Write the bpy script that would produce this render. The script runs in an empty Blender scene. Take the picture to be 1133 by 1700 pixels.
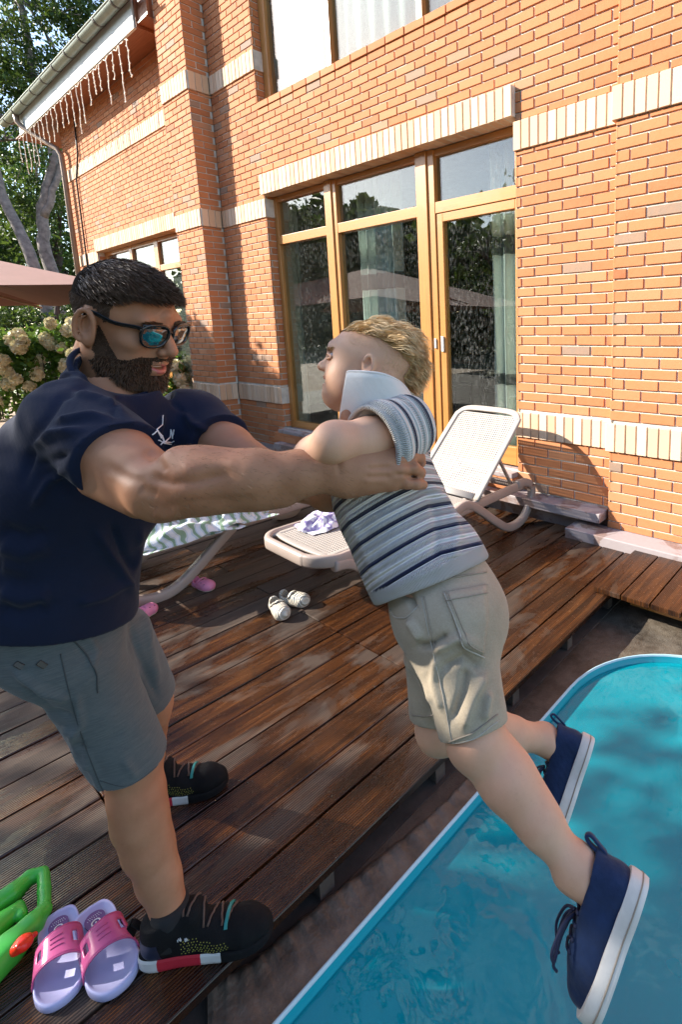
import bpy, bmesh, math, random
import numpy as np
from mathutils import Vector, Matrix
random.seed(7); RNG = np.random.default_rng(7)
SC = bpy.context.scene
COL = SC.collection

# ------------------------------------------------------------------ camera
CAM_H = 1.55
F_PX, PPX, PPY = 863.365, 810.458, 685.171          # focal length and principal point in photo pixels (1133 x 1700)
RC = np.array([[0.7926, 0.6095, -0.0176], [0.0857, -0.1398, -0.9865], [-0.6037, 0.7803, -0.1630]])
_u, _s, _v = np.linalg.svd(RC); RC = _u @ _v
cam_d = bpy.data.cameras.new('camera'); cam = bpy.data.objects.new('camera', cam_d); COL.objects.link(cam)
cam_d.sensor_fit = 'VERTICAL'; cam_d.sensor_height = 36.0; cam_d.sensor_width = 24.0
cam_d.lens = F_PX / 1700 * 36.0
cam_d.shift_x = (566.5 - PPX) / 1700; cam_d.shift_y = -(850 - PPY) / 1700
cam_d.clip_start = 0.05; cam_d.clip_end = 500
M3 = np.array([RC[0], -RC[1], -RC[2]]).T
cam.matrix_world = Matrix(((M3[0][0], M3[0][1], M3[0][2], 0), (M3[1][0], M3[1][1], M3[1][2], 0), (M3[2][0], M3[2][1], M3[2][2], CAM_H), (0, 0, 0, 1)))
SC.camera = cam

def ray(x, y): return RC.T @ np.array([(x - PPX) / F_PX, (y - PPY) / F_PX, 1.0])
def at(x, y, t): return ray(x, y) * t + np.array([0, 0, CAM_H])          # point t metres in front of the camera plane
def atz(x, y, z=0.0):
    d = ray(x, y); return d * ((z - CAM_H) / d[2]) + np.array([0, 0, CAM_H])
def aty(x, y, Y):
    d = ray(x, y); return d * (Y / d[1]) + np.array([0, 0, CAM_H])

# ------------------------------------------------------------------ world, sun, exposure
SUN_DIR = np.array([-0.726, -0.481, 0.485]); SUN_DIR /= np.linalg.norm(SUN_DIR)   # towards the sun
W = bpy.data.worlds.new('World'); SC.world = W; W.use_nodes = True
nt = W.node_tree; nt.nodes.clear()
out = nt.nodes.new('ShaderNodeOutputWorld'); bg = nt.nodes.new('ShaderNodeBackground'); sky = nt.nodes.new('ShaderNodeTexSky')
sky.sky_type = 'NISHITA'; sky.sun_disc = False
sky.sun_elevation = math.asin(SUN_DIR[2]); sky.sun_rotation = math.atan2(SUN_DIR[0], SUN_DIR[1])
sky.air_density = 1.0; sky.dust_density = 0.7; sky.ozone_density = 1.0
bg.inputs['Strength'].default_value = 0.14
nt.links.new(sky.outputs[0], bg.inputs[0]); nt.links.new(bg.outputs[0], out.inputs[0])
sun_d = bpy.data.lights.new('sun', 'SUN'); sun_d.energy = 4.6; sun_d.angle = math.radians(0.55); sun_d.color = (1.0, 0.93, 0.82)
sun = bpy.data.objects.new('sun', sun_d); COL.objects.link(sun)
sun.rotation_euler = Vector(SUN_DIR).to_track_quat('Z', 'Y').to_euler(); sun.location = (-20, -14, 14)
SC.view_settings.view_transform = 'Standard'; SC.view_settings.look = 'None'
SC.view_settings.exposure = 1.48; SC.view_settings.gamma = 1.0
SC.render.engine = 'CYCLES'
SC.cycles.max_bounces = 8; SC.cycles.transparent_max_bounces = 16; SC.cycles.glossy_bounces = 4; SC.cycles.transmission_bounces = 6
SC.cycles.caustics_reflective = False; SC.cycles.caustics_refractive = False
SC.cycles.use_denoising = True

# ------------------------------------------------------------------ materials
class N:
    """small node-tree helper"""
    def __init__(s, name):
        s.m = bpy.data.materials.new(name); s.m.use_nodes = True; s.t = s.m.node_tree; s.t.nodes.clear()
        s.out = s.t.nodes.new('ShaderNodeOutputMaterial')
        s.b = s.t.nodes.new('ShaderNodeBsdfPrincipled'); s.t.links.new(s.b.outputs[0], s.out.inputs[0])
    def n(s, typ, **kw):
        nd = s.t.nodes.new('ShaderNode' + typ)
        for k, v in kw.items():
            if hasattr(nd, k) and k not in nd.inputs: setattr(nd, k, v)
            else: s.put(nd.inputs[k.replace('_', ' ') if k not in nd.inputs else k], v)
        return nd
    def put(s, inp, v):
        if hasattr(v, 'is_output'): s.t.links.new(v, inp)
        else: inp.default_value = v
    def coord(s, kind='Object', scale=(1, 1, 1), rot=(0, 0, 0), loc=(0, 0, 0)):
        tc = s.t.nodes.new('ShaderNodeTexCoord'); mp = s.t.nodes.new('ShaderNodeMapping')
        s.t.links.new(tc.outputs[kind], mp.inputs[0]); mp.inputs['Scale'].default_value = scale; mp.inputs['Rotation'].default_value = rot; mp.inputs['Location'].default_value = loc
        return mp.outputs[0]
    def attr(s, name, o='Fac'):
        a = s.t.nodes.new('ShaderNodeAttribute'); a.attribute_name = name; return a.outputs[o]
    def noise(s, vec, scale, detail=4, rough=0.55, dist=0.0):
        nd = s.t.nodes.new('ShaderNodeTexNoise'); s.put(nd.inputs['Vector'], vec)
        nd.inputs['Scale'].default_value = scale; nd.inputs['Detail'].default_value = detail; nd.inputs['Roughness'].default_value = rough; nd.inputs['Distortion'].default_value = dist
        return nd.outputs['Fac']
    def ramp(s, fac, stops, interp='LINEAR'):
        r = s.t.nodes.new('ShaderNodeValToRGB'); s.put(r.inputs[0], fac); cr = r.color_ramp; cr.interpolation = interp
        while len(cr.elements) < len(stops): cr.elements.new(0.5)
        for e, (p, c) in zip(cr.elements, stops):
            e.position = p; e.color = (c, c, c, 1) if not hasattr(c, '__len__') else (*c[:3], 1)
        return r.outputs[0]
    def mix(s, fac, a, b, mode='MIX'):
        m = s.t.nodes.new('ShaderNodeMix'); m.data_type = 'RGBA'; m.blend_type = mode
        s.put(m.inputs[0], fac)
        for i, v in ((6, a), (7, b)):
            if not hasattr(v, 'is_output'): v = (*v[:3], 1) if hasattr(v, '__len__') else (v, v, v, 1)
            s.put(m.inputs[i], v)
        return m.outputs[2]
    def math(s, op, a, b=0.0, c=0.0):
        m = s.t.nodes.new('ShaderNodeMath'); m.operation = op
        s.put(m.inputs[0], a); s.put(m.inputs[1], b)
        if op in ('MULTIPLY_ADD', 'COMPARE', 'SMOOTH_MIN', 'WRAP'): s.put(m.inputs[2], c)
        return m.outputs[0]
    def sep(s, vec):
        x = s.t.nodes.new('ShaderNodeSeparateXYZ'); s.put(x.inputs[0], vec); return x.outputs
    def bump(s, h, strength=0.3, dist=0.005, normal=None):
        b = s.t.nodes.new('ShaderNodeBump'); s.put(b.inputs['Height'], h); b.inputs['Strength'].default_value = strength; b.inputs['Distance'].default_value = dist
        if normal is not None: s.put(b.inputs['Normal'], normal)
        return b.outputs[0]
    def schlick(s, f0, normal=None):
        """reflectance that is the same from either side of a pane"""
        lw = s.t.nodes.new('ShaderNodeLayerWeight'); lw.inputs['Blend'].default_value = 0.5
        if normal is not None: s.put(lw.inputs['Normal'], normal)
        return s.math('ADD', f0, s.math('MULTIPLY', 1 - f0, s.math('POWER', lw.outputs['Facing'], 5.0)))
    def set(s, **kw):
        for k, v in kw.items():
            k = {'color': 'Base Color', 'rough': 'Roughness', 'metal': 'Metallic', 'normal': 'Normal', 'spec': 'Specular IOR Level', 'trans': 'Transmission Weight', 'sss': 'Subsurface Weight', 'coat': 'Coat Weight', 'sheen': 'Sheen Weight', 'alpha': 'Alpha'}.get(k, k)
            if hasattr(v, '__len__') and not hasattr(v, 'is_output') and len(v) == 3 and k == 'Base Color': v = (*v, 1)
            s.put(s.b.inputs[k], v)
        return s
MT = {}
def simple(name, color, rough=0.5, metal=0.0, vary=0.12, scale=9.0, bump=0.0, bscale=60.0, spec=0.5, kind='Object'):
    n = N(name); c = n.coord(kind)
    f = n.noise(c, scale, 5, 0.6)
    dark = tuple(x * (1 - vary) for x in color); lite = tuple(min(1, x * (1 + vary)) for x in color)
    n.set(color=n.ramp(f, [(0.3, dark), (0.7, lite)]), metal=metal, spec=spec)
    n.set(rough=n.ramp(n.noise(c, scale * 2.3, 3), [(0.3, max(0.02, rough - 0.08)), (0.7, min(1, rough + 0.08))]))
    if bump: n.set(normal=n.bump(n.noise(c, bscale, 4), bump, 0.004))
    MT[name] = n.m; return n.m

def mat_brick():
    n = N('brick'); t = n.attr('tone'); c = n.coord()
    base = n.ramp(t, [(0.0, (0.37, 0.115, 0.048)), (0.25, (0.50, 0.185, 0.075)), (0.55, (0.58, 0.225, 0.092)), (0.8, (0.60, 0.265, 0.125)), (0.9, (0.38, 0.25, 0.17)), (1.0, (0.30, 0.22, 0.17))])
    g = n.noise(c, 22, 6, 0.7)
    col = n.mix(n.ramp(g, [(0.35, 0.0), (0.75, 0.3)]), base, (0.58, 0.29, 0.15))
    sp = n.noise(c, 180, 3, 0.6)
    col = n.mix(n.ramp(sp, [(0.55, 0.0), (0.75, 0.35)]), col, (0.22, 0.08, 0.05))
    n.set(color=col, rough=0.82, spec=0.25, normal=n.bump(n.noise(c, 95, 5, 0.7), 0.35, 0.003))
    MT['brick'] = n.m
def mat_cream():
    n = N('cream_brick'); t = n.attr('tone'); c = n.coord()
    base = n.ramp(t, [(0.0, (0.66, 0.44, 0.28)), (0.5, (0.76, 0.545, 0.375)), (1.0, (0.82, 0.63, 0.46))])
    col = n.mix(n.ramp(n.noise(c, 120, 4, 0.7), [(0.5, 0.0), (0.75, 0.3)]), base, (0.5, 0.33, 0.18))
    n.set(color=col, rough=0.8, spec=0.25, normal=n.bump(n.noise(c, 110, 5, 0.7), 0.3, 0.003)); MT['cream'] = n.m
mat_brick(); mat_cream()
simple('mortar', (0.66, 0.63, 0.57), 0.95, vary=0.2, scale=14, bump=0.5, bscale=140, spec=0.1)
def mat_wood(name, a, b, rough=0.4, scale=(6, 60, 60), coat=0.0):
    n = N(name); c = n.coord(scale=scale); f = n.noise(c, 1.0, 6, 0.6, 0.6)
    n.set(color=n.ramp(f, [(0.25, a), (0.75, b)]), rough=n.ramp(f, [(0.2, rough + .1), (0.8, rough - .05)]), coat=coat, normal=n.bump(f, 0.12, 0.002)); MT[name] = n.m
mat_wood('frame_wood', (0.46, 0.185, 0.045), (0.62, 0.29, 0.085), 0.34, (40, 40, 2.5), 0.25)
mat_wood('frame_wood_horizontal', (0.46, 0.185, 0.045), (0.62, 0.29, 0.085), 0.34, (2.5, 40, 40), 0.25)
mat_wood('soffit_wood', (0.20, 0.06, 0.022), (0.34, 0.12, 0.045), 0.45, (2.0, 60, 10))
simple('fascia_paint', (0.62, 0.66, 0.63), 0.5, vary=0.06)
simple('bracket_dark', (0.09, 0.075, 0.06), 0.5); simple('gutter_metal', (0.25, 0.285, 0.235), 0.42, metal=0.3, vary=0.12)
simple('pipe_brown', (0.30, 0.21, 0.15), 0.45, metal=0.2)
simple('roof_tile', (0.16, 0.09, 0.07), 0.8)
simple('dark_gasket', (0.02, 0.02, 0.02), 0.6)
simple('white_plastic', (0.72, 0.71, 0.68), 0.4, vary=0.04)
simple('cable_white', (0.78, 0.70, 0.58), 0.5)
simple('room_wall', (0.50, 0.47, 0.40), 0.9); simple('room_floor', (0.22, 0.19, 0.16), 0.6); simple('black_metal', (0.012, 0.012, 0.012), 0.4)
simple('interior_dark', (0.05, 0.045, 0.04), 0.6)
def mat_ledge():
    n = N('ledge_stone'); c = n.coord()
    col = n.mix(n.ramp(n.noise(c, 3.0, 5, 0.6, 0.8), [(0.52, 0.0), (0.56, 1.0)]), (0.36, 0.31, 0.315), (0.22, 0.145, 0.125))
    col = n.mix(n.ramp(n.noise(c, 40, 5), [(0.4, 0.0), (0.8, 0.35)]), col, (0.44, 0.41, 0.41))
    n.set(color=col, rough=0.55, normal=n.bump(n.noise(c, 60, 4), 0.25, 0.004)); MT['ledge'] = n.m
mat_ledge()
def mat_glass(name='window_glass', tint=(0.80, 0.86, 0.84), boost=1.0, dirt=0.085):
    n = N(name); n.t.nodes.remove(n.b)
    tr = n.n('BsdfTransparent', Color=(*tint, 1)); gl = n.n('BsdfGlossy', Color=(1, 1, 1, 1), Roughness=0.004)
    c = n.coord(); wob = n.bump(n.noise(c, 1.3, 2), 0.06, 0.02); n.put(gl.inputs['Normal'], wob)
    mx = n.n('MixShader'); n.put(mx.inputs[0], n.math('MULTIPLY', n.schlick(0.085), boost)); n.t.links.new(tr.outputs[0], mx.inputs[1]); n.t.links.new(gl.outputs[0], mx.inputs[2])
    df = n.n('BsdfDiffuse', Color=(0.7, 0.7, 0.68, 1)); mx2 = n.n('MixShader')
    cs = n.coord(scale=(1, 1, 0.35))
    d1 = n.ramp(n.noise(cs, 60, 4, 0.7), [(0.52, 0.0), (0.8, 1.0)]); d2 = n.ramp(n.noise(c, 2.2, 3), [(0.35, 0.1), (0.7, 1.0)])
    n.put(mx2.inputs[0], n.math('MULTIPLY', n.math('MULTIPLY', d1, d2), dirt * 3)); n.t.links.new(mx.outputs[0], mx2.inputs[1]); n.t.links.new(df.outputs[0], mx2.inputs[2])
    n.t.links.new(mx2.outputs[0], n.out.inputs[0]); MT[name] = n.m
mat_glass(boost=1.0)
def mat_cloth(name, color, rough=0.9, weave=700.0, vary=0.15, bump=0.25, sheen=0.15, scale=6):
    n = N(name); c = n.coord()
    f = n.noise(c, scale, 5, 0.6); x = n.sep(c)
    w = n.n('TexWave', wave_type='BANDS', bands_direction='DIAGONAL'); n.put(w.inputs['Vector'], c); w.inputs['Scale'].default_value = weave / 20; w.inputs['Distortion'].default_value = 1.5; w.inputs['Detail'].default_value = 2
    col = n.ramp(f, [(0.3, tuple(k * (1 - vary) for k in color)), (0.7, tuple(min(1, k * (1 + vary)) for k in color))])
    n.set(color=col, rough=rough, spec=0.2, sheen=sheen, normal=n.bump(n.math('ADD', n.math('MULTIPLY', w.outputs['Fac'], 0.25), n.noise(c, 220, 3)), bump, 0.0015)); MT[name] = n.m; return n
mat_cloth('curtain_white', (0.78, 0.80, 0.76), vary=0.04, bump=0.1); mat_cloth('curtain_grey', (0.16, 0.17, 0.17), vary=0.05, bump=0.1)
mat_cloth('blind_white', (0.90, 0.89, 0.86), vary=0.02, bump=0.05)
simple('rib_tan', (0.45, 0.34, 0.27), 0.5); mat_cloth('umbrella_cloth', (0.33, 0.17, 0.14), vary=0.06, bump=0.1)

def mat_deck():
    n = N('deck_wood'); c = n.coord(); t = n.attr('tone')
    xyz = n.sep(c)
    gv = n.n('CombineXYZ', X=n.math('MULTIPLY', xyz[0], 26.0), Y=n.math('MULTIPLY', xyz[1], 1.6), Z=n.math('MULTIPLY', t, 37.0)).outputs[0]
    grain = n.noise(gv, 1.0, 8, 0.68, 0.8)
    fine = n.noise(n.n('CombineXYZ', X=n.math('MULTIPLY', xyz[0], 160.0), Y=n.math('MULTIPLY', xyz[1], 5.0), Z=n.math('MULTIPLY', t, 11.0)).outputs[0], 1.0, 4, 0.7)
    brown = n.ramp(grain, [(0.25, (0.010, 0.0045, 0.002)), (0.45, (0.066, 0.024, 0.007)), (0.58, (0.185, 0.074, 0.020)), (0.80, (0.40, 0.19, 0.06))])
    brown = n.mix(n.ramp(fine, [(0.4, 0.55), (0.65, 0.0)]), brown, (0.014, 0.007, 0.004))
    grey = n.ramp(grain, [(0.25, (0.045, 0.034, 0.027)), (0.5, (0.125, 0.095, 0.072)), (0.8, (0.25, 0.20, 0.155))])
    grey = n.mix(n.ramp(fine, [(0.38, 0.5), (0.62, 0.0)]), grey, (0.05, 0.035, 0.025))
    # wet in some places, dry and bleached in others
    wv = n.n('CombineXYZ', X=n.math('MULTIPLY', xyz[0], 2.1), Y=n.math('MULTIPLY', xyz[1], 0.9), Z=n.math('MULTIPLY', t, 0.9)).outputs[0]
    wet = n.noise(wv, 1.25, 7, 0.66, 0.5)
    bias = n.math('ADD', n.math('MULTIPLY', n.math('ADD', xyz[0], 1.8), -0.055), wet)       # driest away from the pool
    dry = n.ramp(bias, [(0.515, 0.0), (0.60, 1.0)])
    col = n.mix(dry, brown, grey)
    blot = n.noise(c, 9, 6, 0.7)
    col = n.mix(n.ramp(blot, [(0.58, 0.0), (0.72, 0.6)]), col, (0.018, 0.011, 0.008))
    col = n.mix(1.0, col, (0.70, 0.60, 0.54), 'MULTIPLY')
    gro = n.n('TexWave', wave_type='BANDS', bands_direction='X', wave_profile='SIN'); n.put(gro.inputs['Vector'], c); gro.inputs['Scale'].default_value = 2 * math.pi / 20 / 0.0085; gro.inputs['Distortion'].default_value = 0.12
    col = n.mix(n.ramp(gro.outputs['Fac'], [(0.10, 0.78), (0.55, 0.0)]), col, (0.008, 0.005, 0.004)); n.set(color=col)
    rough = n.mix(dry, n.ramp(n.noise(c, 30, 4, 0.7), [(0.3, 0.10), (0.7, 0.32)]), n.ramp(fine, [(0.3, 0.55), (0.7, 0.75)]))
    n.set(rough=rough, spec=0.38)
    nb = n.bump(gro.outputs['Fac'], 0.6, 0.003); nb2 = n.bump(n.math('ADD', n.math('MULTIPLY', grain, 0.8), fine), 0.35, 0.0025, nb)
    n.set(normal=nb2); MT['deck'] = n.m
mat_deck()
def mat_concrete():
    n = N('pool_surround_concrete'); c = n.coord()
    f = n.noise(c, 2.2, 8, 0.65, 0.5); g = n.noise(c, 24, 6, 0.7)
    col = n.ramp(f, [(0.3, (0.035, 0.027, 0.020)), (0.5, (0.10, 0.078, 0.057)), (0.72, (0.21, 0.17, 0.125))])
    col = n.mix(n.ramp(g, [(0.4, 0.0), (0.75, 0.5)]), col, (0.20, 0.175, 0.14))
    vor = n.n('TexVoronoi', feature='DISTANCE_TO_EDGE'); n.put(vor.inputs['Vector'], n.coord(scale=(1, 1, 1))); vor.inputs['Scale'].default_value = 1.7
    crack = n.math('MULTIPLY', n.ramp(vor.outputs['Distance'], [(0.0, 0.5), (0.006, 0.0)]), n.ramp(n.noise(c, 1.1, 2), [(0.56, 0.0), (0.62, 1.0)]))
    col = n.mix(crack, col, (0.02, 0.016, 0.012))
    n.set(color=col, rough=n.ramp(f, [(0.3, 0.35), (0.7, 0.8)]), normal=n.bump(n.math('ADD', g, n.noise(c, 150, 4)), 0.5, 0.008)); MT['concrete'] = n.m
mat_concrete(); simple('mortar_wet', (0.13, 0.105, 0.078), 0.5, vary=.5, scale=14, bump=.9, bscale=70)
simple('pool_liner', (0.008, 0.33, 0.42), 0.35, vary=0.08, scale=2.0); simple('pool_rim', (0.42, 0.62, 0.70), 0.3, vary=0.05)
def mat_water():
    n = N('pool_water'); n.t.nodes.remove(n.b); c = n.coord()
    tr = n.n('BsdfTransparent', Color=(0.72, 0.96, 0.97, 1)); gl = n.n('BsdfGlossy', Color=(1, 1, 1, 1), Roughness=0.015)
    h = n.math('ADD', n.noise(c, 2.6, 3, 0.5, 0.8), n.math('MULTIPLY', n.noise(c, 8, 3, 0.5, 0.9), 0.22))
    b = n.bump(h, 0.22, 0.05); n.put(gl.inputs['Normal'], b)
    cl = n.n('BsdfDiffuse'); n.put(cl.inputs['Color'], n.ramp(n.noise(c, 1.6, 4, 0.6, 1.2), [(0.30, (0.001, 0.25, 0.32)), (0.70, (0.002, 0.32, 0.39))])); m0 = n.n('MixShader'); m0.inputs[0].default_value = 0.58; n.t.links.new(tr.outputs[0], m0.inputs[1]); n.t.links.new(cl.outputs[0], m0.inputs[2])
    mx = n.n('MixShader'); n.put(mx.inputs[0], n.math('MULTIPLY', n.schlick(0.028, b), 1.05)); n.t.links.new(m0.outputs[0], mx.inputs[1]); n.t.links.new(gl.outputs[0], mx.inputs[2])
    n.t.links.new(mx.outputs[0], n.out.inputs[0]); MT['water'] = n.m
mat_water()
def mat_leaf(name, a, b, c3, trans=0.35):
    n = N(name); t = n.attr('tone')
    col = n.ramp(t, [(0.0, a), (0.6, b), (1.0, c3)])
    n.set(color=col, rough=0.5, spec=0.35)
    tl = n.n('BsdfTranslucent'); n.put(tl.inputs['Color'], n.mix(0.5, col, (0.16, 0.22, 0.03)))
    mx = n.n('MixShader'); mx.inputs[0].default_value = trans; n.t.links.new(n.b.outputs[0], mx.inputs[1]); n.t.links.new(tl.outputs[0], mx.inputs[2]); n.t.links.new(mx.outputs[0], n.out.inputs[0])
    MT[name] = n.m
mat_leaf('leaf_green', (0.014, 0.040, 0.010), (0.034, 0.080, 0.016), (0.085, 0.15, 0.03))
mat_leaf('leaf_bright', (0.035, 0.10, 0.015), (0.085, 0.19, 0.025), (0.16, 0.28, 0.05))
mat_leaf('flower_cream', (0.70, 0.62, 0.38), (0.82, 0.75, 0.52), (0.86, 0.82, 0.64), 0.2)
simple('bark_grey', (0.22, 0.19, 0.17), 0.9, vary=0.45, scale=7, bump=0.8, bscale=18); simple('bark_dark', (0.07, 0.055, 0.045), 0.9, vary=0.4, scale=7, bump=0.8, bscale=18)
def mat_ground():
    n = N('garden_ground'); c = n.coord(); f = n.noise(c, 0.7, 8, 0.65)
    n.set(color=n.ramp(f, [(0.35, (0.05, 0.075, 0.02)), (0.5, (0.10, 0.10, 0.045)), (0.65, (0.22, 0.17, 0.11))]), rough=0.95, normal=n.bump(n.noise(c, 20, 5), 0.6, 0.03)); MT['ground'] = n.m
mat_ground(); simple('path_stone', (0.42, 0.31, 0.22), 0.85, vary=0.2, scale=3, bump=0.3)

# ------------------------------------------------------------------ builders
def wloc(o):
    p = np.zeros(3)
    while o is not None: p += np.array(o.location); o = o.parent
    return p
def smoothpath(pl, n):
    """Catmull-Rom through the given points"""
    p = np.asarray(pl, float); p = np.vstack([2 * p[0] - p[1], p, 2 * p[-1] - p[-2]]); m = len(p) - 3; out = []
    for u in np.linspace(0, m - 1e-6, n):
        i = int(u); t = u - i; a, b, c, d = p[i:i + 4]; out.append(.5 * (2 * b + (c - a) * t + (2 * a - 5 * b + 4 * c - d) * t * t + (-a + 3 * b - 3 * c + d) * t ** 3))
    return np.array(out)
def unit(v): v = np.array(v, float); return v / np.linalg.norm(v)
class MB:
    def __init__(s): s.v = []; s.f = []; s.mi = []; s.tone = []; s.k = 0; s.m = 0; s.t = 0.5
    def add(s, vs, fs):
        vs = np.asarray(vs, float); s.v.append(vs); k = s.k
        for f in fs: s.f.append([i + k for i in f]); s.mi.append(s.m); s.tone.append(s.t)
        s.k += len(vs); return k
    def obox(s, o, a, b, c, inset=0.0):
        """box from corner o along vectors a, b, c (right handed)"""
        o, a, b, c = [np.array(q, float) for q in (o, a, b, c)]
        vs = [o, o + a, o + a + b, o + b, o + c, o + a + c, o + a + b + c, o + b + c]
        s.add(vs, [(0, 3, 2, 1), (4, 5, 6, 7), (0, 1, 5, 4), (1, 2, 6, 5), (2, 3, 7, 6), (3, 0, 4, 7)])
    def box(s, x0, x1, y0, y1, z0, z1): s.obox((x0, y0, z0), (x1 - x0, 0, 0), (0, y1 - y0, 0), (0, 0, z1 - z0))
    def bbox(s, x0, x1, y0, y1, z0, z1, b=0.004):
        """bevelled box"""
        bm = bmesh.new(); bmesh.ops.create_cube(bm, size=1)
        for v in bm.verts: v.co = Vector(((x0 + x1) / 2 + v.co.x * (x1 - x0), (y0 + y1) / 2 + v.co.y * (y1 - y0), (z0 + z1) / 2 + v.co.z * (z1 - z0)))
        bmesh.ops.bevel(bm, geom=bm.edges[:], offset=b, segments=2, affect='EDGES', profile=0.5)
        s.bm(bm)
    def bm(s, bm):
        bm.verts.index_update(); s.add([v.co[:] for v in bm.verts], [[v.index for v in f.verts] for f in bm.faces]); bm.free()
    def tube(s, path, rad, n=10, caps=True, flat=None, up=None):
        path = np.asarray(path, float); m = len(path)
        rad = np.broadcast_to(np.asarray(rad, float), (m,)) if np.ndim(rad) < 2 else np.asarray(rad, float)
        T = np.gradient(path, axis=0); T /= np.linalg.norm(T, axis=1, keepdims=True) + 1e-12
        ref = np.array(up if up is not None else ((0, 0, 1) if abs(T[0][2]) < 0.9 else (1, 0, 0)), float)
        vs = []; nrm = None
        for i in range(m):
            u = ref - T[i] * (ref @ T[i]) if nrm is None or up is not None else nrm - T[i] * (nrm @ T[i])
            u /= np.linalg.norm(u) + 1e-12; nrm = u; w = np.cross(T[i], u)
            ru, rw = (rad[i], rad[i] * (flat or 1.0)) if rad.ndim == 1 else rad[i]
            for j in range(n):
                a = 2 * math.pi * j / n; vs.append(path[i] + u * ru * math.cos(a) + w * rw * math.sin(a))
        fs = [(i * n + j, i * n + (j + 1) % n, (i + 1) * n + (j + 1) % n, (i + 1) * n + j) for i in range(m - 1) for j in range(n)]
        if caps: fs += [tuple(range(n - 1, -1, -1)), tuple((m - 1) * n + j for j in range(n))]
        s.add(vs, fs)
    def bar(s, path, w, h, up=(0, 0, 1), r=0.25, caps=True):
        """rounded rectangular bar swept on a path; w across, h along up"""
        path = np.asarray(path, float); m = len(path)
        T = np.gradient(path, axis=0); T /= np.linalg.norm(T, axis=1, keepdims=True) + 1e-12
        prof = []
        for cx, cy, a0 in ((1, 1, 0), (-1, 1, 90), (-1, -1, 180), (1, -1, 270)):
            rr = r * min(w, h)
            for q in (0, 45, 90):
                a = math.radians(a0 + q); prof.append((cx * (w / 2 - rr) + rr * math.cos(a), cy * (h / 2 - rr) + rr * math.sin(a)))
        n = len(prof); vs = []
        for i in range(m):
            u = np.array(up if not callable(up) else up(i), float); u = u - T[i] * (u @ T[i]); u /= np.linalg.norm(u); sd = np.cross(T[i], u)
            for a, b in prof: vs.append(path[i] + sd * a + u * b)
        fs = [(i * n + j, i * n + (j + 1) % n, (i + 1) * n + (j + 1) % n, (i + 1) * n + j) for i in range(m - 1) for j in range(n)]
        if caps: fs += [tuple(range(n - 1, -1, -1)), tuple((m - 1) * n + j for j in range(n))]
        s.add(vs, fs)
    def loft(s, rings, close=True, cap0=True, cap1=True):
        n = len(rings[0]); m = len(rings); vs = np.concatenate([np.asarray(r, float) for r in rings])
        jj = n if close else n - 1
        fs = [(i * n + j, i * n + (j + 1) % n, (i + 1) * n + (j + 1) % n, (i + 1) * n + j) for i in range(m - 1) for j in range(jj)]
        if cap0: fs.append(tuple(range(n - 1, -1, -1)))
        if cap1: fs.append(tuple((m - 1) * n + j for j in range(n)))
        s.add(vs, fs)
    def grid(s, P):
        P = np.asarray(P, float); a, b = P.shape[:2]
        s.add(P.reshape(-1, 3), [(i * b + j, i * b + j + 1, (i + 1) * b + j + 1, (i + 1) * b + j) for i in range(a - 1) for j in range(b - 1)])
    def ball(s, c, r, sub=2, sc=(1, 1, 1)):
        bm = bmesh.new(); bmesh.ops.create_icosphere(bm, subdivisions=sub, radius=1)
        for v in bm.verts: v.co = Vector([c[i] + v.co[i] * r * sc[i] for i in range(3)])
        s.bm(bm)
    def build(s, name, mats, parent=None, smooth=False, solid=0.0, subs=0):
        me = bpy.data.meshes.new(name); V = np.concatenate(s.v) if s.v else np.zeros((0, 3))
        if parent is not None: V = V - wloc(parent)
        me.from_pydata(V.tolist(), [], s.f)
        mats = mats if isinstance(mats, (list, tuple)) else [mats]
        for m in mats: me.materials.append(MT[m] if isinstance(m, str) else m)
        me.polygons.foreach_set('material_index', s.mi)
        a = me.attributes.new('tone', 'FLOAT', 'FACE'); a.data.foreach_set('value', s.tone)
        if smooth: me.polygons.foreach_set('use_smooth', [True] * len(s.f))
        me.update()
        return link(name, me, parent, solid, subs)
def link(name, me, parent=None, solid=0.0, subs=0):
    o = bpy.data.objects.new(name, me); COL.objects.link(o)
    if parent is not None: o.parent = parent
    if solid: md = o.modifiers.new('solid', 'SOLIDIFY'); md.thickness = solid; md.offset = 0
    if subs: md = o.modifiers.new('subd', 'SUBSURF'); md.levels = subs; md.render_levels = subs
    return o
def smooth_by_angle(o, deg=35):
    me = o.data; me.polygons.foreach_set('use_smooth', [True] * len(me.polygons))
    bm = bmesh.new(); bm.from_mesh(me)
    for e in bm.edges:
        if len(e.link_faces) == 2 and e.calc_face_angle(0) > math.radians(deg): e.smooth = False
    bm.to_mesh(me); bm.free()
    return o
def thing(name, label, cat, loc=(0, 0, 0), group=None, rotz=0.0):
    o = bpy.data.objects.new(name, None); COL.objects.link(o); o.empty_display_size = 0.1
    o.location = [float(q) for q in loc]; o.rotation_euler = (0, 0, rotz); return tag(o, label, cat, group)
def tag(o, label, cat, group=None):
    o['label'] = label; o['category'] = cat
    if group: o['group'] = group
    return o
def struct(o): o['kind'] = 'structure'; return o
def stuff(o): o['kind'] = 'stuff'; return o
def copy_thing(root, loc, rotz, label, name=None, group=None):
    r = root.copy(); COL.objects.link(r); r.location = [float(q) for q in loc]; r.rotation_euler = (0, 0, rotz); r['label'] = label
    if group: r['group'] = group
    for ch in list(root.children):
        c = ch.copy(); COL.objects.link(c); c.parent = r
        for g in list(ch.children):
            d = g.copy(); COL.objects.link(d); d.parent = c
    return r

# ================================================================== SETTING
def sheet(name, pts, z, m):
    mb = MB(); mb.add([(x, y, z) for x, y in pts], [tuple(range(len(pts)))]); return struct(mb.build(name, m))
gh = MB()
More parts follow.
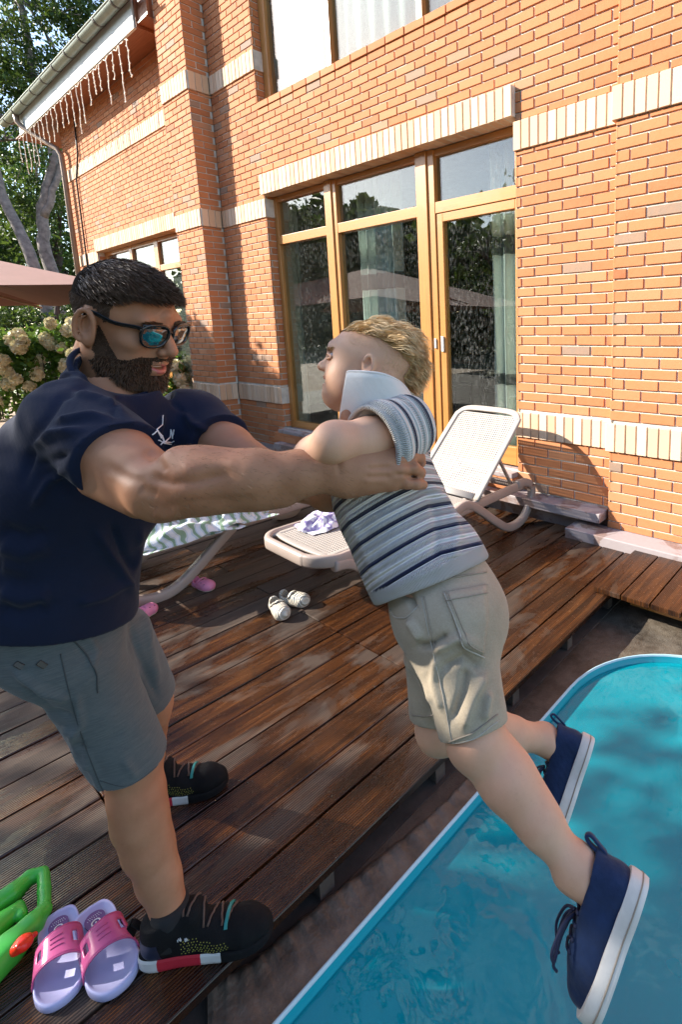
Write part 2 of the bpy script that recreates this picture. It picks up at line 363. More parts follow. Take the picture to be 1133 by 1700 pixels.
# garden ground: one sheet with a hole left under the pool basin, lower than the deck
gx = [-160, -1.22, 2.2, 160]; gy = [-160, -0.6, 2.75, 160]
for i in range(3):
    for j in range(3):
        if i == 1 and j == 1: continue
        gh.add([(gx[i], gy[j], -0.16), (gx[i + 1], gy[j], -0.16), (gx[i + 1], gy[j + 1], -0.16), (gx[i], gy[j + 1], -0.16)], [(0, 1, 2, 3)])
struct(gh.build('ground', 'ground'))

# ------------------------------------------------------------------ brick house
YM, YP, YR, YF = 3.492, 3.228, 3.425, 3.53          # brick face planes: main wall, left pilaster, right pilaster, far wall
XL0, XL1, XR, XC = -7.71, -6.97, -1.545, -13.02     # left pilaster, right pilaster, far corner
house = thing('brick_house', 'orange brick house with cream brick bands and wooden windows beside the deck', 'house', (-6.0, 3.6, 0.0))

def bricks(mb, P, u, nrm, L, z0, z1, zref=0.2, uref=0.0, holes=(), pitch=0.2405, course=0.075, dep=0.0095, mo=0.0118):
    """running-bond bricks standing proud of a mortar plane; holes are (u0, u1, z0, z1)"""
    P, u, nrm = [np.array(q, float) for q in (P, u, nrm)]; up = np.array([0, 0, 1.0])
    k0 = math.floor((z0 - zref) / course)
    for k in range(k0, int((z1 - zref) / course) + 1):
        a, b = max(z0, zref + k * course + mo / 2), min(z1, zref + (k + 1) * course - mo / 2)
        if b - a < 0.015: continue
        off = uref + (pitch / 2 if k % 2 else 0.0)
        j = math.floor((0 - off) / pitch) - 1
        while off + j * pitch < L:
            s0, s1 = max(0, off + j * pitch + mo / 2), min(L, off + (j + 1) * pitch - mo / 2); j += 1
            segs = [(s0, s1, a, b)]
            for (h0, h1, q0, q1) in holes:
                ns = []
                for (c, d, e0, e1) in segs:
                    if d <= h0 or c >= h1 or e1 <= q0 or e0 >= q1: ns.append((c, d, e0, e1)); continue
                    if c < h0: ns.append((c, h0, e0, e1))
                    if d > h1: ns.append((h1, d, e0, e1))
                    m0, m1 = max(c, h0), min(d, h1)
                    if q0 - e0 > .016: ns.append((m0, m1, e0, q0 - .006))
                    if e1 - q1 > .016: ns.append((m0, m1, q1 + .006, e1))
                segs = ns
            tone = min(1.0, max(0.0, random.gauss(0.48, 0.14))) if random.random() > 0.06 else random.uniform(0.82, 1.0)
            for (c, d, za, zb) in segs:
                if d - c < 0.02: continue
                jit = lambda: random.uniform(-0.0014, 0.0014)
                e = 0.0022; dd = dep + random.uniform(-0.0015, 0.0015)
                q = lambda uu, zz, w: P + u * uu + up * zz + nrm * w
                c0, d0, a0, b0 = c + jit(), d + jit(), za + jit(), zb + jit()
                vs = [q(c0, a0, -0.004), q(d0, a0, -0.004), q(d0, b0, -0.004), q(c0, b0, -0.004),
                      q(c0, a0, dd - e), q(d0, a0, dd - e), q(d0, b0, dd - e), q(c0, b0, dd - e),
                      q(c0 + e, a0 + e, dd), q(d0 - e, a0 + e, dd), q(d0 - e, b0 - e, dd), q(c0 + e, b0 - e, dd)]
                fs = [(8, 9, 10, 11)]
                for i in range(4): n2 = (i + 1) % 4; fs += [(i, n2, 4 + n2, 4 + i), (4 + i, 4 + n2, 8 + n2, 8 + i)]
                mb.m = 0; mb.t = tone; mb.add(vs, fs)
def mortar(mb, P, u, nrm, L, z0, z1, holes=()):
    """mortar plane just behind the brick faces, cut round the holes"""
    P, u = np.array(P, float), np.array(u, float); up = np.array([0, 0, 1.0])
    us = sorted({0.0, L, *[min(L, max(0, h[0])) for h in holes], *[min(L, max(0, h[1])) for h in holes]}); zs = sorted({z0, z1, *[min(z1, max(z0, h[2])) for h in holes], *[min(z1, max(z0, h[3])) for h in holes]})
    mb.m = 1; mb.t = 0.5
    for i in range(len(us) - 1):
        for j in range(len(zs) - 1):
            cu, cz = (us[i] + us[i + 1]) / 2, (zs[j] + zs[j + 1]) / 2
            if any(h[0] < cu < h[1] and h[2] < cz < h[3] for h in holes): continue
            mb.add([P + u * us[i] + up * zs[j], P + u * us[i + 1] + up * zs[j], P + u * us[i + 1] + up * zs[j + 1], P + u * us[i] + up * zs[j + 1]], [(0, 1, 2, 3)])
BR = 0.0095
def wallface(mb, P, u, nrm, L, z0, z1, holes=(), uref=0.0):
    P = np.array(P, float) - np.array(nrm, float) * BR
    bricks(mb, P, u, nrm, L, z0, z1, holes=holes, uref=uref); mortar(mb, P, u, nrm, L, z0, z1, holes)
def soldier(mb, P, u, nrm, L, z0, z1, proud=0.016, pitch=0.078, depth=0.11):
    """upright cream bricks side by side with thin dark joints"""
    P, u, nrm = [np.array(q, float) for q in (P, u, nrm)]; n = max(1, round(L / pitch)); p = L / n
    for i in range(n):
        mb.m = 0; mb.t = random.random(); j = random.uniform(-0.0012, 0.0012); g = 0.0050
        o = P + u * (i * p + g) + np.array([0, 0, z0 + j]) + nrm * (proud + j)
        bm = bmesh.new(); bmesh.ops.create_cube(bm, size=1)
        for v in bm.verts:
            w = o + u * (v.co.x + .5) * (p - 2 * g) - nrm * (v.co.y + .5) * depth + np.array([0, 0, (v.co.z + .5) * (z1 - z0)]); v.co = Vector(w)
        bmesh.ops.bevel(bm, geom=bm.edges[:], offset=0.003, segments=1, affect='EDGES'); bmesh.ops.recalc_face_normals(bm, faces=bm.faces[:]); mb.bm(bm)
    mb.m = 1; mb.t = 0.5
    q = P + nrm * (proud - 0.012) + np.array([0, 0, z0 + 0.003])
    mb.obox(q, u * L, -nrm * (depth - 0.012), (0, 0, z1 - z0 - 0.006))
WX0, WX1 = -5.93, -2.39
HM = [(WX0 - XL1, WX1 - XL1, 0.36, 3.10), (WX0 - XL1, -1.96 - XL1, 4.10, 7.2)]
LB = (0.65, 0.855); MBD = (2.862, 3.068); UB = (4.44, 4.648)
w = MB(); U = (1, 0, 0); NY = (0, -1, 0)
bands_m = [(0, WX0 - XL1, *LB), (WX1 - XL1, 9, *LB), (0, WX0 - XL1, *MBD), (WX1 - XL1, 9, *MBD), (0, WX0 - XL1, *UB)]
lint = (WX0 - 0.02 - XL1, WX1 + 0.0 - XL1, 3.10, 3.318)
wallface(w, (XL1, YM, 0), U, NY, XR - XL1 + 0.0, 0.05, 7.0, HM + bands_m + [lint], uref=0.06)
# reveals of the two openings
for (x, d) in ((WX0, 1), (WX1, -1)):
    P = (x, YM - 0.0, 0) if d > 0 else (x, YM + 0.14, 0)
    wallface(w, P, (0, d, 0), (d, 0, 0), 0.14, 0.36, 3.10, [(0, .2, *LB), (0, .2, *MBD)] , uref=0.03)
wallface(w, (WX0, YM, 0), (0, 1, 0), (1, 0, 0), 0.14, 4.10, 7.0, [(0, .2, *UB)], uref=0.03)
w.build('wall', ['brick', 'mortar'], house)
w = MB()
HP = [(0, 2, *LB), (0, 2, *MBD), (0, 2, *UB)]
wallface(w, (XL0, YP, 0), U, NY, XL1 - XL0, 0.05, 8.0, HP, uref=0.02)
wallface(w, (XL1, YP, 0), (0, 1, 0), (1, 0, 0), YM - YP, 0.05, 8.0, HP, uref=0.12)
wallface(w, (XL0, YF, 0), (0, -1, 0), (-1, 0, 0), YF - YP, 0.05, 8.0, HP, uref=0.12)
w.build('pilaster', ['brick', 'mortar'], house)
w = MB()
wallface(w, (XR, YR, 0), U, NY, 3.4, 0.075, 7.5, [(0, 9, *LB), (0, 9, *MBD)], uref=0.10)
wallface(w, (XR, YM, 0), (0, -1, 0), (-1, 0, 0), YM - YR + 0.0, 0.075, 7.5, [(0, 9, *LB), (0, 9, *MBD)], uref=0.0)
w.build('pilaster', ['brick', 'mortar'], house)
w = MB()
FW = (-11.80, -8.42, 0.55, 3.04)
wallface(w, (XC, YF, 0), U, NY, XL0 - XC, -0.1, 5.47, [(FW[0] - XC, FW[1] - XC, FW[2], FW[3]), (FW[0] - XC - .05, FW[1] - XC + .05, 3.04, 3.26), (0, 9, *UB), (0, FW[0] - XC, *LB), (FW[1] - XC, 9, *LB), (0, FW[0] - XC, *MBD)], uref=0.05)
wallface(w, (XC, 12.0, 0), (0, -1, 0), (-1, 0, 0), 12.0 - YF, -0.1, 5.47)
wallface(w, (FW[0], YF, 0), (0, 1, 0), (1, 0, 0), 0.12, FW[2], FW[3]); wallface(w, (FW[1], YF + .12, 0), (0, -1, 0), (-1, 0, 0), 0.12, FW[2], FW[3])
w.build('wall', ['brick', 'mortar'], house)
# solid core of the house behind the brick skins, with the room and the openings left free
core = MB()
core.box(XC + 0.03, XL0 - 0.0, YF + 0.35, 12, -0.1, 5.40); core.build('back_wall', 'mortar', house)
# cream bands, each run of upright bricks a part of its own
def band(*a, **k): m = MB(); soldier(m, *a, **k); m.build('brick_band', ['cream', 'mortar'], house)
for z0, z1 in (LB, MBD, UB):
    band((XL1 + 0.02, YM, 0), U, NY, WX0 - XL1 - 0.02 + 0.016, z0, z1)
    band((WX0 + 0.0, YM + 0.0, 0), (0, 1, 0), (1, 0, 0), 0.13, z0, z1, depth=0.06)
    band((XL0, YP, 0), U, NY, XL1 - XL0, z0, z1)
    band((XL1, YP + 0.0, 0), (0, 1, 0), (1, 0, 0), YM - YP - 0.018, z0, z1)
    if z0 < 4:
        band((WX1 - 0.016, YM, 0), U, NY, XR - WX1 + 0.0, z0, z1)
        band((XR - 0.03, YR, 0), U, NY, 3.2, z0, z1)
band((XC, YF, 0), U, NY, XL0 - XC, *UB); band((XC, YF, 0), U, NY, FW[0] - XC, *MBD); band((XC, YF, 0), U, NY, FW[0] - XC, *LB)
band((FW[1], YF, 0), U, NY, XL0 - FW[1], *LB)
ln = MB(); soldier(ln, (WX0 - 0.02, YM, 0), U, NY, WX1 - WX0 + 0.02, 3.10, 3.318, proud=0.045, pitch=0.079, depth=0.17); ln.build('lintel', ['cream', 'mortar'], house)
ln = MB(); soldier(ln, (FW[0] - .05, YF, 0), U, NY, FW[1] - FW[0] + .1, 3.04, 3.26, proud=0.04, depth=0.15); ln.build('lintel', ['cream', 'mortar'], house)
# ledges along the foot of the wall
lg = MB(); lg.bbox(-5.9, XR - 0.02, YM - 0.17, YM + 0.02, 0.125, 0.195, 0.006); lg.bbox(-1.80, 2.2, YR - 0.19, YR + 0.02, -0.02, 0.072, 0.006)
lg.box(XL1, XR, YM - 0.005, YM + 0.15, -0.15, 0.10); lg.build('ledge', 'ledge', house)
lg = MB(); lg.m = 0; bricks(lg, (WX0 - 0.1, YM - 0.08, 0), U, NY, WX1 - WX0 + 0.1, 0.195, 0.30, zref=0.195, dep=0.006); lg.box(WX0 - 0.1, WX1, YM - 0.08, YM + 0.02, 0.195, 0.30); lg.build('sill', 'brick', house)
lg = MB(); lg.bbox(WX0 + 0.002, WX1 - 0.002, YM - 0.085, YM + 0.25, 0.302, 0.345, 0.006); lg.build('sill', 'ledge', house)
lg = MB(); bricks(lg, (WX0, YM, 0), U, NY, 3.97, 4.02, 4.10, zref=4.02, pitch=0.2405, dep=0.012); lg.box(WX0 + .01, -1.97, YM + 0.001, YM + 0.3, 4.02, 4.095); lg.build('sill', 'brick', house)

# ------------------------------------------------------------------ the big window and glazed door
YW = 3.60
def pane(parent, x0, x1, z0, z1, y, m='window_glass'):
    mb = MB(); mb.box(x0, x1, y - 0.004, y + 0.004, z0, z1); mb.build('pane', m, parent)
win = MB()
X = dict(l=-5.86, m1=(-4.915, -4.735), m2=(-3.545, -3.33), r=-2.42)
win.bbox(WX0 + 0.005, X['l'], YW - 0.01, YW + 0.07, 0.345, 3.095); win.bbox(WX1 - 0.075, WX1 - 0.004, YW - 0.01, YW + 0.07, 2.66, 3.095)
win.bbox(X['m1'][0], X['m1'][1] - 0.062, YW - 0.03, YW + 0.07, 0.345, 3.095); win.bbox(X['m1'][1] - 0.06, X['m1'][1], YW - 0.015, YW + 0.07, 0.345, 3.094)
win.bbox(X['m2'][0], X['m2'][1] - 0.082, YW - 0.03, YW + 0.07, 0.345, 3.095); win.bbox(X['m2'][1] - 0.08, X['m2'][1], YW - 0.015, YW + 0.07, 0.345, 3.094)
winf = win.build('window', 'frame_wood', house)
def hbar(name, par, *q): m = MB(); m.bbox(*q); m.build(name, 'frame_wood_horizontal', par)
for x0, x1 in ((X['l'], X['m1'][0]), (X['m1'][1], X['m2'][0]), (X['m2'][1], WX1 - 0.004)):
    hbar('transom', winf, x0, x1, YW - 0.012, YW + 0.068, 2.555, 2.652); hbar('head_rail', winf, x0, x1, YW + 0.0, YW + 0.066, 3.035, 3.093)
    if x0 < -4: hbar('bottom_rail', winf, x0, x1, YW - 0.008, YW + 0.066, 0.347, 0.43)
for x0, x1 in ((X['l'], X['m1'][0]), (X['m1'][1], X['m2'][0])):
    pane(winf, x0, x1, 0.43, 2.555, YW + 0.035); pane(winf, x0, x1, 2.652, 3.035, YW + 0.035)
pane(winf, X['m2'][1], WX1 - 0.075, 2.652, 3.035, YW + 0.035)
dr = MB(); dx0, dx1 = X['m2'][1] + 0.004, WX1 - 0.006
dr.bbox(dx0, dx0 + 0.075, YW - 0.004, YW + 0.06, 0.36, 2.55); dr.bbox(dx1 - 0.075, dx1, YW - 0.004, YW + 0.06, 0.36, 2.55)
door = dr.build('door', 'frame_wood', house)
hbar('rail', door, dx0 + 0.075, dx1 - 0.075, YW - 0.004, YW + 0.06, 2.478, 2.55); hbar('rail', door, dx0 + 0.075, dx1 - 0.075, YW - 0.004, YW + 0.06, 0.36, 0.52)
pane(door, dx0 + 0.075, dx1 - 0.075, 0.52, 2.478, YW + 0.03)
dhd = MB(); dhd.bbox(dx0 + 0.022, dx0 + 0.052, YW - 0.018, YW - 0.006, 1.33, 1.47, 0.003); dhd.build('handle', 'white_plastic', door)
hg = MB(); hg.bbox(X['m2'][1] - 0.05, X['m2'][1] - 0.03, YW - 0.028, YW - 0.015, 1.36, 1.45, 0.003); hg.build('hinge', 'white_plastic', winf)
# upper window: dark-edged frame, a white blind behind it
uw = MB(); uw.bbox(WX0 + 0.004, WX0 + 0.12, YW - 0.01, YW + 0.07, 4.10, 7.0); uw.bbox(-4.735, -4.665, YW - 0.02, YW + 0.07, 4.10, 7.0); uw.bbox(-3.47, -3.40, YW - 0.02, YW + 0.07, 4.10, 7.0); uw.bbox(-2.05, -1.97, YW - 0.01, YW + 0.07, 4.10, 7.0)
uwf = uw.build('window', 'frame_wood', house)
for x0, x1 in ((WX0 + 0.12, -4.735), (-4.665, -3.47), (-3.40, -2.05)): pane(uwf, x0, x1, 4.10, 7.0, YW + 0.035)
bl = MB(); bl.grid([[(x, YW + 0.085 + 0.012 * math.sin(x * 31), z) for x in np.linspace(WX0 + 0.17, -2.0, 180)] for z in (4.1, 5.5, 7.0)])
tag(bl.build('window_blind', 'blind_white', None, smooth=True, solid=0.003), 'white blind drawn behind the upstairs window above the long cream lintel', 'blind')
# far window
fw = MB(); yf = YF + 0.10
fw.bbox(FW[0], FW[0] + 0.12, yf, yf + 0.07, FW[2], FW[3]); fw.bbox(-10.62, -10.5, yf, yf + 0.07, FW[2], FW[3]); fw.bbox(-9.58, -9.42, yf, yf + 0.07, FW[2], FW[3]); fw.bbox(FW[1] - 0.1, FW[1], yf, yf + 0.07, FW[2], FW[3])
fwf = fw.build('window', 'frame_wood', house)
for x0, x1 in ((FW[0] + .12, -10.62), (-10.5, -9.58), (-9.42, FW[1] - .1)):
    hbar('transom', fwf, x0, x1, yf + .004, yf + .066, 2.53, 2.62); hbar('head_rail', fwf, x0, x1, yf + .004, yf + .066, FW[3] - .07, FW[3] - .004); hbar('bottom_rail', fwf, x0, x1, yf + .004, yf + .066, FW[2], FW[2] + .1)
    pane(fwf, x0, x1, 2.62, FW[3] - .07, yf + .04); pane(fwf, x0, x1, FW[2] + .1, 2.53, yf + .04)
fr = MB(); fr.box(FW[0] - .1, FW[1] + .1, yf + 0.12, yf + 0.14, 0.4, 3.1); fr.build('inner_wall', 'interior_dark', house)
# room behind the big window
rm = MB(); rx0, rx1, ry0, ry1, rz0, rz1 = -8.2, 1.5, YW + 0.25, 8.6, 0.30, 3.35
rm.box(rx0, rx1, ry1, ry1 + .1, rz0, rz1); rm.box(rx0 - .1, rx0, ry0, ry1, rz0, rz1); rm.box(rx1, rx1 + .1, ry0, ry1, rz0, rz1); rm.box(rx0, rx1, ry0, ry1, rz1, rz1 + .6)
rm.m = 1; rm.box(rx0, rx1, ry0 - 0.1, ry1, rz0 - 0.4, rz0)
rm.m = 0; rm.box(XL1 - 0.4, WX0 - 0.02, YM + 0.03, ry0, 0.0, 7.0); rm.box(WX1 + 0.02, rx1, YM + 0.03, ry0, 0.0, 7.0); rm.box(WX0 - 0.02, WX1 + 0.02, YW + 0.12, ry0, 3.10, 4.02)
rm.build('room', ['room_wall', 'room_floor'], house)
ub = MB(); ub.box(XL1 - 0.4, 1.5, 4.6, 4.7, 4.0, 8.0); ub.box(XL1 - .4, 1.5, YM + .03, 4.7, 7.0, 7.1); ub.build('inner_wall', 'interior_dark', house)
bdn = MB(); bdn.bbox(-6.45, -5.05, 8.50, 8.56, 0.32, 2.45, .01); bdn.m = 1; bdn.bbox(-6.05, -5.5, 8.48, 8.52, 0.75, 2.25, .01)
bdd = tag(bdn.build('barn_door', ['white_plastic', 'black_metal']), 'pale sliding barn door with a dark panel at the back of the room', 'door')
rl = MB(); rl.box(-7.2, -4.4, 8.46, 8.485, 2.50, 2.56); rl.build('rail', 'black_metal', bdd)
for x in (-6.3, -5.2): rl = MB(); rl.box(x - .03, x + .03, 8.44, 8.458, 2.3, 2.66); rl.build('hanger', 'black_metal', bdd)
tb = thing('dining_table', 'dark dining table inside the room seen through the glazed door', 'table', (-4.3, 6.2, 0.30))
m = MB(); m.bbox(-5.3, -3.3, 5.8, 6.7, 1.02, 1.07, .008); m.build('tabletop', 'soffit_wood', tb)
for x in (-5.2, -3.4):
    for y in (5.9, 6.6): m = MB(); m.tube([(x, y, .30), (x, y, 1.02)], .03, 8); m.build('leg', 'black_metal', tb)
for i, (x, y) in enumerate(((-4.9, 5.5), (-3.9, 5.45))):
    ch = thing('dining_chair', ['dark chair at the dining table, nearer the curtain with two bands', 'dark chair at the dining table, nearer the door frame'][i], 'chair', (x, y, .30), 'chairs inside the room')
    m = MB(); m.bbox(x - .22, x + .22, y - .2, y + .22, .73, .77, .01); m.build('seat', 'black_metal', ch)
    m = MB(); m.bbox(x - .21, x + .21, y - .23, y - .2, .9, 1.22, .01); m.build('backrest', 'black_metal', ch)
    for dx in (-.19, .19):
        for dy in (-.19, .19): m = MB(); m.tube([(x + dx, y + dy, .30), (x + dx, y + dy, .73 if dy > 0 else 1.2)], .016, 6); m.build('leg', 'black_metal', ch)
def curtain(x0, x1, y, z0, z1, amp, waves, label, bands, seed):
    r = random.Random(seed); ph = r.uniform(0, 6)
    t = thing('curtain', label, 'curtain', ((x0 + x1) / 2, y, z0))
    def part(name, za, zb, m, off=0.0):
        mb = MB(); zs = np.linspace(za, zb, 12); us = np.linspace(0, 1, 160)
        mb.grid([[(x0 + (x1 - x0) * (u * 0.96 + 0.02 * math.sin(u * 9 + z * 1.3)), y - off + amp * (math.sin(u * waves * 6.283 + ph + 0.25 * math.sin(z * 1.7)) + 0.35 * math.sin(u * waves * 14.1 + z * .6)), z) for u in us] for z in zs])
        mb.build(name, m, t, smooth=True, solid=0.003)
    part('cloth', z0, z1, 'curtain_white')
    for za, zb in bands: part('band', za, zb, 'curtain_grey', 0.005)
curtain(-4.86, -4.16, YW + 0.36, 0.34, 3.3, 0.045, 5, 'white curtain with one dark grey band behind the middle window pane', [(1.98, 2.15)], 3)
curtain(-2.92, -2.3, YW + 0.30, 0.34, 3.3, 0.04, 4, 'white curtain with two grey bands behind the glazed door', [(2.18, 2.34), (1.02, 1.12)], 5)
curtain(-6.62, -6.02, YW + 0.33, 0.34, 3.3, 0.04, 4, 'pale curtain at the far left edge of the big window', [], 9)
# ------------------------------------------------------------------ eave, gutter, downpipe, cable
EY, EZ, EX0, EX1 = 3.12, 5.41, -13.9, -8.05
ef = MB(); ef.box(EX0, EX1 + .003, EY, EY + .035, EZ, EZ + .335); ef.build('fascia', 'fascia_paint', house)
so = MB(); so.box(-14.4, XL0 - 0.02, EY + .035, YF + 0.03, EZ + .045, EZ + .065); so.box(-14.4, XL0 - .02, YF + .03, 12, EZ + .05, EZ + .065); so.build('soffit', 'soffit_wood', house)
bx = MB(); bx.box(EX1 + .004, EX1 + .035, EY + .02, YF - .02, EZ + .005, EZ + .75); bx.box(EX1 + .036, XL0 - .01, EY + .05, EY + .08, EZ + .066, EZ + .75); bx.build('bargeboard_and_sun_stop', 'soffit_wood', house)  # second board is added to stop sun leaking in behind the fascia
rf = MB(); rf.obox((-14.5, EY - .03, EZ + .31), (6.4, 0, 0), (0, 9, 4.2), (0, -0.03, 0.06)); rf.build('roof', 'roof_tile', house)
gt = MB(); gr = 0.076; gy0, gz0 = EY - .085, EZ + .345
prof = [(gy0 + gr * math.cos(a), gz0 + gr * math.sin(a)) for a in np.linspace(math.pi, 2 * math.pi, 12)]
inner = [(gy0 + (gr - .006) * math.cos(a), gz0 + (gr - .006) * math.sin(a)) for a in np.linspace(2 * math.pi, math.pi, 12)]
gt.loft([[(x, y, z) for y, z in prof + inner] for x in (-14.55, -7.75)])
gt.tube([(-14.55, gy0 - gr, gz0), (-7.75, gy0 - gr, gz0)], 0.011, 8)
gt.add([(-14.55, y, z) for y, z in prof], [tuple(range(12))])
gut = gt.build('gutter', 'gutter_metal', house, smooth=False); smooth_by_angle(gut, 40)
for x in np.arange(-14.2, -7.8, 0.66):
    g = MB(); pr = [(gy0 + (gr + .007) * math.cos(a), gz0 + (gr + .007) * math.sin(a)) for a in np.linspace(math.pi * .95, 2.03 * math.pi, 14)]; pi = [(gy0 + (gr + .001) * math.cos(a), gz0 + (gr + .001) * math.sin(a)) for a in np.linspace(2.03 * math.pi, math.pi * .95, 14)]
    g.loft([[(xx, y, z) for y, z in pr + pi] for xx in (x - .018, x + .018)]); g.build('bracket', 'bracket_dark', gut)
dp = MB(); dpath = [(-13.62, gy0, gz0 - gr + .01), (-13.62, gy0 + .01, gz0 - .18), (-13.55, gy0 + .06, gz0 - .28), (-12.86, YF - .12, 5.02), (-12.80, YF - .085, 4.90), (-12.80, YF - .08, 4.6), (-12.80, YF - .08, 0.0)]
dp.tube(dpath, 0.045, 12); dp.build('downpipe', 'pipe_brown', house, smooth=True)
cb = MB(); cb.tube([(-12.05, YF - .02, 5.40), (-12.1, YF - .025, 4.8), (-12.36, YF - .025, 4.40), (-12.40, YF - .03, 2.4), (-12.38, YF - .03, 0.1)], 0.014, 6); cb.build('cable', 'black_metal', house, smooth=True)
# icicle lights along the eave
il = thing('icicle_lights', 'string of white icicle lights hanging along the wooden eave', 'string lights', (-11, EY, EZ))
mb = MB(); pts = []; xs = np.arange(EX0 - .2, EX1 - .34, 0.21)
for i, x in enumerate(xs): pts += [(x, EY + .02, EZ - .005), (x + .105, EY + .02, EZ - .05 if i % 2 else EZ - .02)]
mb.tube(pts, 0.007, 6); mb.build('wire', 'cable_white', il)
rr = random.Random(4)
for i, x in enumerate(np.arange(EX0 - .2, EX1 - .02, 0.275)):
    mb = MB(); L = rr.choice([.34, .42, .52, .60, .70, .46]); px = x + rr.uniform(-.05, .05); p = [(px, EY + .02, EZ - .02)]
    for k in range(1, 7): p.append((px + rr.uniform(-.014, .014), EY + .02 + rr.uniform(-.008, .008), EZ - .02 - L * k / 6))
    mb.tube(p, 0.0065, 6)
    for k in range(1, 7):
        for d in (-1, 1):
            if rr.random() < .75: q = p[k]; mb.tube([q, (q[0] + d * .024, q[1], q[2] + rr.uniform(-.01, .02))], 0.0075, 5)
    mb.build('icicle', 'cable_white', il)

# ------------------------------------------------------------------ deck
EDGE, PITCH = -1.172, 0.1645
dk = MB()
for i in range(64):
    x1 = EDGE - i * PITCH; x0 = x1 - PITCH + 0.0085
    cuts = [-6.0]
    cuts += [0.395, 1.475] if i in (4, 5, 6) else ([1.475] if i < 8 else [0.395 + 1.08 * (i % 3)])
    if i in (0, 1, 2): cuts = [-6.0, -1.3]
    if i in (3,): cuts = [-6.0, 1.475]
    cuts = sorted(cuts) + [YM - 0.06 if x1 > XL1 else YP - .05]
    for a, b in zip(cuts[:-1], cuts[1:]):
        dk.t = random.random(); dz = random.uniform(-0.0015, 0.0015)
        dk.bbox(x0, x1, a + .0025, b - .0025, -0.030 + dz, dz, 0.0035)
deck = struct(dk.build('wooden_deck', 'deck'))
jo = MB(); jo.box(-11.7, EDGE - 0.02, -6, YM - .03, -0.15, -0.13)
for y in np.arange(-5.8, 3.4, 0.5): jo.box(-11.7, EDGE - 0.03, y, y + 0.05, -0.125, -0.034)
jo.box(EDGE - 0.16, EDGE - 0.12, -6, YM - .1, -0.128, -0.033)
struct(jo.build('deck_joists', 'bark_dark'))
# short raised deck beside the right pilaster
d2 = MB()
for i in range(8):
    x0 = -1.262 + i * 0.170; d2.t = random.random(); d2.bbox(x0, x0 + 0.163, 2.62 + random.uniform(-.004, .004), YR - .05, 0.006, 0.036, 0.0035)
struct(d2.build('raised_deck', 'deck'))
j2 = MB(); j2.m = 0; j2.box(-1.1, 0.1, 2.78, 2.83, -0.10, 0.004); j2.box(-1.13, .1, 3.2, 3.25, -0.10, 0.004); struct(j2.build('raised_deck_joists', 'frame_wood_horizontal'))

# ------------------------------------------------------------------ pool
def rrect(x0, x1, y0, y1, r, n=14, d=0.0):
    x0, x1, y0, y1, r = x0 + d, x1 - d, y0 + d, y1 - d, max(.02, r - d); P = []
    for cx, cy, a0 in ((x1 - r, y1 - r, 0), (x0 + r, y1 - r, 90), (x0 + r, y0 + r, 180), (x1 - r, y0 + r, 270)):
        for k in range(n + 1):
            a = math.radians(a0 + 90 * k / n); P.append((cx + r * math.cos(a), cy + r * math.sin(a)))
    return P
PX0, PX1, PY0, PY1, PR, PZ = -1.045, 1.95, -0.12, 2.52, 0.58, -0.10
WATER = -0.135
pool = thing('swimming_pool', 'turquoise moulded garden pool with rounded corners beside the deck', 'pool', ((PX0 + PX1) / 2, (PY0 + PY1) / 2, -0.16))
pr = MB(); R3 = lambda d, z: [(x, y, z) for x, y in rrect(PX0, PX1, PY0, PY1, PR, 14, d)]
pr.loft([R3(-0.004, PZ - .05), R3(-0.004, PZ - .008), R3(0.0, PZ), R3(0.004, PZ + .002), R3(0.007, PZ - .001), R3(0.009, PZ - .008)], cap0=False, cap1=False); pr.build('rim', 'pool_rim', pool, smooth=True)
ba = MB(); ba.loft([R3(0.009, PZ - .008), R3(0.020, PZ - .06), R3(0.10, -0.26), R3(0.14, -0.34), R3(0.25, -0.36), R3(0.30, -0.42), R3(0.40, -0.70), R3(0.50, -0.80)], cap0=False, cap1=True)
smooth_by_angle(ba.build('basin', 'pool_liner', pool), 50)
# water: gently rippled sheet inside the rim
wm = bpy.data.meshes.new('pool_water'); bm = bmesh.new(); vs = [bm.verts.new((x, y, WATER)) for x, y in rrect(PX0, PX1, PY0, PY1, PR, 14, 0.020)]; bm.faces.new(vs); bm.to_mesh(wm); bm.free(); wm.materials.append(MT['water'])
struct(link('pool_water', wm))
# concrete round the pool: flat sheet with the pool cut out, and a rough mortar kerb against the rim
cs = MB(); outer = []; inn = rrect(PX0, PX1, PY0, PY1, PR, 14, -0.004)
cxm, cym = (PX0 + PX1) / 2, (PY0 + PY1) / 2
bx0, bx1, by0, by1 = -1.22, 2.2, -0.6, 2.75
for x, y in inn:
    dx, dy = x - cxm, y - cym; s_ = min(((bx1 if dx > 0 else bx0) - cxm) / dx if abs(dx) > 1e-6 else 9e9, ((by1 if dy > 0 else by0) - cym) / dy if abs(dy) > 1e-6 else 9e9); outer.append((cxm + dx * s_, cym + dy * s_))
rings = []
for k in range(7):
    u = k / 6; rings.append([(a[0] * (1 - u) + b[0] * u, a[1] * (1 - u) + b[1] * u, -0.135 + random.uniform(-.003, .003)) for a, b in zip(inn, outer)])
cs.loft(rings, cap0=False, cap1=False)
cs.add([(bx0, by1, -.136), (bx1, by1, -.136), (bx1, YM, -.136), (bx0, YM, -.136)], [(0, 1, 2, 3)]); cs.add([(bx0 - .3, by0, -.137), (bx0, by0, -.137), (bx0, YM, -.137), (bx0 - .3, YM, -.137)], [(0, 1, 2, 3)])
struct(cs.build('pool_surround', 'concrete', None, smooth=True))
kb = MB(); rg = []; kr = random.Random(2)
crest = smoothpath([atz(*q, -.125) for q in ((790, 1285), (735, 1345), (660, 1412), (580, 1478), (500, 1543), (425, 1608), (345, 1652))], 90)
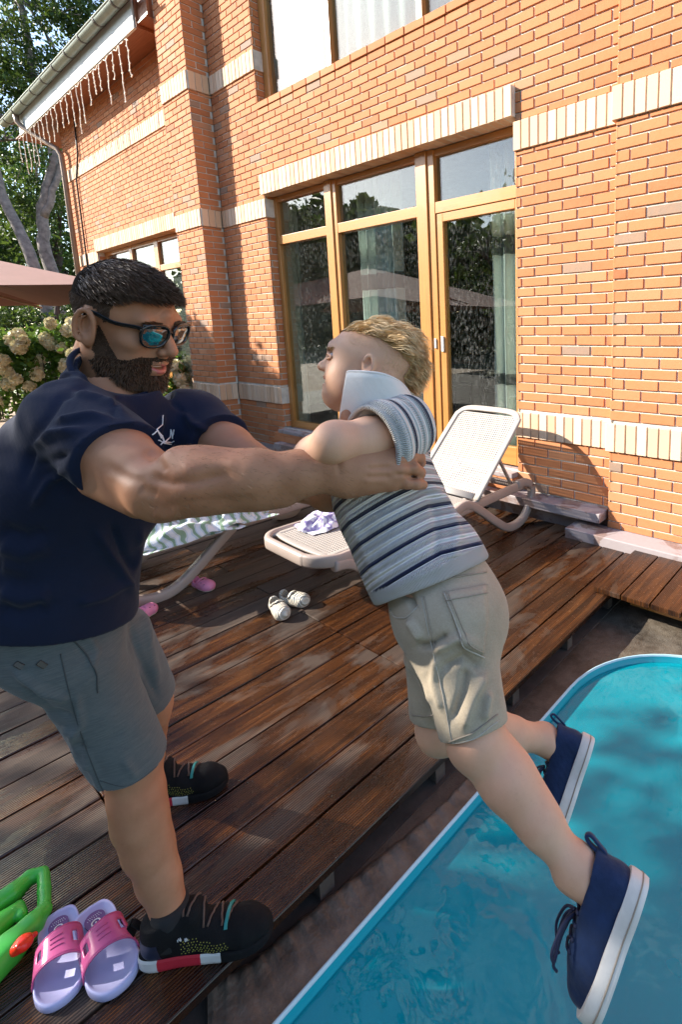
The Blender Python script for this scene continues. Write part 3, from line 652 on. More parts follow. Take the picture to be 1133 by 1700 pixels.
for i, p in enumerate(crest):
    rim_x = PX0 - .004 if p[1] > PY0 + PR else None
    t_ = crest[min(i + 1, 89)] - crest[max(i - 1, 0)]; sd = unit(np.array([t_[1], -t_[0], 0])); sd = sd if sd[0] > 0 else -sd; w = .010 + .010 * min(1, i / 30) + .002 * math.sin(i * .9) + .0015 * math.sin(i * 2.3); h = .012 + .004 * math.sin(i * 1.3 + 1) + .003 * math.sin(i * 2.9)
    far_ = max(.02, (PX0 - .006 - p[0]) / max(.2, sd[0]))
    p = p + [0, 0, .004]; rg.append([p - sd * w * 1.6 + [0, 0, -.012], p - sd * w + [0, 0, h * .3], p - sd * w * .3 + [0, 0, h], p + sd * w * .5 + [0, 0, h * .8], p + sd * min(w * 1.5, far_ * .5) + [0, 0, h * .25], p + sd * far_ + [0, 0, -.004]])
kb.loft(rg, close=False, cap0=False, cap1=False); struct(kb.build('pool_mortar_kerb', 'mortar_wet', None, smooth=True, subs=1))

# ================================================================== SCULPTING WITH DISTANCE FIELDS
class SDF:
    def __init__(s, lo, hi, h):
        s.lo = np.array(lo, float); s.h = h; s.n = np.ceil((np.array(hi, float) - s.lo) / h).astype(int) + 1
        s.D = np.full(s.n, 9.0, np.float32); s.ax = [s.lo[i] + h * np.arange(s.n[i]) for i in range(3)]
    def _blk(s, lo, hi):
        i0 = np.maximum(0, np.floor((lo - s.lo) / s.h).astype(int)); i1 = np.minimum(s.n, np.ceil((hi - s.lo) / s.h).astype(int) + 1)
        if (i1 <= i0).any(): return None
        sl = tuple(slice(a, b) for a, b in zip(i0, i1)); g = np.meshgrid(*[s.ax[k][sl[k]].astype(np.float32) for k in range(3)], indexing='ij', sparse=True)
        return sl, g
    def _comb(s, sl, d, k, op):
        D = s.D[sl]
        if op == 'add':
            if k > 0: hh = np.clip(.5 + .5 * (D - d) / k, 0, 1); s.D[sl] = D * (1 - hh) + d * hh - k * hh * (1 - hh)
            else: s.D[sl] = np.minimum(D, d)
        else:
            if k > 0: hh = np.clip(.5 - .5 * (D + d) / k, 0, 1); s.D[sl] = D * (1 - hh) - d * hh + k * hh * (1 - hh)
            else: s.D[sl] = np.maximum(D, -d)
    def cone(s, a, b, ra, rb, k=.02, op='add', flat=None, fr=1.0, cut=()):
        """round cone a-b; flat = axis along which the section is squeezed by the factor fr"""
        a = np.array(a, float); b = np.array(b, float); m = max(ra, rb) * max(1, fr) + k + 2 * s.h + .01
        q = s._blk(np.minimum(a, b) - m, np.maximum(a, b) + m)
        if q is None: return
        sl, g = q; ab = b - a; L2 = max(ab @ ab, 1e-9); p = [g[i] - a[i] for i in range(3)]
        t = np.clip((p[0] * ab[0] + p[1] * ab[1] + p[2] * ab[2]) / L2, 0, 1); d = [p[i] - t * ab[i] for i in range(3)]
        r2 = d[0] ** 2 + d[1] ** 2 + d[2] ** 2
        if flat is not None:
            f = np.array(flat, float); f /= np.linalg.norm(f); pr = d[0] * f[0] + d[1] * f[1] + d[2] * f[2]; r2 = r2 + pr ** 2 * (1 / fr ** 2 - 1)
        dd = (np.sqrt(r2) - (ra + (rb - ra) * t)) * (min(1, fr) if flat is not None else 1)
        s._comb(sl, s._cut(dd, g, cut), k, op)
    def _cut(s, d, g, cut):
        for cp, cn in cut:
            cn = np.array(cn, float); cn /= np.linalg.norm(cn); d = np.maximum(d, (g[0] - cp[0]) * cn[0] + (g[1] - cp[1]) * cn[1] + (g[2] - cp[2]) * cn[2])
        return d
    def ell(s, c, r, k=.02, op='add', R=None, cut=()):
        """ellipsoid, R rows = its axes"""
        c = np.array(c, float); r = np.array(r, float); m = r.max() + k + 2 * s.h + .005; q = s._blk(c - m, c + m)
        if q is None: return
        sl, g = q; p = [g[i] - c[i] for i in range(3)]; R = np.eye(3) if R is None else np.array(R, float)
        u = [(p[0] * R[i][0] + p[1] * R[i][1] + p[2] * R[i][2]) for i in range(3)]
        k0 = np.sqrt(sum((u[i] / r[i]) ** 2 for i in range(3))); k1 = np.sqrt(sum((u[i] / r[i] ** 2) ** 2 for i in range(3))) + 1e-9
        s._comb(sl, s._cut(k0 * (k0 - 1) / k1, g, cut), k, op)
    def chain(s, pts, rad, k=.02, **kw):
        for i in range(len(pts) - 1): s.cone(pts[i], pts[i + 1], rad[i], rad[i + 1], k, **kw)
    def plane(s, p, n, k=0.0):
        """keep only the side the normal points away from"""
        p = np.array(p, float); n = np.array(n, float); n /= np.linalg.norm(n)
        g = np.meshgrid(*[a.astype(np.float32) for a in s.ax], indexing='ij', sparse=True); d = (g[0] - p[0]) * n[0] + (g[1] - p[1]) * n[1] + (g[2] - p[2]) * n[2]
        if k > 0: hh = np.clip(.5 - .5 * (s.D - d) / k, 0, 1); s.D = (s.D * (1 - hh) + d * hh + k * hh * (1 - hh)).astype(np.float32)
        else: s.D = np.maximum(s.D, d).astype(np.float32)
    def mesh(s):
        """surface nets -> vertices, quads"""
        D = s.D; ins = D < 0; n = s.n; c = np.zeros(n - 1, np.int8)
        for i in (0, 1):
            for j in (0, 1):
                for k in (0, 1): c += ins[i:n[0] - 1 + i, j:n[1] - 1 + j, k:n[2] - 1 + k]
        act = (c > 0) & (c < 8); idx = np.full(n - 1, -1, np.int64); A = np.argwhere(act); idx[act] = np.arange(len(A))
        P = np.zeros((len(A), 3)); cnt = np.zeros(len(A)); cor = [(i, j, k) for i in (0, 1) for j in (0, 1) for k in (0, 1)]
        for a in range(8):
            for b in range(a + 1, 8):
                if sum(x != y for x, y in zip(cor[a], cor[b])) != 1: continue
                da = D[tuple((A + cor[a]).T)].astype(float); db = D[tuple((A + cor[b]).T)].astype(float); cr = (da < 0) != (db < 0)
                t = np.where(cr, da / np.where(cr, da - db, 1), 0)[:, None]; P += np.where(cr[:, None], np.array(cor[a]) + t * (np.array(cor[b]) - np.array(cor[a])), 0); cnt += cr
        V = (A + P / cnt[:, None]) * s.h + s.lo; F = []
        for ax in range(3):
            o = [x for x in range(3) if x != ax]; sl0 = [slice(None)] * 3; sl1 = [slice(None)] * 3; sl0[ax] = slice(0, -1); sl1[ax] = slice(1, None)
            a, b = ins[tuple(sl0)], ins[tuple(sl1)]; E = np.argwhere(a != b); E = E[(E[:, o[0]] > 0) & (E[:, o[1]] > 0) & (E[:, o[0]] < n[o[0]] - 1) & (E[:, o[1]] < n[o[1]] - 1)]
            up = a[tuple(E.T)]; q = []
            for d0, d1 in ((-1, -1), (0, -1), (0, 0), (-1, 0)):
                e = E.copy(); e[:, o[0]] += d0; e[:, o[1]] += d1; q.append(idx[tuple(e.T)])
            q = np.stack(q, 1); fl = up if ax != 1 else ~up
            q[~fl] = q[~fl][:, ::-1]; F.append(q)
        return V, np.concatenate(F)
def neigh_smooth(V, F, it=2, lam=.5):
    V = V.copy(); e = np.concatenate([F[:, [0, 1]], F[:, [1, 2]], F[:, [2, 3]], F[:, [3, 0]]]); i = np.concatenate([e[:, 0], e[:, 1]]); j = np.concatenate([e[:, 1], e[:, 0]]); c = np.bincount(i, minlength=len(V)) + 1e-9
    for k in range(it):
        for l in (lam, -lam * 1.03):
            m = np.stack([np.bincount(i, V[j, a], len(V)) for a in range(3)], 1) / c[:, None]; V = V + l * (m - V)
    return V
def vnormals(V, F):
    n = np.cross(V[F[:, 2]] - V[F[:, 0]], V[F[:, 3]] - V[F[:, 1]]); N_ = np.zeros_like(V)
    for k in range(4):
        for a in range(3): N_[:, a] += np.bincount(F[:, k], n[:, a], len(V))
    return N_ / (np.linalg.norm(N_, axis=1, keepdims=True) + 1e-12)
def proj_px(V):
    c = (np.asarray(V) - [0, 0, CAM_H]) @ RC.T; return np.stack([c[:, 0] / c[:, 2] * F_PX + PPX, c[:, 1] / c[:, 2] * F_PX + PPY], 1), c[:, 2]
def mesh_obj(name, V, F, mats, parent=None, attrs={}, mi=None, smooth=True, offset=None):
    V = np.asarray(V, float)
    if parent is not None: V = V - wloc(parent)
    F = np.asarray(F); nf, w = F.shape
    me = bpy.data.meshes.new(name); me.vertices.add(len(V)); me.vertices.foreach_set('co', V.astype(np.float32).ravel())
    me.loops.add(nf * w); me.loops.foreach_set('vertex_index', F.astype(np.int32).ravel()); me.polygons.add(nf); me.polygons.foreach_set('loop_start', np.arange(0, nf * w, w)); me.polygons.foreach_set('loop_total', np.full(nf, w))
    for m in mats: me.materials.append(MT[m])
    if mi is not None: me.polygons.foreach_set('material_index', np.asarray(mi, np.int32))
    if smooth: me.polygons.foreach_set('use_smooth', np.ones(nf, bool))
    for k, v in attrs.items():
        a = me.attributes.new(k, 'FLOAT', 'POINT'); a.data.foreach_set('value', np.asarray(v, np.float32))
    me.update(); me.validate(); return link(name, me, parent)
def join(*ms):
    V = []; F = []; k = 0
    for v, f in ms: V.append(v); F.append(f + k); k += len(v)
    return np.concatenate(V), np.concatenate(F)
def seg_dist(P, poly):
    """distance of each point to a polyline and the normalised position along it"""
    poly = np.asarray(poly, float); best = np.full(len(P), 9e9); pos = np.zeros(len(P))
    for i in range(len(poly) - 1):
        a, b = poly[i], poly[i + 1]; ab = b - a; t = np.clip(((P - a) @ ab) / (ab @ ab + 1e-12), 0, 1); d = np.linalg.norm(P - a - t[:, None] * ab, axis=1); m = d < best; best[m] = d[m]; pos[m] = (i + t[m]) / (len(poly) - 1)
    return best, pos
def folds(V, F, lst, keep=None):
    """raise or sink cloth along fold lines; each (polyline in photo pixels, width px, height m); only the side facing the photographer"""
    Nn = vnormals(V, F); px, dep = proj_px(V); view = V - np.array([0, 0, CAM_H]); view /= np.linalg.norm(view, axis=1, keepdims=True); face = np.clip(-(Nn * view).sum(1) * 2.2 + .1, 0, 1)
    dl = np.zeros(len(V))
    for poly, wd, h in lst:
        d, pos = seg_dist(px, poly); dl += h * np.exp(-(d / wd) ** 2) * np.clip(np.minimum(pos, 1 - pos) * 6 + .25, 0, 1)
    if keep is not None: dl = dl * keep(V)
    return V + Nn * (dl * face)[:, None]
def noise3(P, scale, seed=0, oct=3):
    """cheap smooth value noise, -1..1"""
    r = np.random.default_rng(seed); T = r.uniform(-1, 1, (32, 32, 32)); o = np.zeros(len(P)); amp = 1; tot = 0
    for k in range(oct):
        q = P * scale * 2 ** k + 100.37 + k * 7.1; i = np.floor(q).astype(int); f = q - i; f = f * f * (3 - 2 * f); v = 0
        for a in (0, 1):
            for b in (0, 1):
                for c in (0, 1): v = v + T[(i[:, 0] + a) % 32, (i[:, 1] + b) % 32, (i[:, 2] + c) % 32] * np.where(a, f[:, 0], 1 - f[:, 0]) * np.where(b, f[:, 1], 1 - f[:, 1]) * np.where(c, f[:, 2], 1 - f[:, 2])
        o += amp * v; tot += amp; amp *= .5
    return o / tot
def frame(fwd, up):
    f = np.array(fwd, float); f /= np.linalg.norm(f); u = np.array(up, float); u = u - f * (u @ f); u /= np.linalg.norm(u); return np.array([f, np.cross(u, f), u])      # rows: forward, left, up
def strands(name, roots, dirs, lens, width, mat, parent, rng, curl=None, droop=0.0, segs=4, tone=None, spread=.15, wav=0.0, wavf=2.0, phase=None):
    """hair as thin tapering ribbons; dirs = (start direction, end direction) per strand"""
    n = len(roots); d0, d1 = dirs; V = []; P = roots.copy(); d0 = d0 + rng.normal(size=(n, 3)) * spread; d1 = d1 + rng.normal(size=(n, 3)) * spread
    d0 /= np.linalg.norm(d0, axis=1, keepdims=True); d1 /= np.linalg.norm(d1, axis=1, keepdims=True); ph = rng.uniform(0, 6.28, n) if phase is None else phase + rng.normal(size=n) * .25
    sidev = np.cross(d0, d1 + rng.normal(size=(n, 3)) * .6); sidev /= np.linalg.norm(sidev, axis=1, keepdims=True) + 1e-9
    wd = width * rng.uniform(.7, 1.3, n); step = (lens / segs)[:, None]; up = np.cross(sidev, d0)
    for k in range(segs + 1):
        u = k / segs; w = (wd * (1 - u) ** .6 * .5 + np.asarray(width) * .08 + 0 * wd)[:, None]; V.append(P - sidev * w); V.append(P + sidev * w)
        d = d0 * (1 - u) + d1 * u; d[:, 2] -= droop * u
        if wav: d = d + sidev * (wav * np.sin(ph + wavf * 6.28 * u))[:, None] + up * (wav * .7 * np.cos(ph * 1.7 + wavf * 6.28 * u))[:, None]
        d /= np.linalg.norm(d, axis=1, keepdims=True); P = P + d * step
    V = np.stack(V, 1).reshape(-1, 3); m = 2 * (segs + 1); base = np.arange(n)[:, None] * m
    F = np.concatenate([base + np.array([[2 * k, 2 * k + 1, 2 * k + 3, 2 * k + 2]]) for k in range(segs)], 0)
    t = np.repeat(rng.random(n) if tone is None else tone, m)
    return mesh_obj(name, V, F, [mat], parent, {'tone': t, 'along': np.tile(np.repeat(np.linspace(0, 1, segs + 1), 2), n)}, smooth=True)

# ================================================================== VEGETATION
def leaves_mesh(name, C, size, tone, mats, parent=None, mi=None, droop=0.0, aspect=0.45, rng=RNG):
    n = len(C); C = np.asarray(C, float)
    a = rng.normal(size=(n, 3)); a[:, 2] -= droop; a /= np.linalg.norm(a, axis=1, keepdims=True)
    b = rng.normal(size=(n, 3)); b -= a * (a * b).sum(1, keepdims=True); b /= np.linalg.norm(b, axis=1, keepdims=True)
    nn = np.cross(a, b); s = (np.asarray(size) * rng.uniform(.7, 1.3, n))[:, None]
    V = np.stack([C - a * s * .5, C + b * s * aspect * .5 + nn * s * .08, C + a * s * .5 - nn * s * .06, C - b * s * aspect * .5 + nn * s * .08], 1).reshape(-1, 3)
    if parent is not None: V = V - wloc(parent)
    me = bpy.data.meshes.new(name); me.vertices.add(4 * n); me.vertices.foreach_set('co', V.ravel())
    me.loops.add(4 * n); me.loops.foreach_set('vertex_index', np.arange(4 * n)); me.polygons.add(n); me.polygons.foreach_set('loop_start', np.arange(0, 4 * n, 4)); me.polygons.foreach_set('loop_total', np.full(n, 4))
    for m in mats: me.materials.append(MT[m])
    if mi is not None: me.polygons.foreach_set('material_index', np.asarray(mi))
    at_ = me.attributes.new('tone', 'FLOAT', 'FACE'); at_.data.foreach_set('value', np.asarray(tone, float)); me.update(); me.validate()
    return link(name, me, parent)
def crown_points(blobs, n, rng):
    """leaf positions gathered in twig-sized clumps inside the blobs, thinner towards the rim"""
    w = np.array([b[3] ** 2.2 for b in blobs]); w /= w.sum(); C = []; T = []
    ncl = max(30, n // 26)
    for k in range(ncl):
        b = blobs[rng.choice(len(blobs), p=w)]; d = rng.normal(size=3); d /= np.linalg.norm(d); r = b[3] * (0.35 + 0.65 * rng.random() ** .6)
        c = np.array(b[:3]) + d * r * np.array([1, 1, .8]); m = rng.integers(14, 38); sp = rng.uniform(.10, .22) * b[3] ** .5
        C.append(c + rng.normal(size=(m, 3)) * sp * np.array([1, 1, .7])); T.append(np.clip(rng.normal(rng.uniform(.25, .8), .12, m), 0, 1))
    return np.concatenate(C), np.concatenate(T)
def tree(label, trunks, blobs, n, size, leaf, bark, seed, name='tree', group=None, droop=.4):
    rng = np.random.default_rng(seed); base = trunks[0][0][0]
    t = thing(name, label, 'tree', base, group)
    mb = MB()
    for path, r0, r1 in trunks:
        path = np.asarray(path, float); k = np.linspace(0, len(path) - 1, 4 * len(path)); P = np.stack([np.interp(k, range(len(path)), path[:, j]) for j in range(3)], 1)
        P[1:-1] += rng.normal(size=(len(P) - 2, 3)) * r0 * .18; mb.tube(P, np.linspace(r0, r1, len(P)), 9)
    top = np.asarray(trunks[0][0][-1], float)
    for b in blobs:
        s = np.asarray(trunks[0][0][-1], float) * .55 + np.asarray(trunks[0][0][-2], float) * .45; e = np.array(b[:3]); mid = (s + e) / 2 + rng.normal(size=3) * .15 * b[3]; mb.tube([s, (s + mid) / 2 + rng.normal(size=3) * .08, mid, e], [trunks[0][2] * .8, trunks[0][2] * .6, trunks[0][2] * .4, .015], 6)
        for q in range(5):
            d = rng.normal(size=3); d /= np.linalg.norm(d); mb.tube([mid, (mid + e) / 2 + d * .2 * b[3], e + d * b[3] * .75], [trunks[0][2] * .3, trunks[0][2] * .2, .008], 5)
    mb.build('trunk', bark, t, smooth=True)
    C, T = crown_points(blobs, n, rng); leaves_mesh('crown', C, size, T, [leaf], t, droop=droop, rng=rng)
    return t
def blobs_px(lst): return [(*at(x, y, t), r) for x, y, t, r in lst]
GT = 'trees behind the house corner'
g0 = lambda x, y, t: tuple(np.array([*at(x, y, t)[:2], -0.16]))
tree('tall tree with a pale leaning trunk, nearest the left edge of the photo', [([g0(115, 640, 15), at(55, 440, 15), at(5, 320, 15), at(-40, 200, 15)], .17, .10)], blobs_px([(-60, 60, 15, 2.2), (-120, 250, 15, 2.0), (20, 170, 15.5, 1.1), (40, 230, 15.5, 0.9)]), 9500, .17, 'leaf_green', 'bark_grey', 11, group=None)
tree('tall tree with a forked grey trunk rising beside the downpipe', [([g0(120, 640, 16), at(100, 520, 16), at(72, 400, 16), at(70, 340, 16), at(88, 270, 16), at(60, 150, 16), at(45, 60, 16), at(20, -60, 16)], .20, .07), ([at(72, 360, 16), at(95, 300, 16), at(120, 200, 16)], .12, .05)], blobs_px([(120, 25, 16, 1.25), (150, 60, 16.5, 1.0), (25, 100, 16, 1.0), (110, 120, 16, .75), (30, -60, 16, 1.8), (180, -10, 16.5, 1.1), (60, 330, 16.5, .8)]), 11500, .16, 'leaf_green', 'bark_grey', 12)
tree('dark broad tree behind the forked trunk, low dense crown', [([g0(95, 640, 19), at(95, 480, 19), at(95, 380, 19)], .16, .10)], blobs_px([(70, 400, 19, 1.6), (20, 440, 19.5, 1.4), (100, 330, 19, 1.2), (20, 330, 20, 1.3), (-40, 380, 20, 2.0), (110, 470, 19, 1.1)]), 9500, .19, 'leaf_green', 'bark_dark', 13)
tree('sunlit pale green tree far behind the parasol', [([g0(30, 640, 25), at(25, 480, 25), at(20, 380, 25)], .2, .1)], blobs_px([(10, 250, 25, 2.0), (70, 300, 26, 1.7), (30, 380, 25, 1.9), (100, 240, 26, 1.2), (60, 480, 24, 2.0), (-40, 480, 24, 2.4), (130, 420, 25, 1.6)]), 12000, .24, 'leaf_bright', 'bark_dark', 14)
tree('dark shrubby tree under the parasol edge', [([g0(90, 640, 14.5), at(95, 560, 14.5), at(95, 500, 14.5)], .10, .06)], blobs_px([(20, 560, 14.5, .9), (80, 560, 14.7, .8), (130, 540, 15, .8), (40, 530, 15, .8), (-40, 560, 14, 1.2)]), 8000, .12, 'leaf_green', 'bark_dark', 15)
# hydrangea hedge with cream flower heads
def hydrangea(label, x0, x1, ytop, ybot, t, n, nfl, seed):
    rng = np.random.default_rng(seed); a, b = at(x0, ybot, t), at(x1, ybot, t); base = (a + b) / 2; base[2] = -.16
    h = thing('hydrangea_bush', label, 'bush', base, 'hydrangea bushes by the path')
    zt = at((x0 + x1) / 2, ytop, t)[2]; fw = np.array([RC[2][0], RC[2][1], 0]); fw /= np.linalg.norm(fw)
    C = []
    for k in range(n // 9):
        u = rng.random(); d = abs(rng.normal()) * .45; z = -.1 + (zt + .1) * rng.random() ** .55 * (1 - .18 * (2 * u - 1) ** 2); c = a * (1 - u) + b * u; c = c + fw * d; c[2] = z + rng.normal() * .03
        C.append(c + rng.normal(size=(9, 3)) * .09)
    C = np.concatenate(C); leaves_mesh('foliage', C, .12, np.clip(rng.normal(.5, .25, len(C)), 0, 1), ['leaf_bright'], h, rng=rng, aspect=.6)
    st = MB()
    for k in range(14):
        u = rng.random(); c = a * (1 - u) + b * u + fw * .3; st.tube([(c[0], c[1], -.16), (c[0] + rng.normal() * .05, c[1], zt * .8)], [.012, .006], 5)
    st.build('stem', 'bark_dark', h)
    for k in range(nfl):
        u = (k + rng.random()) / nfl; c = a * (1 - u) + b * u - fw * rng.uniform(.0, .22); z = zt * (.14 + .88 * rng.random() ** .7); m = 150; r = rng.uniform(.080, .120)
        d = rng.normal(size=(m, 3)); d /= np.linalg.norm(d, axis=1, keepdims=True); P = np.array([c[0], c[1], z]) + d * r * np.array([1, 1, 1.15])
        hb = MB(); hb.t = .45; hb.ball((c[0], c[1], z), r * .9, 2, (1, 1, 1.12)); hb.build('flower_core', 'flower_cream', h, smooth=True)
        leaves_mesh('flower_head', P, .058, np.clip(rng.normal(.55, .2, m), 0, 1), ['flower_cream'], h, rng=rng, aspect=.9)
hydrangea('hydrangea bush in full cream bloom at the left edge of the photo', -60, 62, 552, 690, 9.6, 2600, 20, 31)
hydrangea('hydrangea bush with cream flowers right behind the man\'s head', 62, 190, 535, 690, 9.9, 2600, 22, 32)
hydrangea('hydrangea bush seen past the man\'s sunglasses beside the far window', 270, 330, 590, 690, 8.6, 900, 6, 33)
# path beyond the deck
mb = MB(); mb.box(-22, -11.75, -8, 3.2, -0.16, -0.02); struct(mb.build('garden_path', 'path_stone'))
# trees standing out of the picture: all but the small dense one, added to cast shade, belong here
tree('spreading tree outside the picture that shades the pool side', [([(-8.6, -4.6, -.16), (-8.4, -4.3, 1.2), (-8.0, -3.9, 2.4), (-7.6, -3.5, 3.2)], .17, .09)],
     [(-5.0, -2.5, 3.9, 1.05), (-6.2, -2.9, 4.2, 1.15), (-4.4, -2.9, 3.7, .8), (-7.2, -3.6, 4.2, .9), (-9.2, -4.2, 4.1, .8), (-5.7, -3.7, 4.0, 1.1), (-4.9, -1.9, 3.55, .65), (-7.0, -4.5, 3.9, 1.1)], 3000, .15, 'leaf_green', 'bark_dark', 21)
tree('small dense tree out of view, added to shade the foot of the left pilaster', [([(-11.8, -.2, -.16), (-11.7, -.1, 1.2), (-11.5, .1, 2.4)], .09, .05)], [(-12.0, .05, 3.9, .72), (-11.3, .2, 3.75, .75), (-10.6, .35, 3.35, .65), (-11.5, .15, 2.9, .8), (-10.3, .4, 2.8, .6), (-10.8, .3, 2.3, .6)], 15000, .15, 'leaf_green', 'bark_dark', 29)  # stand-in crown, added out of view to cast the shadow on the pilaster
for i, (x, y, h, s) in enumerate(((-2.5, -9.0, 7.5, 22), (-7.0, -10.5, 8.5, 23), (2.5, -8.5, 7.0, 24), (-12.0, -10.0, 6.0, 25))):
    tree('tree across the garden outside the picture, %s' % ['straight ahead of the door', 'tallest of the row', 'furthest right of the row', 'lowest and furthest left of the row'][i], [([(x, y, -.16), (x + .1, y, h * .3), (x - .1, y + .1, h * .6)], .2, .1)],
         [(x, y, h * .62, 1.9), (x - 1.5, y + .3, h * .5, 1.6), (x + 1.5, y - .2, h * .55, 1.6), (x + .3, y + .2, h * .86, 1.3), (x - .9, y, h * .78, 1.2), (x + .9, y + 0.3, h * .36, 1.3)], 4200, .24, 'leaf_green', 'bark_dark', s)
# parasol
def parasol(label, corners, apex, hub, loc):
    t = thing('parasol', label, 'umbrella', loc)
    mb = MB(); apex = np.array(apex, float); cs_ = [np.array(c, float) for c in corners]; n = 9
    for i in range(4):
        a, b = cs_[i], cs_[(i + 1) % 4]; G = []
        for r in np.linspace(0.02, 1, n):
            row = []
            for u in np.linspace(0, 1, n):
                e = a * (1 - u) + b * u; p = apex * (1 - r) + e * r; p[2] -= .10 * math.sin(math.pi * u) * math.sin(math.pi * r * .6) * r; row.append(p)
            G.append(row)
        mb.grid(G)
    mb.build('canopy', 'umbrella_cloth', t, smooth=False, solid=.003)
    for c in cs_ + [(cs_[i] + cs_[(i + 1) % 4]) / 2 for i in range(4)]:
        rb = MB(); q = c - [0, 0, .05]; rb.bar([apex - [0, 0, .16], q], .026, .03); rb.build('rib', 'rib_tan', t)
        st = MB(); mid = apex * .45 + c * .55 - [0, 0, .04]; st.bar([apex - [0, 0, .75], mid], .016, .02); st.build('strut', 'rib_tan', t)
    p = MB(); p.tube([(apex[0], apex[1], -.1), (apex[0], apex[1], apex[2] + .06)], .03, 10); p.build('pole', 'pipe_brown', t, smooth=True)
c1, c2 = at(185, 470, 5.2), at(68, 507, 8.6)
d = np.array([-(c2 - c1)[1], (c2 - c1)[0], 0]); d = d / np.linalg.norm(d) * np.linalg.norm((c2 - c1)[:2])
zed = (c1[2] + c2[2]) / 2; c1[2] = c2[2] = zed
if (RC[0] @ d) > 0: d = -d
c3, c4 = c2 + d, c1 + d; mid = (c1 + c2 + c3 + c4) / 4
parasol('dusty pink square parasol with brown underside at the left edge', [c1, c2, c3, c4], mid + [0, 0, .80], None, (mid[0], mid[1], -.1))

# far wood across the garden, seen only as a reflection in the panes
rng = np.random.default_rng(91); nn = 30000; C = np.stack([rng.uniform(-60, 18, nn), -19 + rng.normal(size=nn) * 1.5, 0 * np.zeros(nn)], 1); hh = 9.5 + 6.0 * noise3(C, .16, 8, 3); C[:, 2] = rng.random(nn) ** .8 * np.clip(hh, 4, 15)
stuff(leaves_mesh('distant_wood', C, .85, np.clip(rng.normal(.35, .25, nn), 0, 1), ['leaf_green'], rng=rng, aspect=.7))

# ================================================================== PEOPLE: materials
def mat_skin(name, a, b, blush, sss=0.12):
    n = N(name); c = n.coord(); f = n.noise(c, 14, 5, 0.6); g = n.noise(c, 160, 3, 0.6)
    col = n.ramp(f, [(0.3, a), (0.7, b)]); col = n.mix(n.ramp(n.noise(c, 5, 3), [(0.5, 0.0), (0.8, 0.55)]), col, blush); col = n.mix(n.ramp(g, [(0.6, 0.0), (0.8, 0.2)]), col, tuple(k * .6 for k in a))
    n.set(color=col, rough=n.ramp(f, [(0.3, 0.50), (0.7, 0.64)]), spec=0.3, sss=sss, normal=n.bump(n.math('ADD', n.noise(c, 420, 3), n.noise(c, 60, 3)), 0.12, 0.0012))
    n.b.inputs['Subsurface Radius'].default_value = (0.012, 0.005, 0.003); n.b.inputs['Subsurface Scale'].default_value = 0.6; MT[name] = n.m
mat_skin('skin_tan', (0.35, 0.16, 0.085), (0.45, 0.22, 0.125), (0.45, 0.16, 0.09)); mat_skin('skin_fair', (0.60, 0.335, 0.215), (0.69, 0.415, 0.28), (0.68, 0.31, 0.20))
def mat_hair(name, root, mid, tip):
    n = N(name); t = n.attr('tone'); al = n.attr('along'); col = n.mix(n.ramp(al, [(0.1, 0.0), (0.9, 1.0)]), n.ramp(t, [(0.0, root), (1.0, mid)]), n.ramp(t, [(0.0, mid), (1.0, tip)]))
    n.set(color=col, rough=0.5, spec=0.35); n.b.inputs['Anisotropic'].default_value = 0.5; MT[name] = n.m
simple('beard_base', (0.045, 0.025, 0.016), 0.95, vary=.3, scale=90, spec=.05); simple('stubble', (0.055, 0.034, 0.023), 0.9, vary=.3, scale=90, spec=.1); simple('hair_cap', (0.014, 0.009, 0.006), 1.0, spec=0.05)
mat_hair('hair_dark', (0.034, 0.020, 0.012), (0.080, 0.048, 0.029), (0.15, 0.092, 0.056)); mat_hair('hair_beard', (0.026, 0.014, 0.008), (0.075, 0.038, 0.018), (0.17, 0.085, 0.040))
mat_hair('hair_blond', (0.40, 0.25, 0.11), (0.70, 0.48, 0.24), (0.88, 0.68, 0.40)); mat_hair('hair_fine', (0.16, 0.09, 0.05), (0.28, 0.17, 0.09), (0.40, 0.25, 0.14))
mat_cloth('tee_navy', (0.0075, 0.0125, 0.034), 0.88, vary=0.12, bump=0.3, sheen=0.05)
def mat_manshorts():
    n = mat_cloth('shorts_grey', (0.155, 0.165, 0.15), 0.9, vary=0.1, bump=0.3)
    c = n.coord(scale=(30, 30, 420)); 
    col = n.mix(n.ramp(n.noise(c, 1.0, 4, .7), [(0.4, 0.0), (0.7, 0.35)]), (0.085, 0.10, 0.11), (0.20, 0.215, 0.205)); n.set(color=col)
mat_manshorts()
def mat_denim():
    n = mat_cloth('denim_sand', (0.40, 0.345, 0.27), 0.92, vary=0.1, bump=0.35, scale=9)
    c = n.coord(); w = n.noise(c, 420, 3, 0.7); ed = n.ramp(n.noise(c, 7, 5, .6), [(0.3, (0.29, 0.235, 0.165)), (0.7, (0.43, 0.36, 0.265))])
    n.set(color=n.mix(n.ramp(w, [(0.35, 0.0), (0.75, 0.35)]), ed, (0.54, 0.47, 0.37)))
mat_denim(); simple('denim_stitch', (0.30, 0.25, 0.19), 0.9); simple('denim_edge', (0.42, 0.37, 0.30), 0.9)
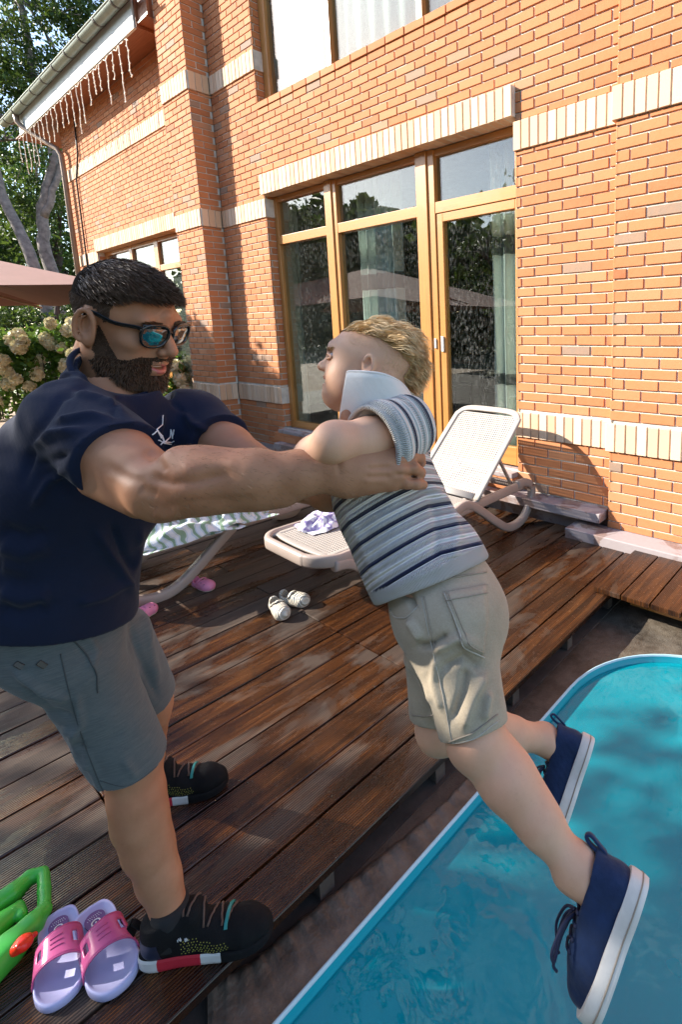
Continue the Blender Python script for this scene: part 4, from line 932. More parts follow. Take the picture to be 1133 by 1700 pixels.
def mat_knit():
    n = N('knit_stripe'); ax = n.attr('ax'); an = n.attr('an'); c = n.coord()
    cream = n.ramp(n.noise(c, 12, 4), [(0.3, (0.76, 0.72, 0.68)), (0.7, (0.84, 0.81, 0.77))])
    per = 0.0385; u = n.math('FRACT', n.math('DIVIDE', ax, per))
    st = n.math('MULTIPLY', n.math('GREATER_THAN', u, 0.0), n.math('LESS_THAN', u, 0.17))
    st = n.math('MULTIPLY', st, n.attr('body'))
    thin = n.math('MULTIPLY', n.math('MULTIPLY', n.math('GREATER_THAN', u, 0.20), n.math('LESS_THAN', u, 0.225)), n.attr('body'))
    col = n.mix(st, cream, (0.012, 0.016, 0.055)); col = n.mix(n.math('MULTIPLY', thin, .6), col, (0.05, 0.05, 0.09))
    rib = n.math('SINE', n.math('MULTIPLY', ax, 6.2832 / 0.0093)); kn = n.math('SINE', n.math('MULTIPLY', an, 260.0)); kn2 = n.math('MULTIPLY', kn, n.math('GREATER_THAN', n.math('SINE', n.math('MULTIPLY', ax, 6.2832 / 0.0186)), -0.1))
    vr = n.math('SINE', n.math('MULTIPLY', an, 330.0))
    hgt = n.mix(n.attr('body'), vr, n.math('ADD', rib, n.math('MULTIPLY', kn2, 0.55)))
    holes = n.math('MULTIPLY', n.math('GREATER_THAN', kn2, 0.6), n.math('LESS_THAN', rib, 0.0)); col = n.mix(n.math('MULTIPLY', n.math('MULTIPLY', holes, 0.5), n.attr('body')), col, (0.22, 0.19, 0.16))
    n.set(color=col, rough=0.95, spec=0.15, sheen=0.2, normal=n.bump(hgt, 0.9, 0.0035)); MT['knit'] = n.m
mat_knit(); mat_cloth('collar_knit', (0.70, 0.66, 0.61), vary=0.05, bump=0.3)
mat_cloth('canvas_navy', (0.012, 0.027, 0.075), 0.9, vary=0.3, bump=0.5, scale=25); simple('sole_white', (0.66, 0.62, 0.56), 0.55, vary=0.12, scale=30); simple('lace_navy', (0.014, 0.018, 0.05), 0.8)
simple('shoe_black', (0.007, 0.007, 0.008), 0.8, vary=0.3, bump=0.5, bscale=400, spec=0.2); simple('shoe_navy', (0.010, 0.018, 0.045), 0.5); simple('shoe_red', (0.48, 0.02, 0.04), 0.55); simple('shoe_midsole', (0.58, 0.57, 0.56), 0.6); simple('shoe_dots', (0.36, 0.34, 0.05), 0.5); simple('shoe_teal', (0.02, 0.22, 0.20), 0.4); simple('lace_brown', (0.10, 0.06, 0.045), 0.8); simple('sock_black', (0.012, 0.012, 0.014), 0.95)
simple('acetate_black', (0.008, 0.008, 0.009), 0.12, spec=0.6)
def mat_lens():
    n = N('sunglass_lens'); z = n.sep(n.coord('Generated'))[2]
    n.set(color=(0.004, 0.018, 0.018), rough=0.03, spec=0.9, coat=1.0); n.b.inputs['Coat Roughness'].default_value = 0.02; n.b.inputs['IOR'].default_value = 1.75; MT['lens'] = n.m
mat_lens(); simple('shorts_stitch', (0.05, 0.06, 0.065), 0.9); simple('lip', (0.46, 0.13, 0.105), 0.35); simple('tooth', (0.75, 0.72, 0.65), 0.25, vary=.02); simple('print_white', (0.75, 0.75, 0.75), 0.7); simple('eye_white', (0.40, 0.38, 0.37), 0.15, vary=.02); simple('eye_dark', (0.02, 0.025, 0.03), 0.1); simple('mouth_dark', (0.05, 0.012, 0.012), 0.5); simple('nail', (0.56, 0.33, 0.26), 0.3)

def pick(V, Nn, px, off=0.0, k=6):
    """points on a surface seen under photo pixels, lifted along the normal"""
    P, dep = proj_px(V); view = V - np.array([0, 0, CAM_H]); view /= np.linalg.norm(view, axis=1, keepdims=True); fr = (Nn * view).sum(1) < -0.05; out = []
    for q in px:
        d = np.linalg.norm(P - np.array(q), axis=1); d = np.where(fr, d, 9e9); near = np.argsort(d)[:40]; dm = dep[near].min(); near = near[dep[near] < dm + .03][:k]; w = 1 / (d[near] + .3); w /= w.sum()
        out.append((V[near] * w[:, None]).sum(0) + (Nn[near] * w[:, None]).sum(0) * off)
    return np.array(out)
def dense(pl, n):
    pl = np.asarray(pl, float); s = np.r_[0, np.cumsum(np.linalg.norm(np.diff(pl, axis=0), axis=1))]; u = np.linspace(0, s[-1], n); return np.stack([np.interp(u, s, pl[:, j]) for j in range(pl.shape[1])], 1)

# ================================================================== THE MAN
man = thing('person', 'bearded man in sunglasses, navy t-shirt and grey shorts, leaning forward to lift the boy', 'person', (-1.5, 0.45, 0.0))
# ---- head, in its own frame (x forward, y left, z up), then placed
def man_head():
    S = SDF((-.15, -.115, -.215), (.145, .115, .165), .0024)
    S.ell((-.016, 0, .045), (.100, .078, .090), .0); S.ell((.035, 0, .020), (.060, .066, .075), .03)
    S.ell((.040, 0, -.040), (.056, .058, .062), .03); S.ell((.036, 0, -.085), (.054, .052, .036), .025); S.ell((.084, 0, -.108), (.020, .024, .019), .02)
    for y in (-1, 1):
        S.ell((.062, y * .045, -.018), (.026, .021, .018), .02); S.cone((.0, y * .056, -.06), (.055, y * .038, -.098), .022, .018, .02)
        S.ell((.055, y * .040, -.055), (.024, .018, .024), .02)
    S.cone((.080, -.040, .034), (.080, .040, .034), .016, .016, .018); S.cone((.088, 0, .036), (.092, 0, .05), .014, .014, .02)
    for y in (-1, 1): S.ell((.100, y * .032, .010), (.020, .018, .013), .012, 'sub')
    S.cone((.094, 0, .022), (.119, 0, -.022), .0085, .0125, .012); S.ell((.117, 0, -.025), (.012, .011, .0105), .006)
    for y in (-1, 1): S.ell((.107, y * .0125, -.029), (.010, .0085, .0085), .006); S.ell((.111, y * .007, -.037), (.006, .0036, .004), .003, 'sub')
    S.cone((.098, 0, -.041), (.098, 0, -.050), .009, .008, .012)
    S.chain([(.080, -.026, -.062), (.096, -.010, -.0555), (.098, 0, -.057), (.096, .010, -.0555), (.080, .026, -.062)], [.005, .0068, .0062, .0068, .005], .006)
    S.chain([(.080, -.025, -.066), (.092, -.010, -.075), (.094, 0, -.076), (.092, .010, -.075), (.080, .025, -.066)], [.005, .0072, .008, .0072, .005], .006)
    S.ell((.098, 0, -.0655), (.013, .020, .0048), .003, 'sub')
    S.ell((.080, 0, -.094), (.012, .02, .009), .01, 'sub')
    for y in (-1, 1):                                       # ears
        R = np.array([unit((1, y * -.25, .15)), unit((.25 * y * 1, y * 1, 0)) * 1, (0, 0, 1)]); R[2] = np.cross(R[0], R[1]); c = np.array((-.012, y * .080, -.002))
        S.ell(c, (.023, .0085, .038), .006, R=R); S.ell(c + np.array((.004, y * .010, .002)), (.0135, .009, .023), .005, 'sub', R=R)
        S.chain([c + np.array((.020 * math.cos(q), y * (.0085 - .0035 * math.cos(q)), .034 * math.sin(q))) for q in np.linspace(math.radians(20), math.radians(245), 12)], [.0042] + [.0046] * 10 + [.004], .003); S.ell(c + np.array((.004, y * .003, -.025)), (.011, .006, .013), .008); S.cone(c + np.array((.012, y * .002, -.004)), c + np.array((.011, y * .002, -.013)), .005, .004, .004); S.chain([c + np.array((.011 * math.cos(q) - .001, y * .0075, .020 * math.sin(q) + .001)) for q in np.linspace(math.radians(95), math.radians(250), 7)], [.0022] * 7, .003)
        S.ell(c + np.array((.002, y * .004, -.029)), (.008, .0055, .009), .005); S.cone(c + np.array((.010, y * .002, -.006)), c + np.array((.009, y * .002, -.013)), .0045, .004, .004)
    S.cone((-.030, 0, -.03), (-.070, 0, -.20), .060, .064, .035); S.cone((.0, 0, -.10), (-.02, 0, -.20), .045, .055, .03)
    for y in (-1, 1): S.cone((-.02, y * .055, -.06), (.0, y * .02, -.20), .016, .015, .02)
    V, F = S.mesh(); return neigh_smooth(V, F, 2), F
MHF = np.array([[0.8562, 0.4279, -0.2894], [-0.4425, 0.8966, 0.0167], [0.2667, 0.1137, 0.957]]); MHS = .94
MHO = np.array([-1.2549, .416, 1.5513]) - RC[0] * .010 + np.array([0, 0, .013])
hV, hF = man_head(); hW = hV @ MHF * MHS + MHO; hN = vnormals(hV, hF)
H2W = lambda P: np.asarray(P, float) @ MHF * MHS + MHO
# ---- joints
Ns, Fs = at(122, 698, .945), at(322, 706, 1.20)
Ne, Nw = at(262, 812, .785), at(556, 779, .800)
Fe, Fw_ = at(440, 785, 1.06), at(545, 818, .97)
Pc, Wa, Ch, Nb = at(86, 1072, 1.12), at(98, 955, 1.08), at(140, 812, 1.05), at(190, 664, 1.065)
Nc = at(184, 627, 1.065); NK = unit(RC.T @ np.array([.62, -.68, -.36]))
RT = unit(Ns - Fs); UPt = unit(Nb - Pc); RT = unit(RT - UPt * (RT @ UPt)); FWt = np.cross(UPt, RT) * -1
if FWt @ np.array([.8, .5, 0]) < 0: FWt = -FWt
TR = np.array([FWt, -RT, UPt])
Nh, Fh = at(134, 1100, 1.13), at(186, 1062, 1.25)
Nk, Na = at(219, 1268, 1.255), atz(283, 1528, .105)
Fk, Fa = np.array([-1.60, .45, .50]), np.array([-1.83, .49, .105])
ndir = unit(np.array([.68, .73, 0])); fdir = unit(np.array([.62, .78, 0]))
# ---- arms with hands
def man_near_arm():
    S = SDF(np.minimum.reduce([Ns, Ne, Nw]) - [.16, .16, .16], np.maximum.reduce([Ns, Ne, Nw, at(702, 800, .84)]) + [.10, .12, .14], .0027)
    mid = Ns * .45 + Ne * .55
    S.chain([Ns, mid, Ne], [.050, .050, .042], .02)
    S.cone(at(175, 735, .865), at(235, 778, .81), .034, .031, .02); S.cone(at(165, 795, .86), at(236, 830, .81), .032, .029, .02)       # biceps, triceps
    S.ell(at(274, 838, .782), (.024, .024, .024), .02)                                                                            # elbow point
    S.chain([Ne, at(335, 797, .765), at(430, 795, .770), at(500, 786, .785), Nw], [.0405, .0415, .038, .0325, .029], .02)
    S.cone(at(300, 770, .765), at(420, 778, .765), .026, .024, .02); S.cone(at(300, 835, .77), at(470, 820, .78), .021, .019, .02)
    S.cone(at(545, 765, .785), at(555, 768, .785), .014, .012, .015)
    # hand on the boy's side
    k = [at(648, 752, .832), at(660, 765, .818), at(663, 782, .812), at(652, 799, .815)]
    w1, w2 = at(578, 768, .800), at(580, 795, .802)
    for q, rr_ in zip(k, (.0165, .0175, .0165, .015)): S.cone(w1 if q is k[0] or q is k[1] else w2, q, .026, rr_, .018)
    S.cone(Nw, at(600, 780, .80), .032, .024, .02)
    tips = [[at(676, 742, .845), at(694, 741, .868), at(698, 746, .892)], [at(682, 758, .828), at(696, 761, .848), at(699, 768, .872)], [at(686, 776, .818), at(697, 785, .832), at(696, 793, .85)], [at(676, 802, .812), at(692, 804, .817), at(703, 805, .826)]]
    for q, tt, r0 in zip(k, tips, (.0100, .0108, .0103, .0092)): S.chain([q, *tt], [r0 + .002, r0, r0 * .95, r0 * .85], .004)
    for q in k: S.ell(q + unit(np.array([0, 0, CAM_H]) - q) * .006, (.010,) * 3, .012)
    S.chain([at(590, 762, .808), at(578, 728, .835), at(578, 690, .848), at(591, 652, .852)], [.018, .0115, .0095, .0080], .010)
    V, F = S.mesh(); V = neigh_smooth(V, F, 2)
    V = folds(V, F, [([(250, 792), (285, 803), (325, 800), (375, 786)], 9, -.0045), ([(300, 782), (340, 772), (400, 770)], 14, .003), ([(255, 850), (275, 858), (300, 848)], 9, .004), ([(295, 836), (350, 832), (430, 828)], 8, -.0025), ([(230, 810), (262, 822)], 9, -.003), ([(170, 772), (215, 795), (240, 800)], 10, -.0025), ([(240, 745), (262, 765), (275, 785)], 8, -.003),
        ([(655, 770), (672, 769), (694, 770)], 3.5, -.0035), ([(655, 788), (675, 789), (692, 795)], 3.5, -.0035), ([(610, 772), (650, 768)], 5, .0018), ([(610, 785), (652, 783)], 5, .0018), ([(605, 798), (645, 799)], 5, .0016), ([(608, 778), (650, 775)], 4, -.0016), ([(606, 792), (648, 791)], 4, -.0016), ([(540, 752), (560, 765), (566, 790)], 6, -.002)])
    return V, F
def man_far_arm():
    S = SDF(np.minimum.reduce([Fs, Fe, Fw_]) - [.12, .12, .12], np.maximum.reduce([Fs, Fe, Fw_]) + [.2, .14, .14], .0032)
    S.chain([Fs, Fs * .5 + Fe * .5, Fe], [.048, .048, .042], .02); S.chain([Fe, Fe * .7 + Fw_ * .3, Fw_], [.040, .041, .028], .02)
    k = [at(612, 792, .985), at(614, 806, .985), at(612, 822, .98), at(606, 836, .975)]
    for q in k: S.cone(Fw_, q, .026, .015, .018)
    for q in k: S.chain([q, q + (at(640, 800, .99) - at(612, 800, .985)), q + (at(660, 800, .97) - at(612, 800, .985))], [.011, .010, .009], .004)
    S.chain([Fw_, at(575, 800, .965), at(590, 776, .95)], [.022, .013, .010], .01)
    V, F = S.mesh(); return neigh_smooth(V, F, 2), F
def man_legs():
    S = SDF(np.minimum.reduce([Nh, Nk, Na, Fk, Fa, Fh]) - [.16, .16, .10], np.maximum.reduce([Nh, Nk, Na, Fk, Fa, Nb]) + [.16, .16, .05], .0042)
    for h, kn, an, fd in ((Nh, Nk, Na, ndir), (Fh, Fk, Fa, fdir)):
        S.chain([h, h * .5 + kn * .5, kn], [.070, .066, .056], .04)
        bk = -fd * .012; side = np.cross(fd, [0, 0, 1.0]) * .012
        S.chain([kn, kn * .82 + an * .18 + bk * .6, kn * .66 + an * .34 + bk * 1.2, kn * .48 + an * .52 + bk * 1.0, kn * .28 + an * .72 + bk * .5, an], [.052, .053, .0525, .0475, .040, .0345], .03)
        S.cone(kn + fd * .020, kn + fd * .016 - np.array([0, 0, .05]), .034, .030, .03); S.cone(kn * .8 + an * .2 + fd * .018, an + fd * .012, .028, .024, .03)
        for sg in (-1, 1): S.ell(an + np.cross(fd, [0, 0, 1.0]) * .026 * sg + [0, 0, .004], (.012,) * 3, .02)
        S.cone(an, an + fd * .04 - [0, 0, .05], .030, .024, .02); S.cone(an, an - fd * .022 - [0, 0, .05], .024, .022, .02)
    S.cone(H2W((-.035, 0, -.05)), Nc - NK * .06, .060, .064, .03); S.cone(H2W((-.062, 0, -.045)), Nc - NK * .05 - RC[0] * .012, .052, .060, .03); S.ell(Pc + UPt * .03, (.07, .09, .08), .04, R=TR); S.cone(Pc, Ch, .09, .09, .05); S.cone(Ch, Nb - UPt * .03, .085, .05, .05)
    V, F = S.mesh(); return neigh_smooth(V, F, 2), F
aV, aF = man_near_arm()
bV, bF = join((hW, hF), (aV, aF), man_far_arm(), man_legs())
mesh_obj('body', bV, bF, ['skin_tan'], man)
# fine hair on the forearm and the shin
def body_hair(V, F, mask, n, L, dirn, name, seed, mat='hair_fine', width=.00032):
    rng = np.random.default_rng(seed); Nn = vnormals(V, F); i = rng.choice(np.where(mask(V))[0], n); d = np.asarray(dirn(V[i]), float)
    return strands(name, V[i], (Nn[i] * .55 + d, Nn[i] * .25 + d), rng.uniform(.5, 1.1, n) * L, width, mat, man, rng, segs=2, spread=.3)
fa_dir = unit(Nw - Ne)
body_hair(aV, aF, lambda V: ((V - Ne) @ fa_dir > .0) & ((V - Nw) @ fa_dir < .03), 2600, .010, lambda P: np.tile(fa_dir + [0, 0, -.5], (len(P), 1)), 'arm_hair', 41)
# ---- scalp hair and beard
def head_hair():
    rng = np.random.default_rng(5); x, y, z = hV.T; ay = abs(y)
    front = np.interp(ay, [0, .03, .055, .075], [.086, .082, .060, .030])                    # hairline seen from above
    low = np.interp(x, [-.13, -.07, -.035, -.012, .0, .018, .032, .055, .09], [-.060, -.052, -.030, .030, .036, .012, .022, .058, .078])
    sc = (z > low) & (x < front + .02 * (z > .09)) & (z > -.07) & ~((ay > .079) & (z < .04))
    sc &= ~((x > .05) & (z < .072))
    ii = np.where(sc)[0]; top = np.clip((z - .050) / .035, 0, 1)
    n = 20000; i = rng.choice(ii, n, p=(.35 + top[ii]) / (.35 + top[ii]).sum()); t = top[i]
    fwd = np.array([1.0, 0, 0]); d0 = hN[i] * (0.42 + .10 * t[:, None]) + np.where(t[:, None] > .2, fwd * 1.0 + np.array([0, 0, .0]), np.array([-.25, 0, -.9])); d1 = np.where(t[:, None] > .2, fwd * 1.2 + np.array([0, 0, -.55]) + hN[i] * .1, np.array([-.35, 0, -1.0]) + hN[i] * .1)
    # the fringe falls to the man's right
    d1 = d1 + np.where((t > .2)[:, None], np.array([0, -.25, 0]), 0)
    L = np.where(t > .2, .018 + .020 * t, .003 + .009 * np.clip((z[i] - .0) / .06, 0, 1)) * rng.uniform(.75, 1.15, n)
    d0w, d1w = d0 @ MHF, d1 @ MHF
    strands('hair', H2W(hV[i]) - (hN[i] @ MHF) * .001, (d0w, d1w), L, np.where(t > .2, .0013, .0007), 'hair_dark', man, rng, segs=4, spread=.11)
    # close cap under the strands so that no scalp shows
    fm = sc[hF].all(1); vi, inv = np.unique(hF[fm], return_inverse=True); cap = hV[vi] + hN[vi] * (.0004 + .003 * top[vi][:, None]); fz = top[hF[fm]].mean(1); mesh_obj('hair', H2W(cap), inv.reshape(-1, 4), ['hair_cap', 'stubble'], man, mi=(fz < .08).astype(int)) if True else mesh_obj('hair', H2W(cap), inv.reshape(-1, 4), ['hair_cap'], man, {'tone': np.full(len(vi), .3), 'along': np.full(len(vi), .25)})
    # beard and moustache
    line = np.interp(x, [-.02, .005, .015, .03, .05, .07, .085, .12], [-.02, .010, -.006, -.034, -.054, -.052, -.041, -.041])
    bd_ = (z < line) & (x > np.interp(z, [-.13, -.10, -.06, 0], [.020, .0, -.012, .0])) & (z > -.145) & ~((x > .074) & (ay < .020) & (z < -.050) & (z > -.084)) & ~((x > .10) & (z > -.043)) & (ay < .0775)
    bd_ |= (x > .078) & (x < .105) & (ay < .034) & (z < -.0415) & (z > -.052)
    ii = np.where(bd_)[0]; n = 7500; pw = np.clip((-z[ii] - .02) / .05, .12, 1) * np.where(x[ii] < .02, .55, 1); i = rng.choice(ii, n, p=pw / pw.sum()); zz = z[i]; ch = np.clip((-zz - .05) / .06, 0, 1)
    d0 = hN[i] * .75 + np.array([.15, 0, -.55]); d1 = hN[i] * .25 + np.array([.10, 0, -1.0]); mo = (zz > -.055) & (x[i] > .07); d1[mo] = hN[i][mo] * .3 + np.stack([np.full(mo.sum(), -.1), np.sign(y[i][mo]) * .8, np.full(mo.sum(), -.7)], 1)
    L = (.0035 + .0080 * ch) * rng.uniform(.7, 1.2, n); L[mo] = .007
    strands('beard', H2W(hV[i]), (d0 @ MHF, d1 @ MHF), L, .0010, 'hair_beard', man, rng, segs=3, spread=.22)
    fm = bd_[hF].all(1); vi, inv = np.unique(hF[fm], return_inverse=True); cap = hV[vi] + hN[vi] * .0018; fz = z[hF[fm]].mean(1); mesh_obj('beard', H2W(cap - hN[vi] * .0013), inv.reshape(-1, 4), ['beard_base', 'stubble'], man, mi=((fz > -.058) | (fz < -.116)).astype(int))
    # brows
    rng2 = np.random.default_rng(8)
    for sg in (-1, 1):
        m = (sg * y > .014) & (sg * y < .052) & (abs(z - (.031 + .003 * np.cos((sg * y - .03) * 60))) < .0035) & (x > .06); i = rng2.choice(np.where(m)[0], 420); d = np.array([-.1, sg * 1.0, .05]); strands('eyebrow', H2W(hV[i]), ((hN[i] * .5 + d) @ MHF, (hN[i] * .15 + d) @ MHF), np.full(420, .009), .0010, 'hair_beard', man, rng2, segs=2, spread=.2)
head_hair()
# lips and teeth
mb = MB(); mb.m = 0
mb.tube(H2W(smoothpath([(.0815, -.025, -.0625), (.099, -.010, -.0565), (.1015, 0, -.0578), (.099, .010, -.0565), (.0815, .025, -.0625)], 17)), np.r_[.0018, np.full(15, .0042), .0018], 8)
mb.tube(H2W(smoothpath([(.0815, -.024, -.0665), (.0955, -.010, -.0745), (.0985, 0, -.0755), (.0955, .010, -.0745), (.0815, .024, -.0665)], 17)), np.r_[.002, np.full(15, .0055), .002], 8)
mb.build('lips', 'lip', man, smooth=True)
mb = MB(); mb.bar(H2W(smoothpath([(.078, -.020, -.064), (.0915, -.009, -.0625), (.0935, 0, -.0625), (.0915, .009, -.0625), (.078, .020, -.064)], 13)), .003, .0062, up=MHF[2]); mb.build('teeth', 'tooth', man, smooth=True)
# ---- sunglasses
sg_t = thing('sunglasses', 'black plastic sunglasses with dark reflective lenses worn by the bearded man', 'sunglasses', H2W((.11, 0, .01)))
fr = MB(); ln_ = MB()
def lens_outline(sg, n=36, k=1.0):
    P = []
    for a in np.linspace(0, 2 * math.pi, n, endpoint=False):
        c, s_ = math.cos(a), math.sin(a); ex = 2.7; r = (abs(c) ** ex + abs(s_) ** ex) ** (-1 / ex); yy = .0288 * r * c; zz = .0238 * r * s_; yy *= 1 + .10 * (zz / .0215); P.append((yy, zz))
    return P
for sg in (-1, 1):
    pos = lambda yy, zz, off=0.0: np.array((.1135 + off - .35 * (yy * sg * sg + .0) * 0 - .22 * abs(sg * .036 + yy * sg * 1.0 * 1) * 1 + .0 - zz * -.10, sg * .0355 + sg * yy, .0085 + zz))
    ring = [H2W(pos(yy, zz)) for yy, zz in lens_outline(sg)]; fr.tube(ring + ring[:2], .0032, 8, caps=False)
    c = H2W(pos(0, 0, .0025)); rr0 = [H2W(pos(yy * .97, zz * .97)) for yy, zz in lens_outline(sg)]; rr1 = [H2W(pos(yy * .5, zz * .5, .0019)) for yy, zz in lens_outline(sg)]
    m = MB(); m.loft([rr0, rr1], cap0=False, cap1=False); m.add([c, *rr1], [(0, 1 + i, 1 + (i + 1) % 36) for i in range(36)]); m.build('lens', 'lens', sg_t, smooth=True)
    hx = pos(.0285, .014); tp = MB(); tp.bar(H2W(smoothpath([hx + (.002, 0, 0), hx + (-.012, sg * .003, .002), (.045, sg * .078, .022), (-.004, sg * .084, .031), (-.022, sg * .083, .016)], 18)), .0035, .0075, up=MHF[2]); tp.build('temple', 'acetate_black', sg_t, smooth=True)
fr.tube(H2W(smoothpath([(.104, -.011, .014), (.1115, 0, .0175), (.104, .011, .014)], 9)), .0036, 8)
for sg in (-1, 1): fr.bar(H2W([(.1135 - .22 * .014, sg * .012, .0275), (.1135 - .22 * .058, sg * .063, .0290)]), .005, .0085, up=MHF[2])
fr.build('frame', 'acetate_black', sg_t, smooth=True)

# ---- t-shirt
def man_shirt():
    allp = np.array([Ns, Fs, Pc, Nb, Ch]); S = SDF(allp.min(0) - [.24, .24, .10], allp.max(0) + [.22, .22, .12], .005)
    S.ell(Ch + UPt * .0 + FWt * .012, (.112, .160, .19), .0, R=TR); S.ell(Wa + FWt * .006, (.116, .152, .17), .05, R=TR); S.ell(Pc + UPt * .06 + FWt * .0, (.118, .155, .11), .05, R=TR)
    S.cone(Wa, Pc - UPt * .03, .112, .118, .05, flat=FWt, fr=.95)
    S.cone(Ns - UPt * .008, Nb - UPt * .02, .060, .060, .05); S.cone(Fs + UPt * .005, Nb - UPt * .02, .066, .060, .05); S.cone(Ch, Nb, .12, .072, .05); S.cone(Nb, Nc - NK * .02, .070, .070, .03); S.ell(Ch - FWt * .05 + RT * .06 + UPt * .06, (.05, .08, .09), .05, R=TR)
    S.ell(Ch + FWt * .06 + RT * .06 + UPt * .05, (.05, .08, .06), .05, R=TR)
    for s0, e0, fr_ in ((Ns, Ne, .60), (Fs, Fe, .40)):
        d = unit(e0 - s0); L = np.linalg.norm(e0 - s0); end = s0 + d * L * fr_
        tilt = unit(d + (UPt * -.15 if fr_ > .5 else 0)); S.cone(s0 - d * .01, s0 + d * (L * fr_ + .05), .073, .0665, .035, cut=[(end, tilt)])
    # neck opening and hem
    S.cone(Nc + NK * .130, Nc + NK * .40, .127, .16, .006, 'sub'); S.cone(Nc + NK * .070, Nc + NK * .30, .078, .10, .008, 'sub'); S.cone(Nc - NK * .02, Nc + NK * .1, .058, .062, .008, 'sub')
    S.ell(H2W((.035, 0, -.150)), (.075, .078, .055), .015, 'sub', R=MHF)
    hp = Pc + UPt * .078; S.plane(hp, -(UPt + FWt * -.10 - RT * .10), .006)
    V, F = S.mesh(); V = neigh_smooth(V, F, 3); Nn = vnormals(V, F)
    V = V + Nn * (noise3(V, 9, 3, 2) * .005 + noise3(V, 22, 4, 2) * .0018)[:, None]
    V = folds(V, F, [
        ([(150, 640), (100, 660), (60, 720), (40, 800)], 7, -0.0075), ([(230, 735), (160, 715), (90, 720), (50, 745)], 7, 0.0135), ([(215, 705), (150, 690), (95, 700)], 6, 0.0105), ([(225, 720), (150, 740), (70, 770)], 6, -0.0120), ([(190, 750), (130, 765), (80, 800), (55, 840)], 7, 0.0120), ([(175, 660), (210, 690), (230, 715)], 6, 0.0090), ([(195, 655), (190, 690), (215, 725)], 5, -0.0090),
        ([(60, 640), (110, 622), (150, 628)], 6, 0.0090), ([(120, 650), (165, 662), (205, 690)], 5, 0.0105),
        ([(0, 905), (40, 915), (80, 900)], 15, 0.0117), ([(0, 880), (45, 895), (78, 885)], 13, -0.0097), ([(0, 980), (40, 995), (85, 985)], 16, 0.0127), ([(0, 1010), (30, 1020), (80, 1005)], 14, -0.0117), ([(5, 935), (50, 945)], 14, 0.0078),
        ([(160, 880), (190, 930), (225, 990)], 7, 0.0105), ([(185, 870), (205, 920), (232, 960)], 6, -0.0090), ([(130, 1000), (170, 990), (215, 965)], 7, 0.0090), ([(235, 880), (228, 930), (222, 960)], 6, 0.0090), ([(270, 690), (262, 720)], 5, 0.0075), ([(300, 680), (320, 705), (345, 715)], 6, 0.0090), ([(285, 665), (310, 690)], 5, -0.0075)], keep=lambda V: np.clip(np.abs((V - (Ns + unit(Ne - Ns) * np.linalg.norm(Ne - Ns) * .60)) @ unit(Ne - Ns)) / .035, 0, 1) ** 1.5)
    return V, F
tV, tF = man_shirt(); mesh_obj('t_shirt', tV, tF, ['tee_navy'], man); tN = vnormals(tV, tF)
# collar rib
ca = unit(np.cross(NK, [0, 0, 1.0])); cb = np.cross(ca, NK); mb = MB()
mb.tube([Nc + (ca * math.cos(a) + cb * math.sin(a)) * .0725 + NK * .016 for a in np.linspace(0, 2 * math.pi, 49)], .0058, 8, caps=False); mb.build('collar', 'tee_navy', man, smooth=True)
# white hand-drawn print on the chest
for pl in ([(270, 690), (268, 706), (262, 718), (266, 728)], [(252, 722), (260, 716), (268, 720), (272, 730)], [(272, 734), (276, 720), (280, 734)], [(281, 733), (283, 712), (286, 728)], [(286, 728), (289, 714)], [(262, 730), (270, 734), (280, 738), (290, 732)], [(266, 738), (274, 726), (284, 738)]):
    mb = MB(); mb.tube(pick(tV, tN, dense(pl, 12), .0015), .0011, 5); mb.build('print', 'print_white', man)
# ---- shorts
def man_shorts():
    S = SDF(np.minimum.reduce([Nh, Nk, Fk, Fh]) - [.2, .2, .06], np.maximum.reduce([Nh, Nk, Fk, Fh, Pc]) + [.2, .2, .14], .0048)
    S.ell(Pc + UPt * .03 + FWt * .01, (.105, .126, .095), .0, R=TR); S.ell(Pc - UPt * .005 + FWt * .04, (.08, .085, .075), .04, R=TR)
    for h, kn, f0 in ((Nh, Nk, .92), (Fh, Fk, .80)):
        d = unit(kn - h); L = np.linalg.norm(kn - h); end = h + d * L * f0
        S.cone(h, h + d * (L * f0 + .06), .083, .078, .03, cut=[(end, d - (ndir if kn is Nk else fdir) * .22)])
    S.plane(Pc + UPt * .13, UPt, .01); S.ell(Pc + UPt * .10, (.106, .142, .10), .03, R=TR)
    V, F = S.mesh(); V = neigh_smooth(V, F, 3); Nn = vnormals(V, F); V = V + Nn * (noise3(V, 8, 13, 2) * .005 + noise3(V, 20, 14, 2) * .002)[:, None]
    return folds(V, F, [([(20, 1110), (70, 1150), (115, 1160)], 7, .009), ([(40, 1140), (85, 1180), (120, 1190)], 6, -.008), ([(60, 1165), (100, 1210), (130, 1215)], 7, .010), ([(85, 1190), (118, 1235), (140, 1240)], 6, -.007), ([(110, 1215), (130, 1260), (150, 1275)], 7, .009), ([(125, 1150), (135, 1200), (120, 1230)], 6, .008), ([(140, 1245), (160, 1290), (170, 1320)], 7, .007), ([(240, 1010), (250, 1070), (262, 1130)], 7, .007), ([(215, 1040), (235, 1100), (262, 1160)], 6, -.006), ([(205, 1260), (225, 1290)], 8, .005), ([(120, 1020), (160, 1080), (150, 1110)], 7, .006)]), F
sV, sF = man_shorts(); mesh_obj('shorts', sV, sF, ['shorts_grey'], man); sN = vnormals(sV, sF)
def mseam(name, pl, r, n=26, off=.0006, m='shorts_stitch'):
    mb = MB(); p = pick(sV, sN, dense(pl, n), off)
    for _ in range(2): p[1:-1] = (p[:-2] + p[1:-1] * 2 + p[2:]) / 4
    mb.tube(p, r, 6); mb.build(name, m, man, smooth=True)
